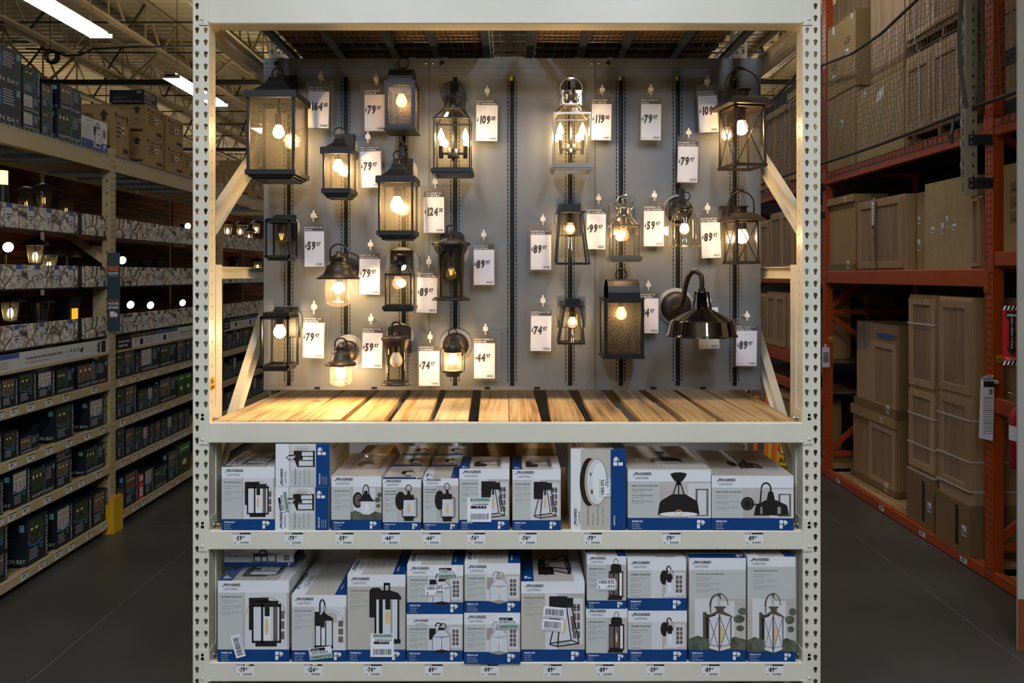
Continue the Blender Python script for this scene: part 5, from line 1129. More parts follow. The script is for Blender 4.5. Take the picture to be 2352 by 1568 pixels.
        u.G([(.57, .7), (.67, .7), (.71, .46), (.53, .46)], D, 2); u.G([(.5, .46), (.74, .46), (.96, .32), (.97, .28), (1, .03), (.26, .03), (.3, .28), (.32, .32)], D, 3); u.R(.4, .07, .44, .27, 'ph_steel', 4); u.R(.76, .07, .83, .27, 'ph_steel', 4); u.E(.64, .02, .06, .03, 'white', 2)
    elif k == 'flush':
        u.E(.32, .5, .32, .5, D); u.E(.5, .5, .34, .49, 'ph_amber', 1); u.E(.56, .5, .36, .49, G, 2); u.A(.56, .5, .35, .48, .04, 'ph_steel', 3); u.E(.66, .5, .24, .4, 'white', 3); u.E(.4, .3, .04, .05, 'ph_shade', 3); u.E(.36, .66, .03, .04, 'ph_shade', 3)
def barsticker(f, a, b, wd, hg, ang, label, code='1005072719', style='full', flip=False, parent=None):
    g = f.sub(a, b, ang+(180 if flip else 0), 22); g2 = Face(g.mb, g.p(-wd if flip else 0, -hg if flip else 0, 0)-g.n*g.b, g.u, g.v, g.n, g.b, g.st)
    g = g2; g.rect(0, 0, wd, hg, 'tag_white')
    if style == 'full':
        g.rect(wd*.04, hg*.0+hg*.02, wd*.9, hg*.2, 'mint', 1); g.text(code, wd*.06, hg*.04, hg*.14, 'ink', 2, .02, fit=wd*.8); barcode(g, wd*.1, hg*.24, wd*.7, hg*.08); g.rect(wd*.2, hg*.34, wd*.85, hg*.45, 'ink', 1); g.text('22   22   001', wd*.26, hg*.36, hg*.07, 'tag_white', 2, .02)
        barcode(g, wd*.12, hg*.66, wd*.76, hg*.24); g.text('082', wd*.82, hg*.93, hg*.06, 'ink', 2)
    elif style == 'short':
        g.rect(0, 0, wd*.98, hg*.45, 'mint', 1); g.text(code, wd*.03, hg*.08, hg*.3, 'ink', 2, .03, fit=wd*.92); barcode(g, wd*.08, hg*.48, wd*.75, hg*.18); g.rect(wd*.06, hg*.7, wd*.72, hg*.95, 'ink', 1); g.text('22 22  001', wd*.1, hg*.74, hg*.16, 'tag_white', 2, .02)
    elif style == 'code': barcode(g, wd*.1, hg*.25, wd*.8, hg*.55); g.rect(wd*.06, hg*.08, wd*.94, hg*.14, 'ink_soft', 1)
    elif style in ('green', 'red'):
        m = 'lime_line' if style == 'green' else 'red_line'; g.rect(0, hg*.9, wd, hg*.95, m, 1); g.rect(0, hg*.05, wd, hg*.1, m, 1); a_, b_, c_ = code
        g.text(a_, wd*.06, hg*.58, hg*.36, 'ink', 2, .03, fit=wd*.88); g.text(b_, wd*.5, hg*.2, hg*.34, 'ink', 2, .03, fit=wd*.45); g.text(c_, wd*.06, hg*.14, hg*.34, 'ink', 2, .03)
def art(f, W, Hh, k, coll, model, col='Matte Black', col2='Noir Mat', col3='Negro Mate', lines=('Wall Lantern', 'Lanterne à Murale', 'Lámpara de Pared'), tc=.38, grey='box_grey', nomodel=False, logo_at=None, torn_logo=False):
    q = min(W, .26 if Hh < W*1.6 else W); bh = min(.052, .21*q, .24*Hh); th = min(.05, .21*q, .22*Hh)
    f.rect(0, bh, W, Hh-th, grey, 0); f.rect(0, 0, W, bh, 'box_blue', 0)
    lw = min(W*.42, .078) if W > .15 else W*.44
    if not torn_logo: logo(f, W*.06, Hh-th*.78, lw)
    else: f.rect(0, Hh-th*.45, W, Hh, 'box_white', 4); logo(f, W*.12, Hh-th*1.0, lw*.8)
    pk = {'mac': 'door', 'park': 'door', 'canton': 'wall', 'cantons': 'wall', 'wood': 'garden', 'lake': 'garden', 'semi': 'kitchen', 'barn': 'kitchen', 'raine': 'wall', 'lind': 'wall'}.get(k, 'plain')
    th_ = Hh-th
    if k == 'wood':
        y1 = bh+(Hh-bh)*.56; scenery(U(f, 0, bh, W, y1-bh, 1), 'garden'); pic(U(f, W*.24, bh*.9, W*.56, (y1-bh)*1.12, 6), k); ts = .0095; y = th_-.02; tx = W*.12
    else:
        scenery(U(f, W*tc, bh, W*(1-tc), th_-bh, 1), pk)
        hh = th_-bh; ts = min(.0095, W*.058); y = th_-ts*2.2; tx = W*.05
        box = {'mac': (.44, .03, .94, .93), 'park': (.4, .02, .78, 1.22), 'lake': (.44, .1, .9, 1.1), 'watch': (.34, .02, .92, 1.08), 'raine': (.42, .04, .93, .97), 'tay': (.38, .1, .93, 1.08), 'canton': (.4, -.1, .8, 1.1), 'cantons': (.4, -.1, .8, 1.12), 'land': (.52, .02, .93, 1.2), 'lind': (.55, .03, .84, 1.22), 'semi': (.36, .03, .86, 1.28), 'barn': (.36, .06, .94, 1.22)}[k]
        pic(U(f, W*box[0], bh+hh*box[1], W*(box[2]-box[0]), hh*(box[3]-box[1]), 6), k)
    cl = [coll+' COLLECTION'] if len(coll) < 11 or W > .2 else [coll, 'COLLECTION']
    colw = W*tc*.82 if k != 'wood' else W*.5
    for c in cl: f.text(c, tx, y, ts*.8, 'ink', 2, .03, fit=min(colw, len(c)*ts*.62)); y -= ts*1.25
    y -= ts*.5
    for s in lines:
        f.text(s, tx, y, ts*1.15, 'box_text_l' if k != 'semi' else 'box_text', 2, 0, fit=min(colw, len(s)*ts*.62)); f.rect(tx, y-ts*.75, tx+colw*.45, y-ts*.55, 'box_text_l', 2); y -= ts*2.6
    if not nomodel:
        f.text(model, W*.05, bh*.66, bh*.2, 'white', 2, .03, fit=min(W*.3, .045))
        for i, s in enumerate((col, col2, col3)): f.text(s, W*.05, bh*.46-i*bh*.17, bh*.13, 'hb_blue' if False else 'ph_glass', 2, 0)
    plogo(f, W-bh*1.0-W*.02, bh*.16, bh*.68)
def top_art(f, W, D, style, k=None):
    "printing on the top flap: W across, D into the shelf"
    if style == 'left':
        f.rect(W*.0, 0, W*.2, D, 'box_blue'); f.rect(W*.2, 0, W*.84, D, 'box_greige'); g = f.sub(W*.18, D*.05, 90); plogo(g, D*.02, W*.02, W*.11)
        g = f.sub(W*.82, D*.14, 90); pic(U(g, 0, 0, D*.55, W*.55, 3), k) if k else None
    elif style == 'right':
        f.rect(W*.78, 0, W, D, 'box_blue'); f.rect(W*.24, 0, W*.78, D, 'box_greige'); g = f.sub(W*.2, D*.1, 90); logo(g, 0, 0, D*.3)
        g = f.sub(W*.86, D*.1, 90); g.text('P560141-031', 0, 0, W*.04, 'white', 2, .02)
        for i in range(4): g = f.sub(W*(.4+.09*i), D*.12, 90); g.text(('CANTON', 'Wall Lantern', 'Lanterne à Murale', 'Lámpara')[i], 0, 0, W*.045, 'box_text_l', 2)
    elif style == 'front':
        f.rect(0, 0, W, D*.16, 'box_blue'); f.rect(0, D*.16, W, D*.8, 'box_greige'); plogo(f, W*.86, D*.03, D*.11)
        if k: pic(U(f, W*.4, D*.2, W*.38, D*.6, 3), k)
    elif style == 'text':
        f.rect(0, D*.1, W, D, 'box_greige'); f.text('PROGRESS', W*.5, D*.06, W*.07, 'box_text', 2, .03)
        for i in range(6): f.rect(W*(.1+.06*i), D*.2, W*(.11+.06*i), D*.5, 'box_text_l', 2)
    elif style == 'lines':
        f.rect(0, 0, W, D, 'box_greige')
        for i in range(9): g = f.sub(W*(.08+.05*i), D*.06, 90); g.text('Wall Lantern', 0, 0, W*.03, 'box_text_l', 2)
        if k: pic(U(f, W*.35, D*.25, W*.4, D*.5, 3), k)
def carton(lab, pxl, pxr, ytop, z0, k, coll, model, Y=3.303, D=.3, grp='boxed lanterns on the upper shelf', topk='left', rot=None, yaw=0, wrap=False, stick=None, name='lantern_carton', tc=.38, z1=None, **kw):
    s = Y/F; x0, x1 = X(pxl, Y), X(pxr, Y); z1 = z1 or Z(ytop, Y); W, Hh = x1-x0, z1-z0
    T = Matrix.Translation((x0, Y, 0)) @ Matrix.Rotation(math.radians(yaw), 4, 'Z') @ Matrix.Translation((-x0, -Y, 0))
    mb = MB(T if yaw else None); b = .0012; mb.box(x0, x1, Y, Y+D, z0, z1, 'box_white')
    f = Face(mb, (x0, Y, z0), (1, 0, 0), (0, 0, 1), (0, -1, 0), .0003, .00026)
    if rot: g = Face(mb, (x1, Y, z0), (0, 0, 1), (-1, 0, 0), (0, -1, 0), .0003, .00026)
    if k == 'flush':
        g.rect(0, 0, Hh, W*.28, 'box_blue'); g.rect(0, W*.28, Hh, W*.82, 'box_greige'); logo(g, Hh*.05, W*.83, Hh*.22); pic(U(g, Hh*.24, W*.38, Hh*.7, W*.52, 6), 'none')
        pic(U(f, W*.16, Hh*.3, W*.55, Hh*.6, 6), 'flush'); plogo(g, Hh*.8, W*.06, W*.17)
        for i, s_ in enumerate(('LAKELYNN COLLECTION', 'Flushmount', 'Plafonnier', 'Plafón de Techo')): g.text(s_, Hh*.06, W*(.68-.09*i), .008, 'box_text', 2, .02 if i == 0 else 0, fit=Hh*(.24 if i != 1 else .15))
        g.text('P550072-031', Hh*.06, W*.2, .008, 'white', 2, .03)
    elif rot == 'park':
        g.rect(0, 0, Hh, W*.25, 'box_blue'); g.rect(0, W*.25, Hh, W*.75, 'box_grey'); scenery(U(f, W*.25, Hh*.38, W*.5, Hh*.62, 1), 'door'); logo(g, Hh*.02, W*.8, Hh*.4)
        u = U(g, Hh*.4, W*.26, Hh*.5, W*.58, 6); pic(U(Face(mb, (x1-W*.22, Y, z0+Hh*.3), (0, 0, 1), (-1, 0, 0), (0, -1, 0), .0003, .00026).sub(Hh*.62, 0, 90), 0, 0, W*.0+.001, .001, 1), 'none')
        h_ = Face(mb, (x0+W*.2, Y, z0+Hh*.86), (0, 0, -1), (1, 0, 0), (0, -1, 0), .0003, .00026); pic(U(h_, 0, W*.54, Hh*.42, -W*.56, 6), 'park')
        for i, s_ in enumerate(('PARK COURT COLLECTION', 'Wall Lantern', 'Lanterne à Murale', 'Lámpara de Pared')): g.text(s_, Hh*.04, W*(.62-.085*i), .0075 if i == 0 else .011, 'ink' if i == 0 else 'box_text_l', 2, .02 if i == 0 else 0, fit=Hh*(.38 if i != 1 else .28))
        plogo(g, Hh*.74, W*.07, W*.15); g.text('P560153-031', Hh*.05, W*.17, .009, 'white', 2, .03)
        for i, s_ in enumerate(('Textured Black', 'Noir Texturé', 'Textura Negra')): g.text(s_, Hh*.05, W*(.12-.035*i), .006, 'ph_glass', 2)
    else: art(f, W, Hh, k, coll, model, tc=tc, **kw)
    ft = Face(mb, (x0, Y, z1), (1, 0, 0), (0, 1, 0), (0, 0, 1), .0003, .00026)
    if topk: top_art(ft, W, D, topk, k if k not in ('flush',) else None)
    for sd in (0, 1):
        fs = Face(mb, (x1, Y, z0), (0, 1, 0), (0, 0, 1), (1, 0, 0), .0003, .00026) if sd else Face(mb, (x0, Y+D, z0), (0, -1, 0), (0, 0, 1), (-1, 0, 0), .0003, .00026)
        bh = min(.052, .21*W); fs.rect(0, 0, D, bh if not rot else Hh, 'box_blue' if not rot else 'box_greige'); fs.rect(0, bh, D, Hh-bh, 'box_blue' if 'Macstreet' in lab else 'box_greige', 1 if rot else 0)
        fs.text('PROGRESS LIGHTING', D*.15, Hh*.8, .014, 'ink', 2, .03)
    o = mb.build(name); tag(o, lab, 'carton', grp)
    if stick:
        for (a, c, wd, hg, ang, st, code, fl) in stick:
            m2 = MB(T if yaw else None); f2 = Face(m2, (x0, Y, z0), (1, 0, 0), (0, 0, 1), (0, -1, 0), .002, .00012); barsticker(f2, a*W, c*Hh, wd*1.9, hg*1.9, ang, '', code, st, fl)
            m2.build('barcode_sticker', o, 'white barcode sticker')
    if wrap:
        m2 = MB(); N = 18; vs = []
        for i in range(N+1):
            for j, yy in enumerate((Y, Y+D*.5, Y+D)): vs.append((x0+W*i/N, yy, z1+.003+.002*(i % 2)+(.004 if j == 1 else 0)))
        m2.add(vs, [(i*3+j, i*3+3+j, i*3+4+j, i*3+1+j) for i in range(N) for j in range(2)], 'film'); m2.build('shrink_wrap', o, 'wrinkled clear shrink wrap')
    return o
A_, B_ = 1.126, .572
carton('white carton with a small box lantern picture, leftmost on the upper shelf, shrink wrapped', 509, 631, 1072, A_, 'mac', 'MACSTREET', 'P560220-031', wrap=True, D=.3)
lo = carton('lower of two sideways lantern cartons stacked beside the leftmost upper shelf carton', 632, 755, 1117, A_, 'x', '', '', rot='park', D=.4, topk=None, z1=Z(1118, 3.303), stick=[(.27, .45, .045, .022, 98, 'short', '1005072726', False)])
carton('upper of two sideways lantern cartons, touching the underside of the slat shelf', 633, 757, 1019, Z(1117.2, 3.303), 'x', '', '', rot='park', D=.4, topk='text')
carton('white carton with a bell shade lantern picture, third front carton on the upper shelf', 761, 876, 1093, A_, 'lake', 'LAKELYNN', 'P560212-031', D=.42, topk='lines', col='Textured Black')
carton('small carton with a jar lantern picture, left of the two jar lantern fronts', 879, 967, 1100, A_, 'watch', 'WATCH TOWER', 'P560231-031', D=.2, topk='front')
carton('small carton with a jar lantern picture, right of the two jar lantern fronts', 972, 1053, 1098, A_, 'watch', 'WATCH TOWER', 'P560231-031', D=.2, topk='right')
for i, (l, r, dx) in enumerate(((884, 968, 'left'), (977, 1055, 'right'))):
    for j in range(2):
        Yb = 3.303+.205*(j+1); xx0, xx1 = X(l, 3.303)*1.0+.01*j, X(r, 3.303)+.01*j
        carton('jar lantern carton in the %s row, %s behind the %s one' % (dx, ('second', 'third')[j], ('front', 'second')[j]), CX+xx0*F/Yb, CX+xx1*F/Yb, 0, A_, 'watch', 'WATCH TOWER', 'P560231-031', Y=Yb, D=.2, topk='front', z1=Z(1098, 3.303)+.003*j, grp='jar lantern cartons queued behind')
carton('carton with a tapered lantern picture and an upside-down barcode sticker', 1055, 1170, 1076, A_, 'raine', 'RAINEVILLE', 'P560215-031', topk='left', D=.22, stick=[(.16, .14, .053, .054, 0, 'full', '1005072719', True)])
carton('carton with a tapered lantern picture and no sticker, on the upper shelf', 1177, 1288, 1078, A_, 'raine', 'RAINEVILLE', 'P560215-031', topk='left', D=.25)
carton('tall carton with a round flush light picture and a green edged number label', 1311, 1438, 1032, A_, 'flush', 'LAKELYNN', '', rot='x', D=.32, topk='right', stick=[(.72, .42, .04, .026, 90, 'green', ('1005-072', '-721', '1'), False)])
carton('wide carton with a black dome ceiling light picture', 1442, 1633, 1078, A_, 'semi', 'PERRY COURT', 'P550073-031', D=.45, topk='lines', lines=('Semi-Flushmount', 'Semi-Plafonnier', 'Plafón de Techo'), col='Gloss Black', col2='Noir Brillant', col3='Negro Brillante')
carton('wide carton with a gooseneck barn lamp picture, rightmost on the upper shelf', 1635, 1822, 1092, A_, 'barn', 'PERRY COURT', 'P560237-031', D=.48, topk='lines', yaw=-.6, col='Gloss Black')
g2 = 'boxed lanterns on the bottom shelf'
carton('largest carton with a tall box lantern picture, leftmost on the bottom shelf', 500, 664, 1333, B_, 'mac', 'MACSTREET', 'P560221-031', grp=g2, D=.3, wrap=True, tc=.35, stick=[(.4, .08, .05, .022, 106, 'code', '', False)])
carton('carton with a square lantern picture and a tilted number sticker, second on the bottom shelf', 670, 796, 1366, B_, 'park', 'PARK COURT', 'P560154-031', grp=g2, D=.6, topk='right', col='Textured Black', col2='Noir Texturé', col3='Textura Negra', stick=[(.34, .03, .05, .026, 7, 'short', '1005072733', False)])
carton('carton with an arched cylinder lantern picture and an upside-down barcode sticker', 798, 931, 1319, B_, 'tay', 'TAYWOOD', 'P560242-031', grp=g2, D=.4, topk='right', grey='box_greige', stick=[(.4, .06, .052, .052, 0, 'full', '1005072706', True)])
carton('lower black glass lantern carton of the stacked pair, logo half hidden', 934, 1063, 1410, B_, 'canton', 'CANTON HEIGHTS', 'P560141-031', grp=g2, D=.35, topk=None, torn_logo=True)
carton('upper black glass lantern carton of the stacked pair, with a red edged number label', 935, 1064, 1297, Z(1409.5, 3.303), 'canton', 'CANTON HEIGHTS', 'P560141-031', grp=g2, D=.35, topk='right', stick=[(.33, .36, .042, .026, 3, 'red', ('1005-072', '-705', '2'), False), (.55, .74, .042, .024, 0, 'short', '100507270', False)])
carton('lower steel glass lantern carton of the stacked pair, jutting over the beam', 1066, 1195, 1408, B_+.001, 'cantons', 'CANTON HEIGHTS', 'P560141-135', Y=3.285, grp=g2, D=.35, topk=None, col='Stainless Steel', col2='Acier Inoxydable', col3='Acero Inoxidable', stick=[(.6, .7, .046, .026, 0, 'short', '1005072730', False)])
carton('upper steel glass lantern carton of the stacked pair, corner dented', 1067, 1195, 1293, Z(1407.5, 3.285), 'cantons', 'CANTON HEIGHTS', 'P560141-135', Y=3.29, grp=g2, D=.35, topk='right', col='Stainless Steel', col2='Acier Inoxydable', col3='Acero Inoxidable')
carton('large carton with a tapered lantern picture and two barcode stickers', 1197, 1343, 1335, B_, 'raine', 'RAINEVILLE', 'P560216-031', grp=g2, D=.45, topk='left', grey='box_greige', stick=[(.34, .56, .05, .025, -5, 'code', '', False), (.32, .4, .048, .026, -5, 'code', '', False)])
carton('lower narrow carton with a black barrel topped lantern picture', 1346, 1441, 1398, B_, 'land', 'LANDSTONE', 'P560203-031', grp=g2, D=.35, topk=None, tc=.5)
carton('upper narrow carton with a barrel topped lantern picture and a green edged label', 1348, 1438.6, 1277, Z(1397.5, 3.303), 'land', 'LANDSTONE', 'P560203-031', grp=g2, D=.35, topk='right', tc=.5, stick=[(.26, .36, .04, .026, 0, 'green', ('1005-072', '-711', '1'), False)])
carton('lower carton with a clear bell glass lantern picture', 1442.6, 1577.5, 1402, B_, 'lind', 'LINDBERRY', 'P560225-031', grp=g2, D=.35, topk=None, tc=.4, lines=('Wall Lantern', 'Lanterne', 'à Murale', 'Lámpara'), col='Textured Black')
carton('upper carton with a clear bell glass lantern picture', 1441.6, 1576.5, 1283, Z(1401.5, 3.303), 'lind', 'LINDBERRY', 'P560225-031', grp=g2, D=.35, topk='text', tc=.4, lines=('Wall Lantern', 'Lanterne', 'à Murale', 'Lámpara'), col='Textured Black')
carton('left one of two tall garden lantern cartons at the right end', 1583, 1713, 1281, B_, 'wood', 'WOODCLIFF', 'P560145-173', grp=g2, D=.3, topk='front', col='Weathered Brass', col2='Laiton Usé', col3='Latón Desgastado')
carton('right one of two tall garden lantern cartons, at the shelf end', 1717, 1827, 1278, B_, 'wood', 'WOODCLIFF', 'P560145-173', grp=g2, D=.3, topk='right', col='Weathered Brass', col2='Laiton Usé', col3='Latón Desgastado')
# cartons behind the front rows (only their tops and ends show)
def plain(lab, x0, x1, y0, y1, z0, z1, m, grp=None, name='carton', cat='carton', marks=None):
    mb = MB(); mb.box(x0, x1, y0, y1, z0, z1, m)
    f = Face(mb, (x0, y0, z0), (1, 0, 0), (0, 0, 1), (0, -1, 0), .0004, .0002)
    if marks: marks(f, x1-x0, z1-z0)
    o = mb.build(name); tag(o, lab, cat, grp); return o
def mk(f, W, Hh): f.rect(0, 0, W, Hh*.2, 'box_blue'); logo(f, W*.08, Hh*.75, W*.4)
def mk2(f, W, Hh):
    f.text('685 121', W*.1, Hh*.7, Hh*.12, 'carton_ink', 1, .03); f.rect(W*.1, Hh*.2, W*.4, Hh*.4, 'carton_ink', 1)
for x0, x1, y0, z1, m, lab, k in ((-1.2, -1.02, 3.63, .3, 'box_white', 'white lantern carton behind the leftmost upper shelf carton', mk), (-.745, -.6, 3.74, .2, 'kraft', 'brown carton behind the bell shade lantern carton', mk2), (-.7, -.28, 4.05, .33, 'box_white', 'white carton at the back of the upper shelf behind the jar cartons', mk),
        (-.2, .22, 4.0, .3, 'kraft_dark', 'dark brown carton at the back behind the tapered lantern cartons', mk2), (.02, .2, 3.6, .28, 'kraft', 'brown carton standing behind the right tapered lantern carton', mk2)):
    plain(lab, x0, x1, y0, y0+.3, A_, A_+z1, m, 'cartons at the back of the upper shelf', marks=k)
for x0, x1, y0, z1, m, lab, k in ((-1.2, -.95, 3.62, .36, 'box_white', 'white carton behind the largest bottom shelf carton', mk), (-.44, -.05, 3.72, .42, 'kraft', 'brown carton behind the stacked glass lantern pairs', mk2), (.33, .7, 3.78, .42, 'kraft_dark', 'brown carton behind the narrow stacked pair', mk2)):
    plain(lab, x0, x1, y0, y0+.3, B_, B_+z1, m, 'cartons at the back of the bottom shelf', marks=k)
o = carton('flat lantern carton lying on top of the largest bottom shelf carton', 515, 675, 1266, Z(1286, 3.45), 'park', 'PARK COURT', '', Y=3.45, D=.25, grp='cartons lying on others', nomodel=True, z1=1.03, lines=())
o.location.z += (Z(1333, 3.303)+.004)-o.location.z
# clear plastic bag on the bell shade carton
mb = MB(); N = 12; vs = []; r_ = random.Random(3)
bx0, bx1, by0, by1, bz = X(800, 3.4), X(872, 3.4), 3.42, 3.66, Z(1093, 3.303)+.001
for i in range(N+1):
    for j in range(N+1):
        u, v = i/N, j/N; vs.append((bx0+(bx1-bx0)*u, by0+(by1-by0)*v, bz+.03*math.sin(PI*u)*math.sin(PI*v)*(.6+.8*r_.random())))
mb.add(vs, [(i*(N+1)+j, (i+1)*(N+1)+j, (i+1)*(N+1)+j+1, i*(N+1)+j+1) for i in range(N) for j in range(N)], 'film'); tag(mb.build('plastic_bag'), 'crumpled clear plastic bag on the bell shade lantern carton', 'plastic bag')
# yellow and orange tools hanging behind the right carton
for i, px in enumerate((1711, 1735, 1760, 1780)):
    mb = MB(); yy = 4.4121; mb.prism([(X(px-6, yy), Z(1062+6*i, yy)), (X(px+3, yy), Z(1060+6*i, yy)), (X(px+9, yy), 1.52), (X(px-3, yy), 1.52)], yy, yy+.01, 'orange_txt'); tag(mb.build('orange_strap'), 'orange strap hanging behind the barn lamp carton', 'strap', 'orange straps behind the carton')
mb = MB(); yy = 4.425; poly = [(X(1768, yy)+.09*math.cos(a), Z(1050, yy)+.13*math.sin(a)) for a in [2*PI*i/20 for i in range(20)]]; poly = [(x+.05, z) for x, z in poly]; mb.prism(poly, yy, yy+.01, 'yellow'); mb.box(X(1790, yy), X(1794, yy), 4.4121, yy+.008, 1.2, 1.53, 'yellow'); f = Face(mb, (X(1772, yy), yy, Z(1050, yy)), (1, 0, 0), (0, 0, 1), (0, -1, 0)); f.ell(.075, .05, .04, .04, 'red_tag', 1); f.ell(.075, .05, .03, .03, 'white', 2)
f.text('All', .04, -.03, .04, 'ink', 1, .03); f.text('Temper', .0, -.065, .04, 'ink', 1, .03); f.text('atures', .02, -.1, .04, 'ink', 1, .03)
tag(mb.build('yellow_sign'), 'yellow rounded product sign seen behind the rightmost upper carton', 'sign')

mb = MB(); vs = []
for i in range(7):
    for j in range(5):
        z = A_+.002+.2*i/6; vs.append((-1.266+.012*j*.45+.004*math.sin(i*1.7+j), 3.38+.05*j, z+.01*math.sin(j*2.1)*(i > 3)))
mb.add(vs, [(i*5+j, i*5+j+1, i*5+5+j+1, i*5+5+j) for i in range(6) for j in range(4)], 'film', True)
tag(mb.build('plastic_sleeve_sheet'), 'loose clear plastic sleeve standing between left upright and leftmost upper carton', 'plastic sheet')

# ================================================================ left hand rack of landscape lights
XL = -3.43
def YL(px, x=XL): return -x*F/(CX-px)
UL = (0, 1, 0); NL = (1, 0, 0)
bays = [(4.27, 6.70), (6.785, 9.22), (9.305, 11.74), (11.825, 14.26)]
bn = ['nearest bay', 'bay beyond the yellow guard', 'bay seen past the display post', 'farthest bay']
for k, y in enumerate((4.185, 6.70, 9.22, 11.74, 14.26)):
    lab = ['cream upright at the near end of the left rack', 'cream punched upright of the left rack with the yellow guard at its foot', 'cream upright of the left rack seen between display post and grey panel', 'far cream upright of the left rack behind the grey panel', 'farthest cream upright of the left rack'][k]
    t = empty('rack_upright', (XL-.04, y, 0), lab, 'rack upright', 'uprights of the left rack')
    mb = MB(); h = 3.29
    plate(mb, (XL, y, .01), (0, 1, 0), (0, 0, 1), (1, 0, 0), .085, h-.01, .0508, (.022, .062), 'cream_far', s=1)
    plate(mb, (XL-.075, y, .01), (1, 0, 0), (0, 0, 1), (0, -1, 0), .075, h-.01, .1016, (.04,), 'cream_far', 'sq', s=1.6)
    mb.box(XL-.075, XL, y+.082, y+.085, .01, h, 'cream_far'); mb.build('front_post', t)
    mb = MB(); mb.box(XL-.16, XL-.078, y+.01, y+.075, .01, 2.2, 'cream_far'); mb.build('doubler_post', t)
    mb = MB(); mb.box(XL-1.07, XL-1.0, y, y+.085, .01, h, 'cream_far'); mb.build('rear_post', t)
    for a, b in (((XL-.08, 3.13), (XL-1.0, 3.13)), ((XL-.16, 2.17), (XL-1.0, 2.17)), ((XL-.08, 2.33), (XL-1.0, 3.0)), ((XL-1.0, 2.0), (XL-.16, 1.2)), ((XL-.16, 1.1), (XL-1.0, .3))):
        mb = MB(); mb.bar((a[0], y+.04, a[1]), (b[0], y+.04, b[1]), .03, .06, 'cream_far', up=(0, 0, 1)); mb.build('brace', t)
t = empty('post_guard', (XL+.02, 6.74, 0), 'yellow steel guard at the foot of the left rack upright', 'post guard')
mb = MB(); mb.box(XL+.004, XL+.045, 6.665, 6.82, 0, .3, 'yellow'); mb.build('front_plate', t)
mb = MB(); mb.box(XL-.09, XL+.004, 6.655, 6.675, 0, .25, 'yellow'); mb.build('side_plate', t)
levels = [(3.09, 3.225, 'top'), (1.222, 1.292, 'fourth'), (.862, .935, 'third'), (.507, .58, 'second'), (.05, .123, 'lowest')]
def lrail(y0, y1, z0, z1, lab, x=XL):
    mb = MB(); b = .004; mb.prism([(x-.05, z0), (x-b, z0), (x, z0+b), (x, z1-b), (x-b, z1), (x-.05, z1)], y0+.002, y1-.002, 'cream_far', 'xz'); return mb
for (y0, y1), b in zip(bays, bn):
    for z0, z1, n_ in levels:
        if z0 < 1 and y0 > 11: continue
        mb = lrail(y0, y1, z0, z1, '')
        o = mb.build('shelf_beam'); tag(o, 'cream %s beam of the left rack, %s' % (n_, b), 'shelf beam', 'beams of the left rack')
        if z0 < 2:
            mb = MB(); mb.box(XL-.975, XL-.052, y0+.003, y1-.003, z1-.03, z1-.012, 'particle')
            tag(mb.build('shelf_board'), 'board of the %s shelf, left rack, %s' % (n_, b), 'shelf board', 'shelf boards of the left rack')
        else:
            t = empty('wire_deck', (XL-.5, y0, 3.21), 'wire deck on top of the left rack, '+b, 'wire deck', 'wire decks of the left rack')
            for i in range(5):
                yy = y0+.2+i*.5; mb = MB(); mb.box(XL-1.0, XL-.052, yy, yy+.04, 3.175, 3.2, 'galv'); mb.build('support_channel', t)
            mb = MB(); xx = XL-1.0
            while xx < XL-.03: mb.box(xx, xx+.005, y0+.01, y1-.01, 3.228, 3.233, 'wire'); xx += .1
            yy = y0+.02
            while yy < y1-.02: mb.box(XL-1.0, XL+.004, yy, yy+.005, 3.233, 3.238, 'wire'); mb.box(XL+.002, XL+.007, yy, yy+.005, 3.2, 3.238, 'wire'); yy += .055
            mb.build('wire_mesh', t)
    # dark plank back board
    mb = MB(); mb.box(XL-.62, XL-.6, y0, y1, 1.62, 3.07, 'plank_dark'); z = 1.7
    for i in range(9): mb.box(XL-.6, XL-.598, y0, y1, z, z+.006, 'hole'); z += .15
    tag(mb.build('back_board'), 'dark plank back board behind the light display, '+b, 'back board', 'plank back boards')
    mb = MB(); mb.box(XL-1.0, XL-.98, y0, y1, .02, 1.6, 'hb_black'); tag(mb.build('back_sheet'), 'dark sheet behind the lower shelves, '+b, 'back board', 'dark sheets behind lower shelves')
# stone pattern fascias and display ledges
bands = [(2.53, 2.70, 'upper'), (2.105, 2.275, 'middle'), (1.685, 1.852, 'lower')]
spans = [((4.3, YL(190)), 'nearest stretch'), ((YL(203), 6.69), 'short stretch beside the upright'), ((6.79, 9.2), 'stretch beyond the upright'), ((9.33, 11.7), 'stretch seen past the display post')]
for z0, z1, n_ in bands:
    for (y0, y1), s_ in spans:
        t = empty('stone_fascia', (XL-.05, y0, z0), 'stone pattern %s fascia, %s of the left rack' % (n_, s_), 'display fascia', 'stone pattern fascias')
        mb = MB(); mb.box(XL-.06, XL-.04, y0, y1, z0, z1, 'stone'); mb.build('printed_board', t)
        mb = MB(); mb.box(XL-.5, XL-.061, y0, y1, z0+.05, z0+.065, 'joist_dark'); mb.box(XL-.039, XL-.03, y0, y1, z0-.012, z0, 'gun'); mb.build('ledge', t)
    mb = MB(); mb.box(XL-.07, XL-.05, YL(191), YL(202.5), z0, z1, 'sign_black'); tag(mb.build('gap_strip'), 'black strip filling the dark gap in the %s stone fascia' % n_, 'panel', 'black strips in the fascia gaps')  # black strip put in for the dark gap between fascia stretches
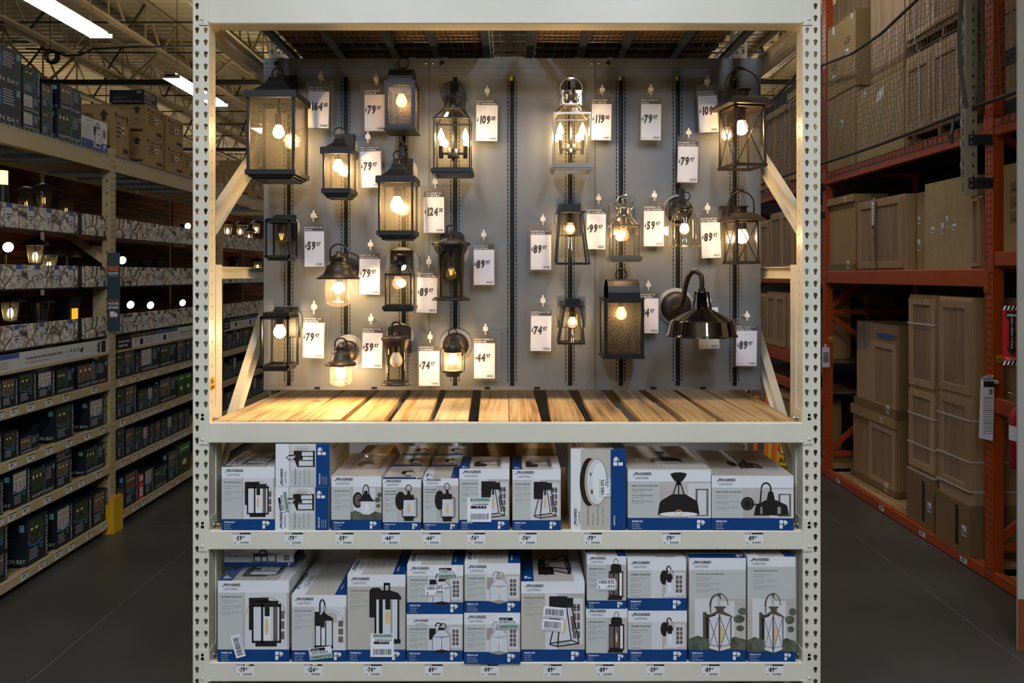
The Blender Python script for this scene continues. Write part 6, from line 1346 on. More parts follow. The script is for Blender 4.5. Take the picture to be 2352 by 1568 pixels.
def card(px, z0, z1, top, lab, tilt=0, wpx=None):
    y = YL(px, XL-.04); wd = .062; mb = MB(); h = (z1-z0)
    mb.box(XL-.039, XL-.037, y-wd/2, y+wd/2, z0+.005, z1, 'sign_white')
    f = Face(mb, (XL-.037, y-wd/2, z0+.005), UL, (0, 0, 1), NL, .0008, .0006); h -= .005
    f.rect(0, h*.8, wd, h, top); f.rect(wd*.1, h*.5, wd*.9, h*.54, 'ink', 1); f.text('$', wd*.15, h*.32, h*.1, 'ink', 1, .03); f.text('79', wd*.3, h*.3, h*.17, 'ink', 1, .04, .8); f.text('97', wd*.65, h*.38, h*.09, 'ink', 1, .03); f.rect(wd*.3, h*.22, wd*.7, h*.26, 'ink_soft', 1)
    tag(mb.build('fascia_price_card'), lab, 'price card', 'price cards on the stone fascias')
cl = [(18.6, 70, 111, 163, 232, 294, 354, 417, 530, 549, 564.5, 587, 598), (42, 85, 129, 161, 232, 328, 361, 402, 424, 521, 535, 549, 564, 584, 593), (37, 94.5, 161, 287, 298, 319, 335, 364, 378, 409, 427)]
for (z0, z1, n_), cs in zip(bands, cl):
    i = j = g = 0
    for px in cs:
        if px < 240: i += 1; lab = 'blue topped price card, %s from the left on the %s stone fascia' % (nth[i-1], n_)
        elif px < 450: j += 1; lab = 'olive topped price card, %s past the upright on the %s stone fascia' % (nth[j-1], n_)
        else: g += 1; lab = 'price card on the %s fascia, %s past the display post' % (n_, nth[g-1])
        card(px, z0, z1, 'sign_blue' if px < 200 else 'sign_olive', lab)
# header signs
def sign_strip(y0, y1, lab, draw, m='sign_white'):
    mb = MB(); mb.box(XL-.02, XL-.01, y0, y1, 1.545, 1.66, m); f = Face(mb, (XL-.01, y0, 1.545), UL, (0, 0, 1), NL, .0008, .0006); draw(f, y1-y0, .115)
    mb.box(XL-.02, XL-.005, y0, y1, 1.525, 1.545, 'cream_far'); tag(mb.build('header_sign'), lab, 'sign', 'header signs above the cartons')
def g1(f, w, h):
    f.text('Transformer and Wire Selection Guide', w*.05, h*.5, h*.23, 'ink', 1, .015, fit=w*.38); f.text('See Packaging for More Details', w*.05, h*.25, h*.16, 'red_line', 1, 0, fit=w*.24)
    for a, b in ((.52, .5), (.56, .45), (.6, .5), (.63, .4), (.66, .5), (.84, .5), (.84, .2)): f.rect(w*a, h*b, w*(a+.02), h*(b+.2), 'ink_soft', 1)
    f.rect(w*.645, h*.35, w*.665, h*.65, 'ink', 1); f.rect(w*.86, h*.1, w*.88, h*.9, 'ink', 1); f.rect(w*.9, h*.08, w*.96, h*.92, 'joist_dark', 1); f.rect(w*.5, 0, w*.502, h, 'ink_soft', 1)
def g2_(f, w, h):
    f.rect(0, h*.7, w, h, 'sign_blue'); f.rect(w*.1, h*.82, w*.4, h*.86, 'white', 1)
    for i in range(3): f.rect(w*.5, h*(.15+.15*i), w*.9, h*(.19+.15*i), 'ink_soft', 1)
def g3(f, w, h): f.text('Landscape', w*.08, h*.55, h*.24, 'white', 1, .02, fit=w*.8); f.text('Lighting', w*.08, h*.25, h*.24, 'white', 1, .02, fit=w*.62)
def g4(f, w, h):
    f.rect(0, h*.74, w*.52, h, 'sign_olive'); f.rect(w*.52, h*.74, w, h, 'sign_blue'); f.text('Low Voltage', w*.2, h*.8, h*.12, 'white', 1, 0); f.text('Solar', w*.7, h*.8, h*.12, 'white', 1, 0)
    for q in (0, .5):
        f.arc(w*(.07+q), h*.45, h*.1, h*.14, h*.03, 'ink', 1); f.rect(w*(.16+q), h*.15, w*(.22+q), h*.6, 'ink', 1)
        for i in range(4): f.rect(w*(.27+q), h*(.18+.12*i), w*(.42+q), h*(.21+.12*i), 'ink_soft', 1)
sign_strip(4.3, YL(47), 'white header sign with a blue upper stripe at the left edge', g2_)
sign_strip(YL(47)+.004, YL(252), 'long white header sign reading Transformer and Wire Selection Guide', g1)
sign_strip(YL(272), YL(305), 'black header sign reading Landscape Lighting beyond the upright', g3, 'sign_black')
sign_strip(YL(305)+.004, YL(410), 'header sign with olive and blue stripes beyond the upright', g4)
sign_strip(YL(410)+.004, 9.2, 'second Transformer and Wire Selection Guide sign, partly behind the display post', g1)
sign_strip(YL(516), YL(530), 'black Landscape Lighting sign seen past the display post', g3, 'sign_black')
sign_strip(YL(530)+.004, YL(595), 'olive and blue striped header sign seen past the display post', g4)
# FREE DELIVERY sign on the upright
t = empty('delivery_sign', P(260, 760, 6.64), 'narrow navy sign reading FREE DELIVERY and IN-STORE RETURNS on the upright', 'sign')
T = Matrix.Translation((X(246, 6.64), 6.64, 0)) @ Matrix.Rotation(.12, 4, 'Z') @ Matrix.Translation((-X(246, 6.64), -6.64, 0))
mb = MB(T); x0, x1, z0, z1 = X(246, 6.64), X(274, 6.64), Z(760, 6.64), Z(580, 6.64); mb.box(x0, x1, 6.64, 6.644, z0, z1, 'navy')
f = Face(mb, (x0, 6.64, z0), (1, 0, 0), (0, 0, 1), (0, -1, 0)); w_, h_ = x1-x0, z1-z0
f.text('FREE', w_*.08, h_*.77, h_*.075, 'orange_txt', 1, .04, fit=w_*.84); f.text('DELIVERY', w_*.08, h_*.72, h_*.045, 'white', 1, .03, fit=w_*.84); f.rect(w_*.1, h_*.7, w_*.9, h_*.703, 'white', 1)
f.text('HASSLE-FREE', w_*.08, h_*.385, h_*.028, 'red_line', 1, .03, fit=w_*.84); f.text('IN-STORE', w_*.1, h_*.335, h_*.045, 'white', 1, .03, fit=w_*.8); f.text('RETURNS', w_*.1, h_*.285, h_*.045, 'white', 1, .03, fit=w_*.8)
f.rect(w_*.22, h_*.18, w_*.58, h_*.25, 'white', 1); f.poly([(w_*.6, h_*.18), (w_*.8, h_*.18), (w_*.8, h_*.21), (w_*.72, h_*.235), (w_*.6, h_*.235)], 'white', 1)
for q in (.32, .7): f.ell(w_*q, h_*.178, w_*.07, h_*.011, 'red_line', 2)
mb.build('sign_board', t)
mb = MB(); mb.box(x0+.02, x0+.05, 6.66, 6.7, z1-.05, z1-.03, 'gun'); mb.build('clip', t)

# black cartons of landscape lights
def arts(f, w, h, st, r):
    pm = ['hb_green', 'hb_brick', 'hb_green', 'ph_wall'][st % 4]
    if h > w*.8:
        f.rect(w*.05, h*.42, w*.78, h*.95, pm); f.arc(w*.4, h*.62, w*.4, h*.22, h*.045, 'hb_blue', 1, 200, 330, 10)
        for i in range(2+st % 2): q = .2+.22*i; f.rect(w*q, h*.45, w*(q+.02), h*.75, 'landscape_black', 2); f.ell(w*(q+.01), h*.77, w*.06, h*.04, 'hb_light', 3, 10); f.rect(w*(q-.05), h*.8, w*(q+.07), h*.82, 'landscape_black', 4)
        for i in range(5): f.rect(w*.1, h*(.32-.05*i), w*(.45+.1*r.random()), h*(.335-.05*i), 'hb_white', 1)
        f.rect(w*.6, h*.28, w*.74, h*.38, 'hb_teal', 1); f.rect(w*.62, h*.3, w*.72, h*.36, 'hb_black', 2)
        g = f.sub(w*.97, h*.05, 90); g.text('HAMPTON BAY', 0, 0, w*.15, 'hb_white', 2, 0, fit=h*.88)
    else:
        f.rect(w*.03, h*.28, w*.55, h*.95, pm); f.arc(w*.35, h*.6, w*.25, h*.5, w*.04, 'hb_blue', 1, -60, 60, 10)
        for i in range(3): q = .1+.14*i; f.rect(w*q, h*.34, w*(q+.012), h*.7, 'landscape_black', 2); f.ell(w*(q+.005), h*.74, w*.035, h*.06, 'hb_light', 3, 10)
        for i in range(6): f.rect(w*.64, h*(.85-.07*i), w*(.8+.08*r.random()), h*(.87-.07*i), 'hb_white', 1)
        f.rect(w*.9, h*.76, w*.97, h*.93, 'hb_teal', 1); f.text('HAMPTON BAY', w*.05, h*.07, h*.16, 'hb_white', 2, 0, fit=w*.9)
rr = random.Random(11)
def hb(pl, pr, z0, h, st, lab, D=.28, grp='black landscape light cartons on the left rack', x=None, kind='hb', y0=None, y1=None):
    x = XL-.02 if x is None else x
    y0 = YL(pl, x) if y0 is None else y0; y1 = YL(pr, x) if y1 is None else y1; w_ = y1-y0-.004; mb = MB(); body = {'hb': 'hb_black', 'red': 'red_tag', 'green': 'hb_green'}[kind]
    mb.box(x-D, x, y0, y0+w_, z0, z0+h, body); f = Face(mb, (x, y0, z0), UL, (0, 0, 1), NL, .0008, .0006)
    if kind == 'hb': arts(f, w_, h, st, rr)
    elif kind == 'red': f.rect(w_*.1, h*.75, w_*.9, h*.97, 'hb_white'); f.rect(w_*.15, h*.1, w_*.85, h*.5, 'hb_white'); f.rect(w_*.2, h*.58, w_*.8, h*.62, 'hb_white', 1)
    else: f.rect(0, h*.75, w_, h, 'green_tag'); f.rect(w_*.2, h*.84, w_*.8, h*.88, 'hb_white', 1); f.ell(w_*.5, h*.4, w_*.2, h*.1, 'hb_light', 1)
    g = Face(mb, (x-D, y0, z0), (1, 0, 0), (0, 0, 1), (0, -1, 0), .0008, .0006)
    g.text('HAMPTON BAY', D*.08, h*.07, h*.13, 'hb_white', 1, 0, fit=D*.88); g.rect(D*.8, h*.75, D*.93, h*.9, 'hb_teal', 1)
    for i in range(4): g.rect(D*.1, h*(.5-.07*i), D*(.55-.04*i), h*(.515-.07*i), 'ink_soft', 1)
    o = mb.build('light_carton'); tag(o, lab, 'carton', grp); return o
zl = {4: 1.293, 3: .936, 2: .581, 1: .124}; sn = {4: 'fourth', 3: 'third', 2: 'second', 1: 'lowest'}
near = {4: [(-34, 3, .2), (3, 41, .2), (43, 84, .21), (86, 126, .2), (130, 171, .19), (177, 248, .19)],
        3: [(-40, 4, .2), (8, 43, .19), (46, 90, .12), (128, 170, .26), (205, 243, .24)],
        2: [(-40, 8, .24), (28, 69, .25), (70, 127, .22), (129, 165, .2), (196, 241, .21)],
        1: [(-25, 18, .2), (62, 111, .33), (130, 167, .3), (169, 211, .27), (213, 247, .27)]}
for lv, L in near.items():
    for i, (a, b, h) in enumerate(L):
        n_ = len(L)-i
        hb(a, b, zl[lv], h, i+lv, 'black landscape light carton, %s left of the yellow guarded upright, %s shelf' % (nth[n_-1], sn[lv]), D=.28 if b-a < 60 else .4)
hb(-25, 18, zl[1]+.201, .2, 2, 'black landscape light carton stacked on the nearest lowest shelf carton')
hb(129, 165, zl[2]+.201, .1, 1, 'flat black carton lying on the second shelf cartons, fourth pair from the left')
hb(75, 127, zl[3], .24, 1, 'large dark carton pushed back on the third shelf, left of the guarded upright', x=XL-.32, D=.4)
far = {4: [(268, 284, .24), (285, 309, .24), (311, 322, .2), (323, 367, .22), (368, 404, .22), (406, 425, .24), (427, 442, .24)],
       3: [(268, 285, .27), (286, 313, .27), (317, 338, .2), (339, 352, .2), (353, 366, .2), (367, 407, .24), (409, 424, .22), (425, 440, .22)],
       2: [(268, 285, .3), (288, 308, .24), (309, 326, .22), (328, 341, .2), (343, 355, .2), (357, 369, .2), (371, 383, .2), (384, 396, .2), (397, 408, .2), (410, 422, .2), (424, 436, .2)],
       1: [(268, 285, .22), (287, 317, .3), (319, 330, .22), (332, 353, .24), (355, 384, .2), (386, 408, .3), (410, 437, .3)]}
for lv, L in far.items():
    for i, (a, b, h) in enumerate(L):
        k = 'green' if (lv == 3 and i >= 6) or (lv == 1 and i == 6) else 'red' if lv == 1 and i == 2 else 'hb'
        hb(a, b, zl[lv], h, i, '%s light carton, %s right of the yellow guarded upright, %s shelf' % ({'hb': 'black', 'green': 'green topped', 'red': 'small red'}[k], nth[i], sn[lv]), D=.25, kind=k)
for lv in (4, 3, 2, 1):
    a = 514; i = 0
    while a < 600:
        wpx = rr.choice((6, 7, 9, 12)); h = rr.choice((.18, .2, .22, .25))
        hb(a, a+wpx, zl[lv], h, i, 'black light carton seen past the display post, %s on the %s shelf' % (nth[min(i, 13)], sn[lv]), D=.25); a += wpx+.6; i += 1
# price labels on the left rack beams
cent = {4: [(3, 31), (0, 0)], }
def llab(px, z, lab):
    y = YL(px); mb = MB(); mb.box(XL, XL+.0015, y-.04, y+.04, z+.012, z+.062, 'white'); f = Face(mb, (XL+.0015, y-.04, z+.012), UL, (0, 0, 1), NL, .0006, .0005)
    f.rect(0, .042, .08, .05, 'ink'); f.text('$39', .012, .016, .026, 'ink', 1, .04, .8); f.text('97', .052, .024, .015, 'ink', 1, .03); f.rect(.04, .003, .075, .009, 'ink_soft', 1)
    tag(mb.build('shelf_price_label'), lab, 'price label', 'price labels on the left rack beams')
for lv, zz, ps in ((4, 1.222, (0, 33, 71, 113, 152, 217, 280, 306, 328, 358, 393, 419, 428, 437)), (3, .862, (29, 71, 113, 159, 201, 234, 282, 310, 331, 345, 358, 371, 399, 438)), (2, .507, (0, 27, 59, 108, 158, 187, 227, 282, 309, 331, 346, 359, 372, 384, 395, 405, 416, 427)), (1, .05, (57, 97, 134, 164, 205, 239, 281, 311, 331, 345, 358, 370, 386, 409, 434))):
    for i, px in enumerate(ps):
        j = [p for p in ps if p < 250]; n_ = nth[len(j)-1-ps.index(px)] if px < 250 else nth[min(i-len(j), 13)]
        llab(px, zz, 'small white price label, %s %s of the guarded upright, %s beam' % (n_, 'left' if px < 250 else 'right', sn[lv]))

# landscape lights on the ledges
def plight(px, z0, y_top, kind, lab, x=XL-.16):
    Y = YL(px, x); x_ = x; zt = Z(y_top, Y); t = empty('landscape_light', (x_, Y, z0), lab, 'landscape light', 'landscape lights on the stone ledges'); B = 'landscape_black'
    c = lambda z: (x_, Y, z)
    if kind == 'tube':
        mb = MB(); mb.cyl(c(z0), .035, zt-z0-.1, B); mb.build('body', t); mb = MB(); mb.cyl(c(zt-.1), .03, .1, 'lamp_soft'); mb.build('lens', t); return
    if kind in ('lantern', 'lit', 'warm', 'jar', 'dark', 'sqlit'):
        mb = MB(); mb.cyl(c(z0), .014, max(.02, zt-z0-.2), B); mb.build('stake', t); zb = zt-.2
        mb = MB(); mb.lathe([(.05, zb), (.055, zb+.012), (.02, zb+.012)], B, (x_, Y, 0), 12)
        for k in range(6): a = PI*k/3; mb.bar((x_+.045*math.cos(a), Y+.045*math.sin(a), zb), (x_+.07*math.cos(a), Y+.07*math.sin(a), zb+.15), .006, .006, B)
        mb.build('cage', t)
        mb = MB(); mb.lathe([(.105, zb+.145), (.1, zb+.155), (.05, zb+.185), (.02, zb+.2), (.001, zb+.2)], B, (x_, Y, 0), 14 if kind != 'sqlit' else 4); mb.build('cap', t)
        mb = MB(); mb.lathe([(.04, zb+.012), (.058, zb+.14)], 'seeded_light' if kind != 'dark' else 'hb_black', (x_, Y, 0), 12, caps=False); mb.build('glass', t)
        if kind != 'dark':
            e = {'lantern': 'lamp_soft', 'lit': 'lamp_warm', 'warm': 'lamp_warm', 'jar': 'lamp_warm', 'sqlit': 'lamp_warm'}[kind]; rad = {'lantern': .009, 'lit': .016, 'warm': .014, 'jar': .016, 'sqlit': .02}[kind]
            mb = MB(); mb.lathe([(.001, zb+.03), (rad, zb+.05), (rad, zb+.08), (.001, zb+.1)], e, (x_, Y, 0), 10); mb.build('bulb', t)
    elif kind == 'box':
        mb = MB(); mb.box(x_-.06, x_+.06, Y-.08, Y+.08, zt-.22, zt, B); mb.build('body', t); mb = MB(); mb.box(x_+.0602, x_+.066, Y-.04, Y+.04, zt-.17, zt-.07, 'lamp_orange'); mb.build('lens', t); mb = MB(); mb.cyl(c(z0), .02, max(.02, zt-.22-z0), B); mb.build('stake', t)
        mb = MB(); mb.box(x_-.08, x_+.08, Y-.1, Y+.1, zt, zt+.02, B); mb.build('cap', t)
    elif kind == 'dish':
        mb = MB(); mb.cyl(c(z0), .012, zt-z0, B); mb.build('stake', t); mb = MB(); mb.lathe([(.12, zt-.03), (.09, zt), (.03, zt+.02), (.001, zt+.02)], 'steel', (x_, Y, 0), 18); mb.build('cap', t)
    else:                                                  # spot heads: kind = 'spot', 'spotlit', 'flood'
        mb = MB(); mb.cyl(c(z0), .012, max(.02, zt-.09-z0), B); mb.build('stake', t); hc = Vector((x_, Y, zt-.06))
        R = Matrix.Translation(hc) @ Matrix.Rotation(math.radians(-35), 4, 'Z') @ Matrix.Rotation(math.radians(100), 4, 'Y')
        mb = MB(R)
        if kind == 'flood': mb.box(-.05, .05, -.08, .08, -.03, .03, B)
        else: mb.lathe([(.02, -.06), (.03, -.02), (.04, .04), (.043, .06), (.036, .06)], B, (0, 0, 0), 18)
        mb.build('head', t); mb = MB(R)
        if kind == 'flood': mb.box(-.045, .045, -.07, .07, .0302, .033, 'tag_white')
        else: mb.lathe([(.036, .0606), (.001, .0606)], 'lamp_white' if kind == 'spotlit' else 'clear', (0, 0, 0), 18, caps=False)
        mb.build('lens', t)
z1_, z2_, z3_ = 2.596, 2.171, 1.751
for a in ((7, z1_, 392, 'tube', 'tall tube shaped landscape light with a lit top at the left edge'), (60, z1_, 428, 'lantern', 'wide caged path light on the upper ledge'), (101, z1_, 420, 'lantern', 'narrow diamond caged path light on the upper ledge'), (152, z1_, 446, 'lantern', 'basket shaped path light on the upper ledge nearest the upright'),
          (424, z1_, 505, 'spotlit', 'lit spotlight on the upper ledge beside the display post'),
          (10, z2_, 545, 'spotlit', 'round lit well light on the middle ledge at the left edge'), (81, z2_, 547, 'lit', 'glowing six sided path light on the middle ledge'), (112, z2_, 570, 'warm', 'dome capped path light with a warm filament on the middle ledge'), (154, z2_, 582, 'dish', 'steel dish capped path light on the middle ledge'), (225, z2_, 560, 'flood', 'square floodlight on the middle ledge left of the upright'),
          (273, z2_, 580, 'spotlit', 'lit spotlight just right of the navy sign'), (330, z2_, 590, 'spot', 'black unlit spotlight on the middle ledge, left of a pair'), (363, z2_, 592, 'spot', 'black spotlight on the middle ledge, right of a pair'),
          (24, z3_, 675, 'jar', 'glowing jar path light on the lower ledge at left'), (93, z3_, 678, 'dark', 'dark capped bollard light on the lower ledge'), (154, z3_, 688, 'box', 'square bollard light with an orange window'), (292, z3_, 682, 'spotlit', 'bright spotlight on the lower ledge, nearest the navy sign'), (338, z3_, 684, 'spotlit', 'bright spotlight on the lower ledge, second from the navy sign'), (412, z3_, 680, 'spotlit', 'spotlight on the lower ledge beside the display post'),
          (523, z1_, 506, 'jar', 'glowing jar light seen just past the display post'), (552, z1_, 508, 'lit', 'glowing lantern light on the upper ledge left of the brace'), (572, z1_, 522, 'warm', 'oval glowing path light on the upper ledge near the grey panel'), (588, z1_, 505, 'sqlit', 'square glowing path light on the upper ledge at the panel edge'), (535, z2_, 588, 'dark', 'dark capped light on the middle ledge past the display post'), (592, z2_, 592, 'warm', 'small warm light on the middle ledge by the grey panel')):
    plight(*a, x=XL-.3 if a[0] == 225 else XL-.16)

# cartons on top of the left rack
def kraft(x, y0, y1, z0, z1, D, lab, grp='brown cartons on top of the left rack', m='kraft', txt='685 121', side=True):
    mb = MB(); mb.box(x-D, x, y0, y1, z0, z1, m); w_, h = y1-y0, z1-z0; f = Face(mb, (x, y0, z0), UL, (0, 0, 1), NL, .0008, .0006)
    f.rect(w_*.08, h*.8, w_*.18, h*.9, 'carton_ink'); f.text(txt, w_*.25, h*.8, h*.09, 'carton_ink', 1, .02, fit=w_*.5)
    for i in range(4): f.rect(w_*.15, h*(.67-.09*i), w_*(.4+.05*(i % 3)), h*(.7-.09*i), 'carton_ink', 1)
    f.rect(w_*.5, h*.5, w_*.7, h*.64, 'white', 1); f.rect(w_*.53, h*.53, w_*.66, h*.6, 'ink', 2); f.rect(w_*.6, h*.1, w_*.92, h*.2, 'carton_ink', 1)
    ar = [(w_*.85, h*.7), (w_*.85, h*.8), (w_*.81, h*.8), (w_*.88, h*.92), (w_*.95, h*.8), (w_*.91, h*.8), (w_*.91, h*.7)]; f.poly(ar, 'carton_ink', 1)
    g = Face(mb, (x-D, y0, z0), (1, 0, 0), (0, 0, 1), (0, -1, 0), .0008, .0006)
    if side:
        g.text(txt, D*.5, h*.8, h*.09, 'carton_ink', 1, .03); g.poly([(D*.83, h*.7), (D*.83, h*.82), (D*.79, h*.82), (D*.86, h*.94), (D*.93, h*.82), (D*.89, h*.82), (D*.89, h*.7)], 'carton_ink', 1)
        g.arc(D*.83, h*.45, D*.1, h*.1, .004, 'carton_ink', 1, 0, 360, 4); g.rect(D*.76, h*.12, D*.95, h*.2, 'carton_ink', 1)
    g.rect(0, h*.495, D, h*.5, 'kraft_dark', 1); f.rect(0, h*.0, w_, h*.004, 'kraft_dark', 1)
    o = mb.build('shipping_carton'); tag(o, lab, 'carton', grp)
zt_ = 3.239
G = 'black light cartons on top of the left rack'
hb(-80, 50, zt_, .265, 0, 'large black carton at the lower left of the top shelf', D=.4, grp=G); hb(-80, 50, zt_+.266, .25, 2, 'large black carton with night photo, uppermost at the left edge', D=.4, grp=G)
hb(53, 92, zt_, .125, 3, 'lowest of three stacked small cartons on the top shelf', D=.3, grp=G); hb(53, 92, zt_+.126, .125, 3, 'middle one of three stacked small cartons on the top shelf', D=.3, grp=G); hb(52, 92, zt_+.252, .2, 0, 'uppermost of three stacked small cartons on the top shelf', D=.3, grp=G)
hb(95, 121, zt_, .2, 0, 'narrow black carton on the top shelf, lower of two', D=.3, grp=G, x=XL-.04); hb(95, 121, zt_+.201, .18, 1, 'narrow black carton on the top shelf, upper of two', D=.3, grp=G, x=XL-.04)
hb(132, 187, zt_, .23, 0, 'lower black carton beside the white lantern carton on top', D=.36, grp=G); hb(138, 188, zt_+.231, .2, 1, 'upper black carton reading HAMPTON BAY beside the white lantern carton', D=.36, grp=G)
y0, y1 = YL(193), YL(251); mb = MB(); mb.box(XL-.35, XL-.02, y0, y1, zt_, zt_+.25, 'box_white'); f = Face(mb, (XL-.02, y0, zt_), UL, (0, 0, 1), NL, .0008, .0006); w_ = y1-y0
f.rect(0, 0, w_, .07, 'box_blue'); f.rect(0, .07, w_*.4, .2, 'box_grey'); logo(f, w_*.08, .215, w_*.4); f.rect(w_*.45, .02, w_*.75, .2, 'box_grey', 1); pic(U(f, w_*.45, .03, w_*.32, .2, 4), 'canton'); f.rect(w_*.8, .1, w_*.95, .2, 'ph_glass', 1); barcode(f, w_*.83, .12, w_*.1, .06); plogo(f, w_*.84, .015, .045); f.text('P560141', w_*.08, .04, .012, 'white', 2, .02)
tag(mb.build('lantern_carton'), 'white and blue lantern carton on top of the left rack', 'carton')
kraft(XL-.02, YL(267), YL(301), zt_, 3.665, .62, 'brown carton right of the white lantern carton, top of the left rack', txt='665 983')
kraft(XL-.02, YL(340), YL(380), zt_, 3.52, .6, 'lower brown carton of the left stack reading 685 121', txt='685 121'); kraft(XL-.02, YL(340), YL(380), 3.521, 3.815, .6, 'upper brown carton of the left stack reading 685 121', txt='685 121')
kraft(XL-.02, YL(387), YL(425), zt_, 3.51, .5, 'lower brown carton of the stack beside the display post'); kraft(XL-.02, YL(387), YL(425), 3.511, 3.8, .5, 'upper brown carton of the stack beside the display post')
kraft(XL-.02, YL(426.5), YL(452), zt_, 3.5, .4, 'brown carton partly hidden behind the display post')
kraft(XL-.1, YL(505, XL-.1), YL(530, XL-.1), zt_, 3.5, .4, 'brown carton on the far left rack top, just past the post'); kraft(XL-.05, YL(572, XL-.05), YL(602, XL-.05), zt_, 3.5, .4, 'brown carton on the far left rack top, at the panel edge'); kraft(XL-.05, YL(572, XL-.05), YL(602, XL-.05), 3.501, 3.72, .4, 'small brown carton stacked at the panel edge')
hb(0, 0, 3.816, .12, 1, 'small black carton lying on the tall brown stack', D=.32, y0=YL(335), y1=YL(366), grp=G)

# ================================================================ right hand orange rack with cabinets
XR = 3.43
def YR_(px, x=XR): return x*F/(px-CX)
UR = (0, -1, 0); NR = (-1, 0, 0)
posts = [(2.5, 'near orange upright beyond the frame'), (5.585, 'orange upright with keyhole slots beside the tall pantry cabinets'), (8.56, 'orange upright directly right of the display rack'), (11.62, 'orange upright seen between grey panel and right display post'), (14.7, 'farthest orange upright, mostly hidden behind the panels')]
for k, (y, lab) in enumerate(posts):
    t = empty('orange_upright', (XR+.04, y, 0), lab, 'rack upright', 'orange rack uprights')
    mb = MB(); h = 3.3 if k < 9 else 3
    plate(mb, (XR, y+.1, .01), (0, -1, 0), (0, 0, 1), (-1, 0, 0), .1, 5.3, .0508, (.03, .07), 'orange', 'dia', s=1.15)
    mb.box(XR, XR+.075, y, y+.003, .01, 5.3, 'orange'); mb.box(XR, XR+.075, y+.097, y+.1, .01, 5.3, 'orange'); mb.box(XR+.072, XR+.075, y+.003, y+.02, .01, 5.3, 'orange'); mb.build('front_post', t)
    mb = MB(); mb.box(XR+1.0, XR+1.075, y, y+.1, .01, 5.3, 'orange'); mb.build('rear_post', t)
    for a, b in ((.25, .25), (.3, 1.1), (1.75, 1.1), (1.8, 1.8), (1.85, 2.7), (3.2, 2.75), (3.3, 3.3)):
        mb = MB(); mb.bar((XR+.076, y+.05, a), (XR+.999, y+.05, b), .035, .05, 'orange'); mb.build('brace', t)
rbays = [(2.6, 5.583, 'nearest bay'), (5.687, 8.558, 'cabinet bay'), (8.662, 11.618, 'bay past the display rack'), (11.722, 14.698, 'farthest bay')]
lv = {0: [(3.19, 3.31, 'upper'), (2.265, 2.365, 'middle'), (1.22, 1.33, 'lower'), (0.005, .09, 'floor')], 1: [(3.19, 3.31, 'upper'), (2.115, 2.245, 'middle'), (.003, .085, 'floor')],
      2: [(3.19, 3.31, 'upper'), (2.1, 2.235, 'middle'), (1.12, 1.25, 'lower'), (.80, .91, 'lowest'), (.003, .085, 'floor')], 3: [(3.19, 3.31, 'upper'), (2.1, 2.235, 'middle')]}
for k, (y0, y1, b) in enumerate(rbays):
    for z0, z1, n_ in lv[k]:
        t = empty('orange_beam', (XR, y0, z0), 'orange %s beam of the right rack, %s' % (n_, b), 'shelf beam', 'orange beams')
        mb = MB(); mb.prism([(XR+.05, z0), (XR+.005, z0), (XR, z0+.005), (XR, z1-.005), (XR+.005, z1), (XR+.05, z1)], y0+.003, y1-.003, 'orange', 'xz'); mb.build('beam_rail', t)
        if z0 > .1:
            for ya, yb in ((y0-.05, y0+.004), (y1-.004, y1+.05)):
                mb = MB(); mb.box(XR-.006, XR-.002, ya, yb, z0-.04, z1+.05, 'orange')
                for q in (z0-.02, (z0+z1)/2, z1+.03): mb.lathe([(.008, 0), (.006, -.004), (0, -.004)], 'orange', (XR-.006, (ya+yb)/2, q), 10, 'x')
                mb.build('end_connector', t)
        if n_ == 'upper':
            mb = MB(); yy = y0+.03
            while yy < y1-.03: mb.box(XR-.004, XR+1.0, yy, yy+.006, z1+.001, z1+.007, 'galv'); mb.box(XR-.008, XR-.003, yy, yy+.006, z1-.05, z1+.007, 'galv'); yy += .075
            for i in range(8): mb.box(XR+.05+i*.12, XR+.056+i*.12, y0+.01, y1-.01, z1-.006, z1+.0005, 'galv')
            mb.box(XR-.008, XR-.003, y0+.01, y1-.01, z1-.05, z1-.045, 'galv')
            tag(mb.build('wire_decking'), 'wire decking on the upper orange beam, '+b, 'wire deck', 'wire decking on orange beams')
        else:
            yy = y0+.02; mb = MB()
            while yy < y1-.15: mb.box(XR+.052, XR+1.0, yy, yy+.13, z1-.025, z1-.004, 'pallet' if n_ != 'floor' else 'pine_old'); yy += .138
            tag(mb.build('plank_deck'), 'plank deck behind the %s orange beam, %s' % (n_, b), 'deck', 'plank decks of the orange rack')
    mb = MB(); mb.box(XR+1.01, XR+1.03, y0, y1, .02, 5.2, 'hb_black'); tag(mb.build('back_sheet'), 'dark sheet at the back of the orange rack, '+b, 'back board', 'dark back sheets of the orange rack')

def rface(mb, x, yfar, z): return Face(mb, (x, yfar, z), UR, (0, 0, 1), NR, .0008, .0006)
def sface(mb, x, y, z): return Face(mb, (x, y, z), (1, 0, 0), (0, 0, 1), (0, -1, 0), .0008, .0006)
def kbox(pl, pr, z0, z1, D, lab, m='kraft_light', x=XR+.03, grp='cartons and cabinets on the orange rack', draw=None, edge=None, y=None, name='shipping_carton', sdraw=None, cat='carton'):
    ya, yb = y or (YR_(pl, x), YR_(pr, x)); mb = MB(); mb.box(x, x+D, yb, ya, z0, z1, m); f = rface(mb, x, ya, z0); w_, h = ya-yb, z1-z0
    if edge:
        for a, b in ((0, .012), (w_-.012, w_)): f.rect(a, 0, b, h, edge)
    if draw: draw(f, w_, h)
    if sdraw: sdraw(sface(mb, x, yb, z0), D, h)
    return tag(mb.build(name), lab, cat, grp)
def smallab(f, a, b, w=.05, h=.04): f.rect(a, b, a+w, b+h, 'tag_white', 2); f.rect(a+.006, b+.008, a+w*.5, b+h*.7, 'ink_soft', 3); f.rect(a+w*.6, b+.008, a+w*.9, b+h*.5, 'ink', 3)
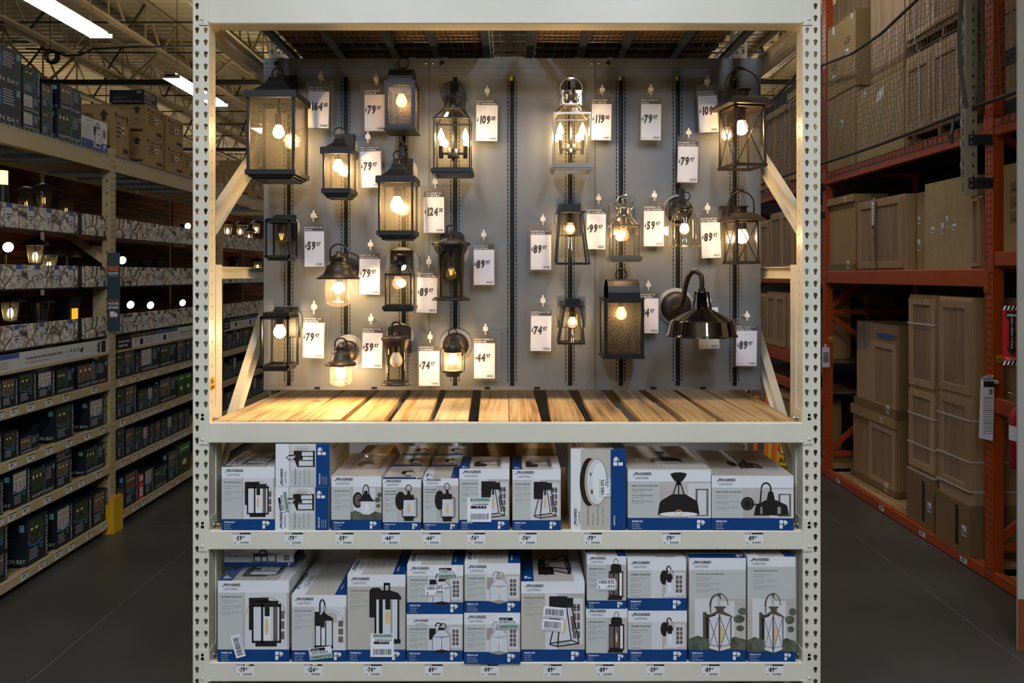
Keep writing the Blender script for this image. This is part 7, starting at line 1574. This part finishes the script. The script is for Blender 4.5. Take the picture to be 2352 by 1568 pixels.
def cabinet(pl, pr, z0, z1, D, lab, doors, x=XR+.04, m='maple', straps=(), foot=0, cap=0, y=None, grp='unfinished cabinets on the orange rack', strap_label=False, side='particle'):
    """doors: list of (u0,u1,v0,v1) fractions on the aisle face"""
    ya, yb = y or (YR_(pl, x), YR_(pr, x)); w_, h = ya-yb, z1-z0; t = empty('wall_cabinet', (x+D/2, (ya+yb)/2, z0), lab, 'cabinet', grp)
    mb = MB(); mb.box(x+.02, x+D, yb+.003, ya-.003, z0, z1, side); mb.box(x, x+.0199, yb, ya, z0, z1, m); mb.build('body', t)
    for (u0, u1, v0, v1) in doors:
        a, b, c, d = ya-w_*u1, ya-w_*u0, z0+h*v0, z0+h*v1; th = .02; r = min(.055, (b-a)*.2)
        mb = MB(); mb.box(x-th, x-.001, a, b, c, c+r, m); mb.box(x-th, x-.001, a, b, d-r, d, m); mb.box(x-th, x-.001, a, a+r, c+r, d-r, m); mb.box(x-th, x-.001, b-r, b, c+r, d-r, m)
        mb.box(x-.009, x-.0012, a+r, b-r, c+r, d-r, 'oak' if m == 'maple' else m)
        for q in ((a+r, a+r+.006, c+r, d-r), (b-r-.006, b-r, c+r, d-r), (a+r, b-r, d-r-.006, d-r), (a+r, b-r, c+r, c+r+.006)): mb.box(x-.014, x-.009, q[0], q[1], q[2], q[3], m)
        mb.build('door', t)
    xs = x-.022
    for s_ in straps:
        kind, v = s_
        mb = MB()
        if kind == 'h': mb.box(xs-.003, xs-.001, yb-.003, ya, z0+h*v, z0+h*v+.013, 'strap'); mb.box(xs-.003, x+D*.9, yb-.005, yb-.003, z0+h*v, z0+h*v+.013, 'strap')
        else: mb.box(xs-.003, xs-.001, ya-w_*v-.006, ya-w_*v+.006, z0, z1, 'strap')
        mb.build('strap', t)
    if foot:
        mb = MB(); mb.box(x-.03, x+D+.01, yb-.008, ya+.002, z0-.001, z0+foot, 'kraft_dark')
        f = rface(mb, x-.03, ya, z0); f.rect(w_*.6, foot*.1, w_*.7, foot*.9, 'ink', 1) if foot > .3 else None; smallab(f, w_*.8, foot*.35, .06, .08)
        mb.build('cardboard_foot', t)
    if cap: mb = MB(); mb.box(x-.03, x+D+.01, yb-.008, ya+.002, z1-cap, z1+.006, 'kraft'); f = rface(mb, x-.03, ya, z1-cap); smallab(f, w_*.7, cap*.3); mb.build('cardboard_cap', t)
    if strap_label:
        mb = MB(); y_ = ya-w_*.43; zt = z0+h
        pts = [(xs-.012, y_-.02, zt+.01), (xs-.014, y_, zt-h*.3), (xs-.02, y_+.015, zt-h*.55), (xs-.012, y_-.02, z0+.02)]
        for p, q in zip(pts, pts[1:]): mb.bar(p, q, .05, .003, 'kraft', up=(1, 0, 0))
        f = Face(mb, (xs-.0165, y_+.012, z0+h*.64), UR, (0, .02, 1), NR); f.rect(-.01, 0, .035, h*.32, 'tag_white', 3); f.rect(-.008, -h*.24, .036, -.01, 'ink', 3)
        for i in range(6): f.rect(-.004, h*.03+i*h*.045, .028, h*.045+i*h*.045, 'ink_soft', 4); f.rect(0, -h*.22+i*h*.03, .028, -h*.21+i*h*.03, 'kraft', 4)
        mb.build('strap_label', t)
    return t
zm = 2.246
cabinet(1903, 1965, zm, Z(443, 7.8), .32, 'wall cabinet seen from its plain back with a cardboard cap, left on the middle beam', [], m='particle', cap=.07, foot=.07)
cabinet(1972, 2078, zm, Z(446, 7.0), .3, 'wall cabinet with one framed door and a black and white strap label', [(.02, .98, .03, .97)], strap_label=True)
kbox(2106, 2126, zm, Z(436, 6.6), .5, 'brown carton wedged between two wall cabinets on the middle beam', m='kraft', x=XR+.12, draw=lambda f, w, h: (smallab(f, .01, h*.25, .05, .1), smallab(f, .02, h*.6, .04, .06)))
def lab4(f, w, h): f.rect(w*.46, 0, w*.465, h, 'kraft', 1); smallab(f, w*.14, h*.42, .06, .05); smallab(f, w*.38, h*.4, .035, .09); smallab(f, w*.48, h*.47, .035, .09); smallab(f, w*.62, h*.43, .06, .05)
kbox(2125, 2230, zm, Z(402, 5.95), .34, 'tall particle board cabinet back with four small labels on the middle beam', m='kraft_light', edge='maple', draw=lab4, name='cabinet_back', cat='cabinet')
cabinet(2234, 2257, zm, Z(447, 5.75), .3, 'cabinet door edge beside the grey net post on the middle beam', [(.1, .9, .04, .97)], x=XR+.05)
# floor level
zf = .09
cabinet(2158, 2235, zf, Z(683, 5.98), .55, 'tall two door pantry cabinet nearest the orange upright', [(.04, .96, .62, .985), (.04, .96, .24, .60)], x=XR+.03, straps=[('h', .52), ('h', .36), ('h', .245), ('h', .13), ('h', .08)], foot=.38, m='maple')
cabinet(2090, 2152, zf, Z(678, 6.5), .55, 'narrow two door pantry cabinet left of the wider pantry cabinet', [(.04, .96, .60, .985), (.04, .96, .24, .58)], x=XR+.06, straps=[('h', .87), ('h', .47), ('h', .34), ('h', .22), ('h', .14)], foot=.42, m='maple')
cabinet(1960, 2062, zf, .83, .5, 'corner base cabinet standing low on the plank deck', [(.42, .98, .06, .86)], x=XR+.22, foot=.06, cap=.09)
cabinet(1968, 2064, .838, 1.72, .5, 'base cabinet with blue tape stacked on the lower corner cabinet', [(.45, .98, .05, .8)], x=XR+.22, foot=.09)
t = None
mb = MB(); x = XR+.216
for a, b, c, d in ((YR_(1973, x), .03, 1.42, 1.71), (YR_(1988, x), .03, 1.45, 1.72), (YR_(1988, x)-.3, .34, 1.59, 1.63)): mb.box(x-.024, x-.022, a-b, a, c, d, 'blue_tape')
tag(mb.build('blue_tape'), 'strips of blue masking tape on the upper base cabinet', 'tape')
kbox(1911, 1995, 1.25, 2.0, .3, 'dark brown flat carton standing behind the base cabinets', m='kraft_dark', x=XR+.6, draw=lambda f, w, h: smallab(f, w*.7, h*.85, .25, .06))
kbox(1911, 1990, .09, .78, .35, 'brown carton at the back beside the base cabinets', m='kraft_dark', x=XR+.62)
# nearest bay
def fur(f, w, h):
    for i in range(3):
        for j in range(3): f.rect(w*(.1+.3*i), h*(.32+.17*j), w*(.36+.3*i), h*(.45+.17*j), 'kraft_dark', 1); f.rect(w*(.14+.3*i), h*(.35+.17*j), w*(.3+.3*i), h*(.37+.17*j), 'carton_ink', 2)
    for q in (.22, .6, .97): f.rect(w*q-.006, 0, w*q+.006, h, 'strap', 3)
kbox(0, 0, 2.366, 2.97, .5, 'large brown carton with line drawings and white straps, right edge', m='kraft', draw=fur, y=(5.5, 4.75), x=XR+.02)
def duct(f, w, h): f.rect(0, 0, w, h*.3, 'ink'); f.text('Ductwork', w*.15, h*.06, h*.17, 'kraft', 2, .01, fit=w*.55); smallab(f, w*.6, h*.35, .1, .07); f.rect(w*.55, h*.7, w*.75, h*.9, 'ph_glass', 1)
kbox(0, 0, 3.32, 3.66, .6, 'lower carton printed Ductwork on a black band behind the net', m='kraft', draw=duct, y=(5.5, 4.3)); kbox(0, 0, 3.67, 4.02, .6, 'upper carton printed Ductwork on a black band behind the net', m='kraft', draw=duct, y=(5.5, 4.35))
kbox(0, 0, 4.03, 4.4, .6, 'brown carton above the Ductwork cartons behind the net', m='kraft', y=(5.5, 4.5)); kbox(0, 0, 4.41, 4.8, .6, 'uppermost brown carton near the right edge behind the net', m='kraft', y=(5.5, 4.5))
# upper level of cabinet bay
zu = 3.319
def l628(f, w, h):
    for a, b in ((.15, .35), (.62, .6)): f.text('628', w*a, h*b, h*.13, 'carton_ink', 1, 0, sx=.9, slant=.2); smallab(f, w*a+.03, h*(b-.14), .07, .06)
    f.rect(0, h*.97, w, h, 'kraft_dark', 1); f.rect(w*.2, h*.86, w*.26, h*.99, 'tag_white', 1); f.rect(w*.85, h*.9, w*.9, h*.99, 'tag_white', 1)
kbox(1901, 1965, 4.11, 4.88, .6, 'large brown carton with handwritten numbers 628 at upper right', m='kraft', draw=l628, x=XR+.01)
kbox(1901, 1964, zu, 4.09, .6, 'worn brown carton behind the net with a crumpled front', m='kraft', x=XR+.01, draw=lambda f, w, h: (smallab(f, w*.5, h*.55, .06, .08), f.rect(0, h*.93, w, h*.94, 'kraft_dark', 1)))
kbox(1968, 2076, zu, 4.02, .5, 'wide particle board panel behind the net with a torn paper label', m='kraft_light', edge='maple', x=XR+.01, draw=lambda f, w, h: (f.poly([(w*.42, h*.7), (w*.6, h*.78), (w*.6, h*.9), (w*.48, h*.86)], 'tag_white', 2), smallab(f, w*.15, h*.88, .07, .05)))
cabinet(2081, 2214, 3.41, 4.1, .5, 'two door wall cabinet with white straps behind the net', [(.03, .49, .05, .88), (.51, .97, .05, .88)], straps=[('v', .3), ('v', .68)], x=XR+.03)
def pallet(y0, y1, z, lab, n=1):
    t = empty('wooden_pallet', (XR+.4, (y0+y1)/2, z), lab, 'pallet', 'pallets on the orange rack')
    for a in (0, 1):
        for i in range(4): mb = MB(); mb.box(XR+.02+i*.22, XR+.14+i*.22, y0, y1, z+a*.075, z+a*.075+.014, 'pallet'); mb.build('board', t)
    for q in (y0, (y0+y1)/2-.02, y1-.04): mb = MB(); mb.box(XR+.02, XR+.8, q, q+.04, z+.0142, z+.0748, 'pallet'); mb.build('stringer', t)
pallet(5.9, 6.75, zu+.0, 'wooden pallet under the two door cabinet behind the net')
pallet(5.85, 6.7, 4.105, 'wooden pallet above the two door cabinet')
kbox(2000, 2076, 4.03, 4.09, .5, 'flat brown carton lying on the particle board panel', m='kraft', x=XR+.02); 
kbox(2000, 2078, 4.1, 5.1, .45, 'tall pale cabinet back standing above the net rope', m='maple', edge='oak', x=XR+.05, name='cabinet_back', cat='cabinet')
cabinet(2082, 2212, 4.2, 5.1, .45, 'upper two door cabinet above the pallet near the net post', [(.03, .49, .05, .93), (.51, .97, .05, .93)], straps=[('v', .22)], x=XR+.05)
kbox(1880, 1995, 4.89, 5.5, .3, 'pale board panel standing at the back above the handwritten carton', m='maple', x=XR+.5, name='cabinet_back', cat='cabinet')
# bay past the display rack
for i, (a, b, z0, z1, dn) in enumerate(((11.5, 10.75, zu, 4.3, 1), (10.7, 9.85, zu, 4.35, 2), (9.8, 8.75, zu, 4.45, 2), (11.5, 10.55, 2.236, 2.95, 2), (10.5, 9.6, 2.236, 3.02, 2), (9.55, 8.8, 2.236, 3.0, 1), (11.5, 10.7, 1.251, 1.95, 2), (10.65, 9.9, 1.251, 1.98, 2), (9.85, 8.95, 1.251, 1.98, 2), (11.4, 10.3, .09, .76, 2), (10.2, 9.2, .09, .74, 2))):
    lvn = ['upper', 'middle', 'lower', 'floor'][0 if z0 > 3 else 1 if z0 > 2 else 2 if z0 > 1 else 3]; ps = ['far', 'centre', 'near'][[0, 1, 2, 0, 1, 2, 0, 1, 2, 0, 2][i]]
    cabinet(0, 0, z0, z1, .4, 'unfinished cabinet, %s one on the %s level past the right display post' % (ps, lvn), [(.04, .96, .05, .95)] if dn == 1 else [(.03, .49, .05, .95), (.51, .97, .05, .95)], y=(a, b), grp='cabinets past the right display post', cap=.08 if z0 > 3 else 0)
# small labels on the floor beam
for i, px in enumerate((1925, 2025, 2118, 2213)):
    y = YR_(px); mb = MB(); mb.box(XR-.0015, XR, y-.045, y+.045, .018, .07, 'white'); f = rface(mb, XR-.0015, y+.045, .018); f.rect(0, .042, .09, .052, 'ink'); f.text('$99', .02, .012, .028, 'ink', 1, .04); tag(mb.build('shelf_price_label'), 'white price label, %s from the left on the orange floor beam' % nth[i], 'price label', 'labels on the orange floor beam')
for px, py, lab in ((1901, 778, 'small yellow warning sticker on the orange upright beside the display rack'), (2294, 825, 'small yellow warning sticker on the near orange upright')):
    Y = 8.55 if px < 2000 else 5.58; mb = MB(); o = P(px-3, py+6, Y); mb.box(XR+.02, XR+.065, Y-.001, Y, o.z, o.z+.05, 'yellow'); f = Face(mb, (XR+.02, Y-.001, o.z), (1, 0, 0), (0, 0, 1), (0, -1, 0)); f.rect(.008, .01, .037, .02, 'ink', 1); f.text('!', .018, .025, .022, 'ink', 1, .03); tag(mb.build('warning_sticker'), lab, 'sticker')
t = empty('tag_holder', (XR-.02, 8.5, 1.0), 'small clear pouch with barcode papers hanging on the far orange upright', 'tag')
mb = MB(); mb.box(XR-.05, XR+.03, 8.535, 8.545, Z(843, 8.54), Z(797, 8.54), 'tag_white'); f = Face(mb, (XR-.05, 8.535, Z(843, 8.54)), (1, 0, 0), (0, 0, 1), (0, -1, 0)); f.rect(.01, .05, .07, .14, 'ink_soft', 1); f.rect(.01, .15, .07, .16, 'ink', 1); mb.build('paper', t)
mb = MB(); mb.box(XR-.02, XR+.0, 8.545, 8.56, Z(800, 8.54), Z(790, 8.54), 'clip'); mb.build('hook', t)

# net with ropes and its posts
def net(y0, y1, z0f, z1f, lab, x=3.3, cell=.052, bulge=.03, sw=.0):
    nY = int((y1-y0)/cell); mb = MB(); r = .0022
    def pt(y, v): z0, z1 = z0f(y), z1f(y); z = z0+(z1-z0)*v; u = (y-y0)/(y1-y0); return Vector((x-bulge*math.sin(PI*v)*math.sin(PI*u)+.006*math.sin(y*31+z*17), y+.008*math.sin(z*23+y*9), z+.007*math.sin(y*27)))
    zmax = max(z1f(y0+(y1-y0)*i/20) for i in range(21)); zmin = min(z0f(y0+(y1-y0)*i/20) for i in range(21))
    for i in range(nY+1):
        y = y0+(y1-y0)*i/nY; h = z1f(y)-z0f(y); n_ = max(3, int(h/.09)); mb.tube([pt(y, j/n_) for j in range(n_+1)], r, 'net', 4, smooth=False)
    nz = int((zmax-zmin)/cell)
    for j in range(nz+1):
        z = zmin+j*cell; run = []
        for i in range(nY*1+1):
            y = y0+(y1-y0)*i/nY; a, b = z0f(y), z1f(y)
            if a <= z <= b: run.append(pt(y, (z-a)/(b-a)))
            else:
                if len(run) > 1: mb.tube(run, r, 'net', 4, smooth=False)
                run = []
        if len(run) > 1: mb.tube(run, r, 'net', 4, smooth=False)
    t = mb.build('safety_net'); tag(t, lab, 'net', 'safety nets on the orange rack')
    n_ = 30
    for nm, ff, rr_ in (('top_rope', z1f, .014), ('bottom_rope', z0f, .016)):
        m2 = MB(); m2.tube([Vector((x+.0, y0+(y1-y0)*i/n_, ff(y0+(y1-y0)*i/n_))) for i in range(n_+1)], rr_, 'rope', 8); m2.build(nm, t)
    return t
def topz(y):
    pts = [(5.7, 4.75), (6.35, 4.45), (6.99, 4.36), (7.6, 4.35), (8.39, 4.44), (8.62, 4.5)]
    for (a, p), (b, q) in zip(pts, pts[1:]):
        if a <= y <= b: return p+(q-p)*(y-a)/(b-a)
    return pts[0][1] if y < 5.7 else pts[-1][1]
net(5.68, 8.6, lambda y: 3.395-.02*math.sin((y-5.68)/2.9*PI), topz, 'sagging rope net in front of the cabinets on the upper right level')
net(4.65, 5.6, lambda y: 3.40, lambda y: 5.05, 'taut net right of the net post in front of the Ductwork cartons')
net(8.7, 11.6, lambda y: 3.4, lambda y: 4.42+.35*abs((y-10.15)/1.45)**2*.6, 'net of the bay seen past the right display post')
for k, y in enumerate((5.6, 8.6)):
    t = empty('net_post', (3.28, y, 2.77), ['galvanised slotted net post standing off the near orange upright', 'slotted net post hidden behind the right display upright'][k], 'post')
    mb = MB(); x0, x1 = 3.24, 3.325; mb.box(x0, x0+.004, y, y+.06, 2.77, 5.3, 'post_tan'); mb.box(x1-.004, x1, y, y+.06, 2.77, 5.3, 'post_tan'); mb.box(x0+.004, x1-.004, y, y+.004, 2.77, 5.3, 'post_tan')
    f = Face(mb, (x0, y, 2.77), (1, 0, 0), (0, 0, 1), (0, -1, 0)); f2 = rface(mb, x0, y+.06, 2.77)
    for i in range(30): f.rect(.05, .04+i*.08, .062, .065+i*.08, 'hole', 1); f2.rect(.026, .03+i*.1, .034, .095+i*.1, 'hole', 1)
    mb.build('slotted_tube', t)
    for z in (2.82, 3.13):
        mb = MB(); mb.box(x0+.02, XR+.05, y-.012, y-.004, z, z+.075, 'gun')
        for xx in (x0+.035, XR+.03):
            for zz in (z+.018, z+.057): mb.lathe([(.008, 0), (.006, -.006), (0, -.006)], 'zinc', (xx, y-.012, zz), 8, 'y')
        mb.build('bracket', t)
    if k == 0:
        for i in range(9):
            z = 3.0+i*.15; mb = MB(); mb.tube([(x0-.004, y+.02, z+.03), (x0-.02, y+.03, z), (x0-.02, y+.03, z-.03), (x0-.004, y+.02, z-.05), (x0-.004, y+.04, z-.0)], .003, 'zinc', 6, closed=True); mb.build('snap_hook', t)
        for s_, a in ((1, .04), (-1, .05)):
            mb = MB(); pts = [(x0+.035+s_*(.04+a*math.sin((z-3.4)*3.2)), y-.02, z) for z in [3.4+.06*i for i in range(28)]]
            for p, q in zip(pts, pts[1:]): mb.bar(p, q, .03, .006, 'webbing', up=(0, 1, 0))
            mb.build('webbing', t)
mb = MB(); pts = [P(2190, 264, 5.858), P(2188, 290, 5.85), P(2184, 310, 5.85), P(2187, 330, 5.85)]
for p, q in zip(pts, pts[1:]): mb.bar(p, q, .035, .006, 'landscape_black', up=(1, 0, 0))
tag(mb.build('hanging_strap'), 'black ratchet strap hanging from the net edge over the orange beam', 'strap')

# sheet edge, sign, extinguisher and papers at the right edge
t = empty('end_panel', (3.2, 4.6, 0), 'tall off-white sheet metal panel at the right edge with a rusty foot', 'panel')
mb = MB(); mb.box(X(2338, 4.6), 3.42, 4.6, 4.612, 0, 5.5, 'column_white'); mb.build('sheet', t)
mb = MB(); mb.box(X(2338, 4.6)-.001, X(2338, 4.6)+.06, 4.598, 4.6, 0, .3, 'rust'); mb.build('rust_patch', t, 'rusty lower edge')
Y = 4.75; x0, x1, z0, z1 = X(2303, Y), X(2345, Y), Z(838, Y), Z(702, Y)
t = empty('fire_sign', (x0, Y, z0), 'red and black FIRE EXTINGUISHER arrow sign at the right edge', 'sign')
mb = MB(); mb.box(x0, x1, Y, Y+.003, z0, z1, 'sign_red'); f = Face(mb, (x0, Y, z0), (1, 0, 0), (0, 0, 1), (0, -1, 0)); w_, h = x1-x0, z1-z0
for b in (0, .93):
    f.rect(0, h*b, w_, h*(b+.07), 'ink', 0)
    for i in range(5): f.poly([(w_*(.0+.22*i), h*b), (w_*(.1+.22*i), h*b), (w_*min(1, .2+.22*i), h*(b+.07)), (w_*min(1, .1+.22*i), h*(b+.07))], 'white', 1) if i < 4 else None
f.poly([(w_*.18, h*.92), (w_*.5, h*.89), (w_*.82, h*.92), (w_*.82, h*.8), (w_*.66, h*.74), (w_*.66, h*.28), (w_*.82, h*.28), (w_*.5, h*.17), (w_*.18, h*.28), (w_*.34, h*.28), (w_*.34, h*.74), (w_*.18, h*.8)], 'ink', 1)
f.text('FIRE', w_*.24, h*.82, h*.055, 'white', 2, .04, fit=w_*.52)
for i, ch in enumerate('EXTINGUISHER'): f.text(ch, w_*.5, h*(.765-.044*i), h*.045, 'white', 2, .04, al='c')
f.text('EXTINTOR DE', w_*.12, h*.115, h*.024, 'white', 2, .02, fit=w_*.76); f.text('INCENDIOS', w_*.2, h*.085, h*.024, 'white', 2, .02, fit=w_*.6); mb.build('sign_board', t)
mb = MB(); mb.box(x1-.04, x1-.02, 4.613, Y, z0+h*.5, z0+h*.5+.02, 'gun'); mb.build('bracket', t)
t = empty('fire_extinguisher', (X(2352, 4.85), 4.85, 1.0), 'red fire extinguisher half cut by the right edge', 'fire extinguisher')
cx_ = X(2350, 4.85); c = (cx_, 4.85, 0); mb = MB(); mb.lathe([(.06, 1.0), (.075, 1.01), (.075, 1.32), (.055, 1.37), (.025, 1.39), (.02, 1.41)], 'sign_red', c, 28); mb.lathe([(.0757, 1.18), (.0757, 1.27)], 'tag_white', c, 28, caps=False); mb.build('cylinder', t)
mb = MB(); mb.cyl((cx_, 4.85, 1.41), .02, .04, 'gun'); mb.bar((cx_, 4.85, 1.44), (cx_-.09, 4.84, 1.475), .02, .006, 'zinc'); mb.bar((cx_, 4.85, 1.42), (cx_-.08, 4.84, 1.4), .02, .006, 'zinc'); mb.build('valve_handle', t)
mb = MB(); mb.box(cx_-.02, cx_+.02, 4.613, 4.77, 1.3, 1.33, 'gun'); mb.build('wall_bracket', t)
Y = 5.5; t = empty('paper_pad', P(2268, 1008, Y), 'pad of printed white sheets hanging beside the near orange upright', 'paper pad')
mb = MB(); x0, z0 = X(2252, Y), Z(1006, Y); x1, z1 = X(2284, Y), Z(872, Y); mb.prism([(x0+.0, z0), (x1-.01, z0-.02), (x1, z1), (x0+.015, z1+.005)], Y, Y+.02, 'tag_white')
f = Face(mb, (x0+.014, Y, z0+.01), (1, 0, 0), (.02, 0, 1), (0, -1, 0)); h = z1-z0
f.rect(0, h*.85, .075, h*.95, 'ink', 1); f.rect(.04, h*.72, .065, h*.82, 'ink_soft', 1)
for i in range(18): f.rect(.004, h*(.05+.036*i), .07, h*(.062+.036*i), 'ink' if i % 6 == 5 else 'ink_soft', 1)
mb.build('sheets', t)
mb = MB(); 
for i in range(4): mb.tube([(x0+.02+i*.015, Y, z1+.0), (x0+.03+i*.015, Y-.02, z1+.03), (x0+.02+i*.02, Y+.01, z1+.01)], .008, 'bag', 6)
mb.build('plastic_wrap', t)
mb = MB(); mb.box(x1-.03, XR-.0, Y+.02, 5.584, z1-.03, z1-.01, 'clip'); mb.build('hook', t)
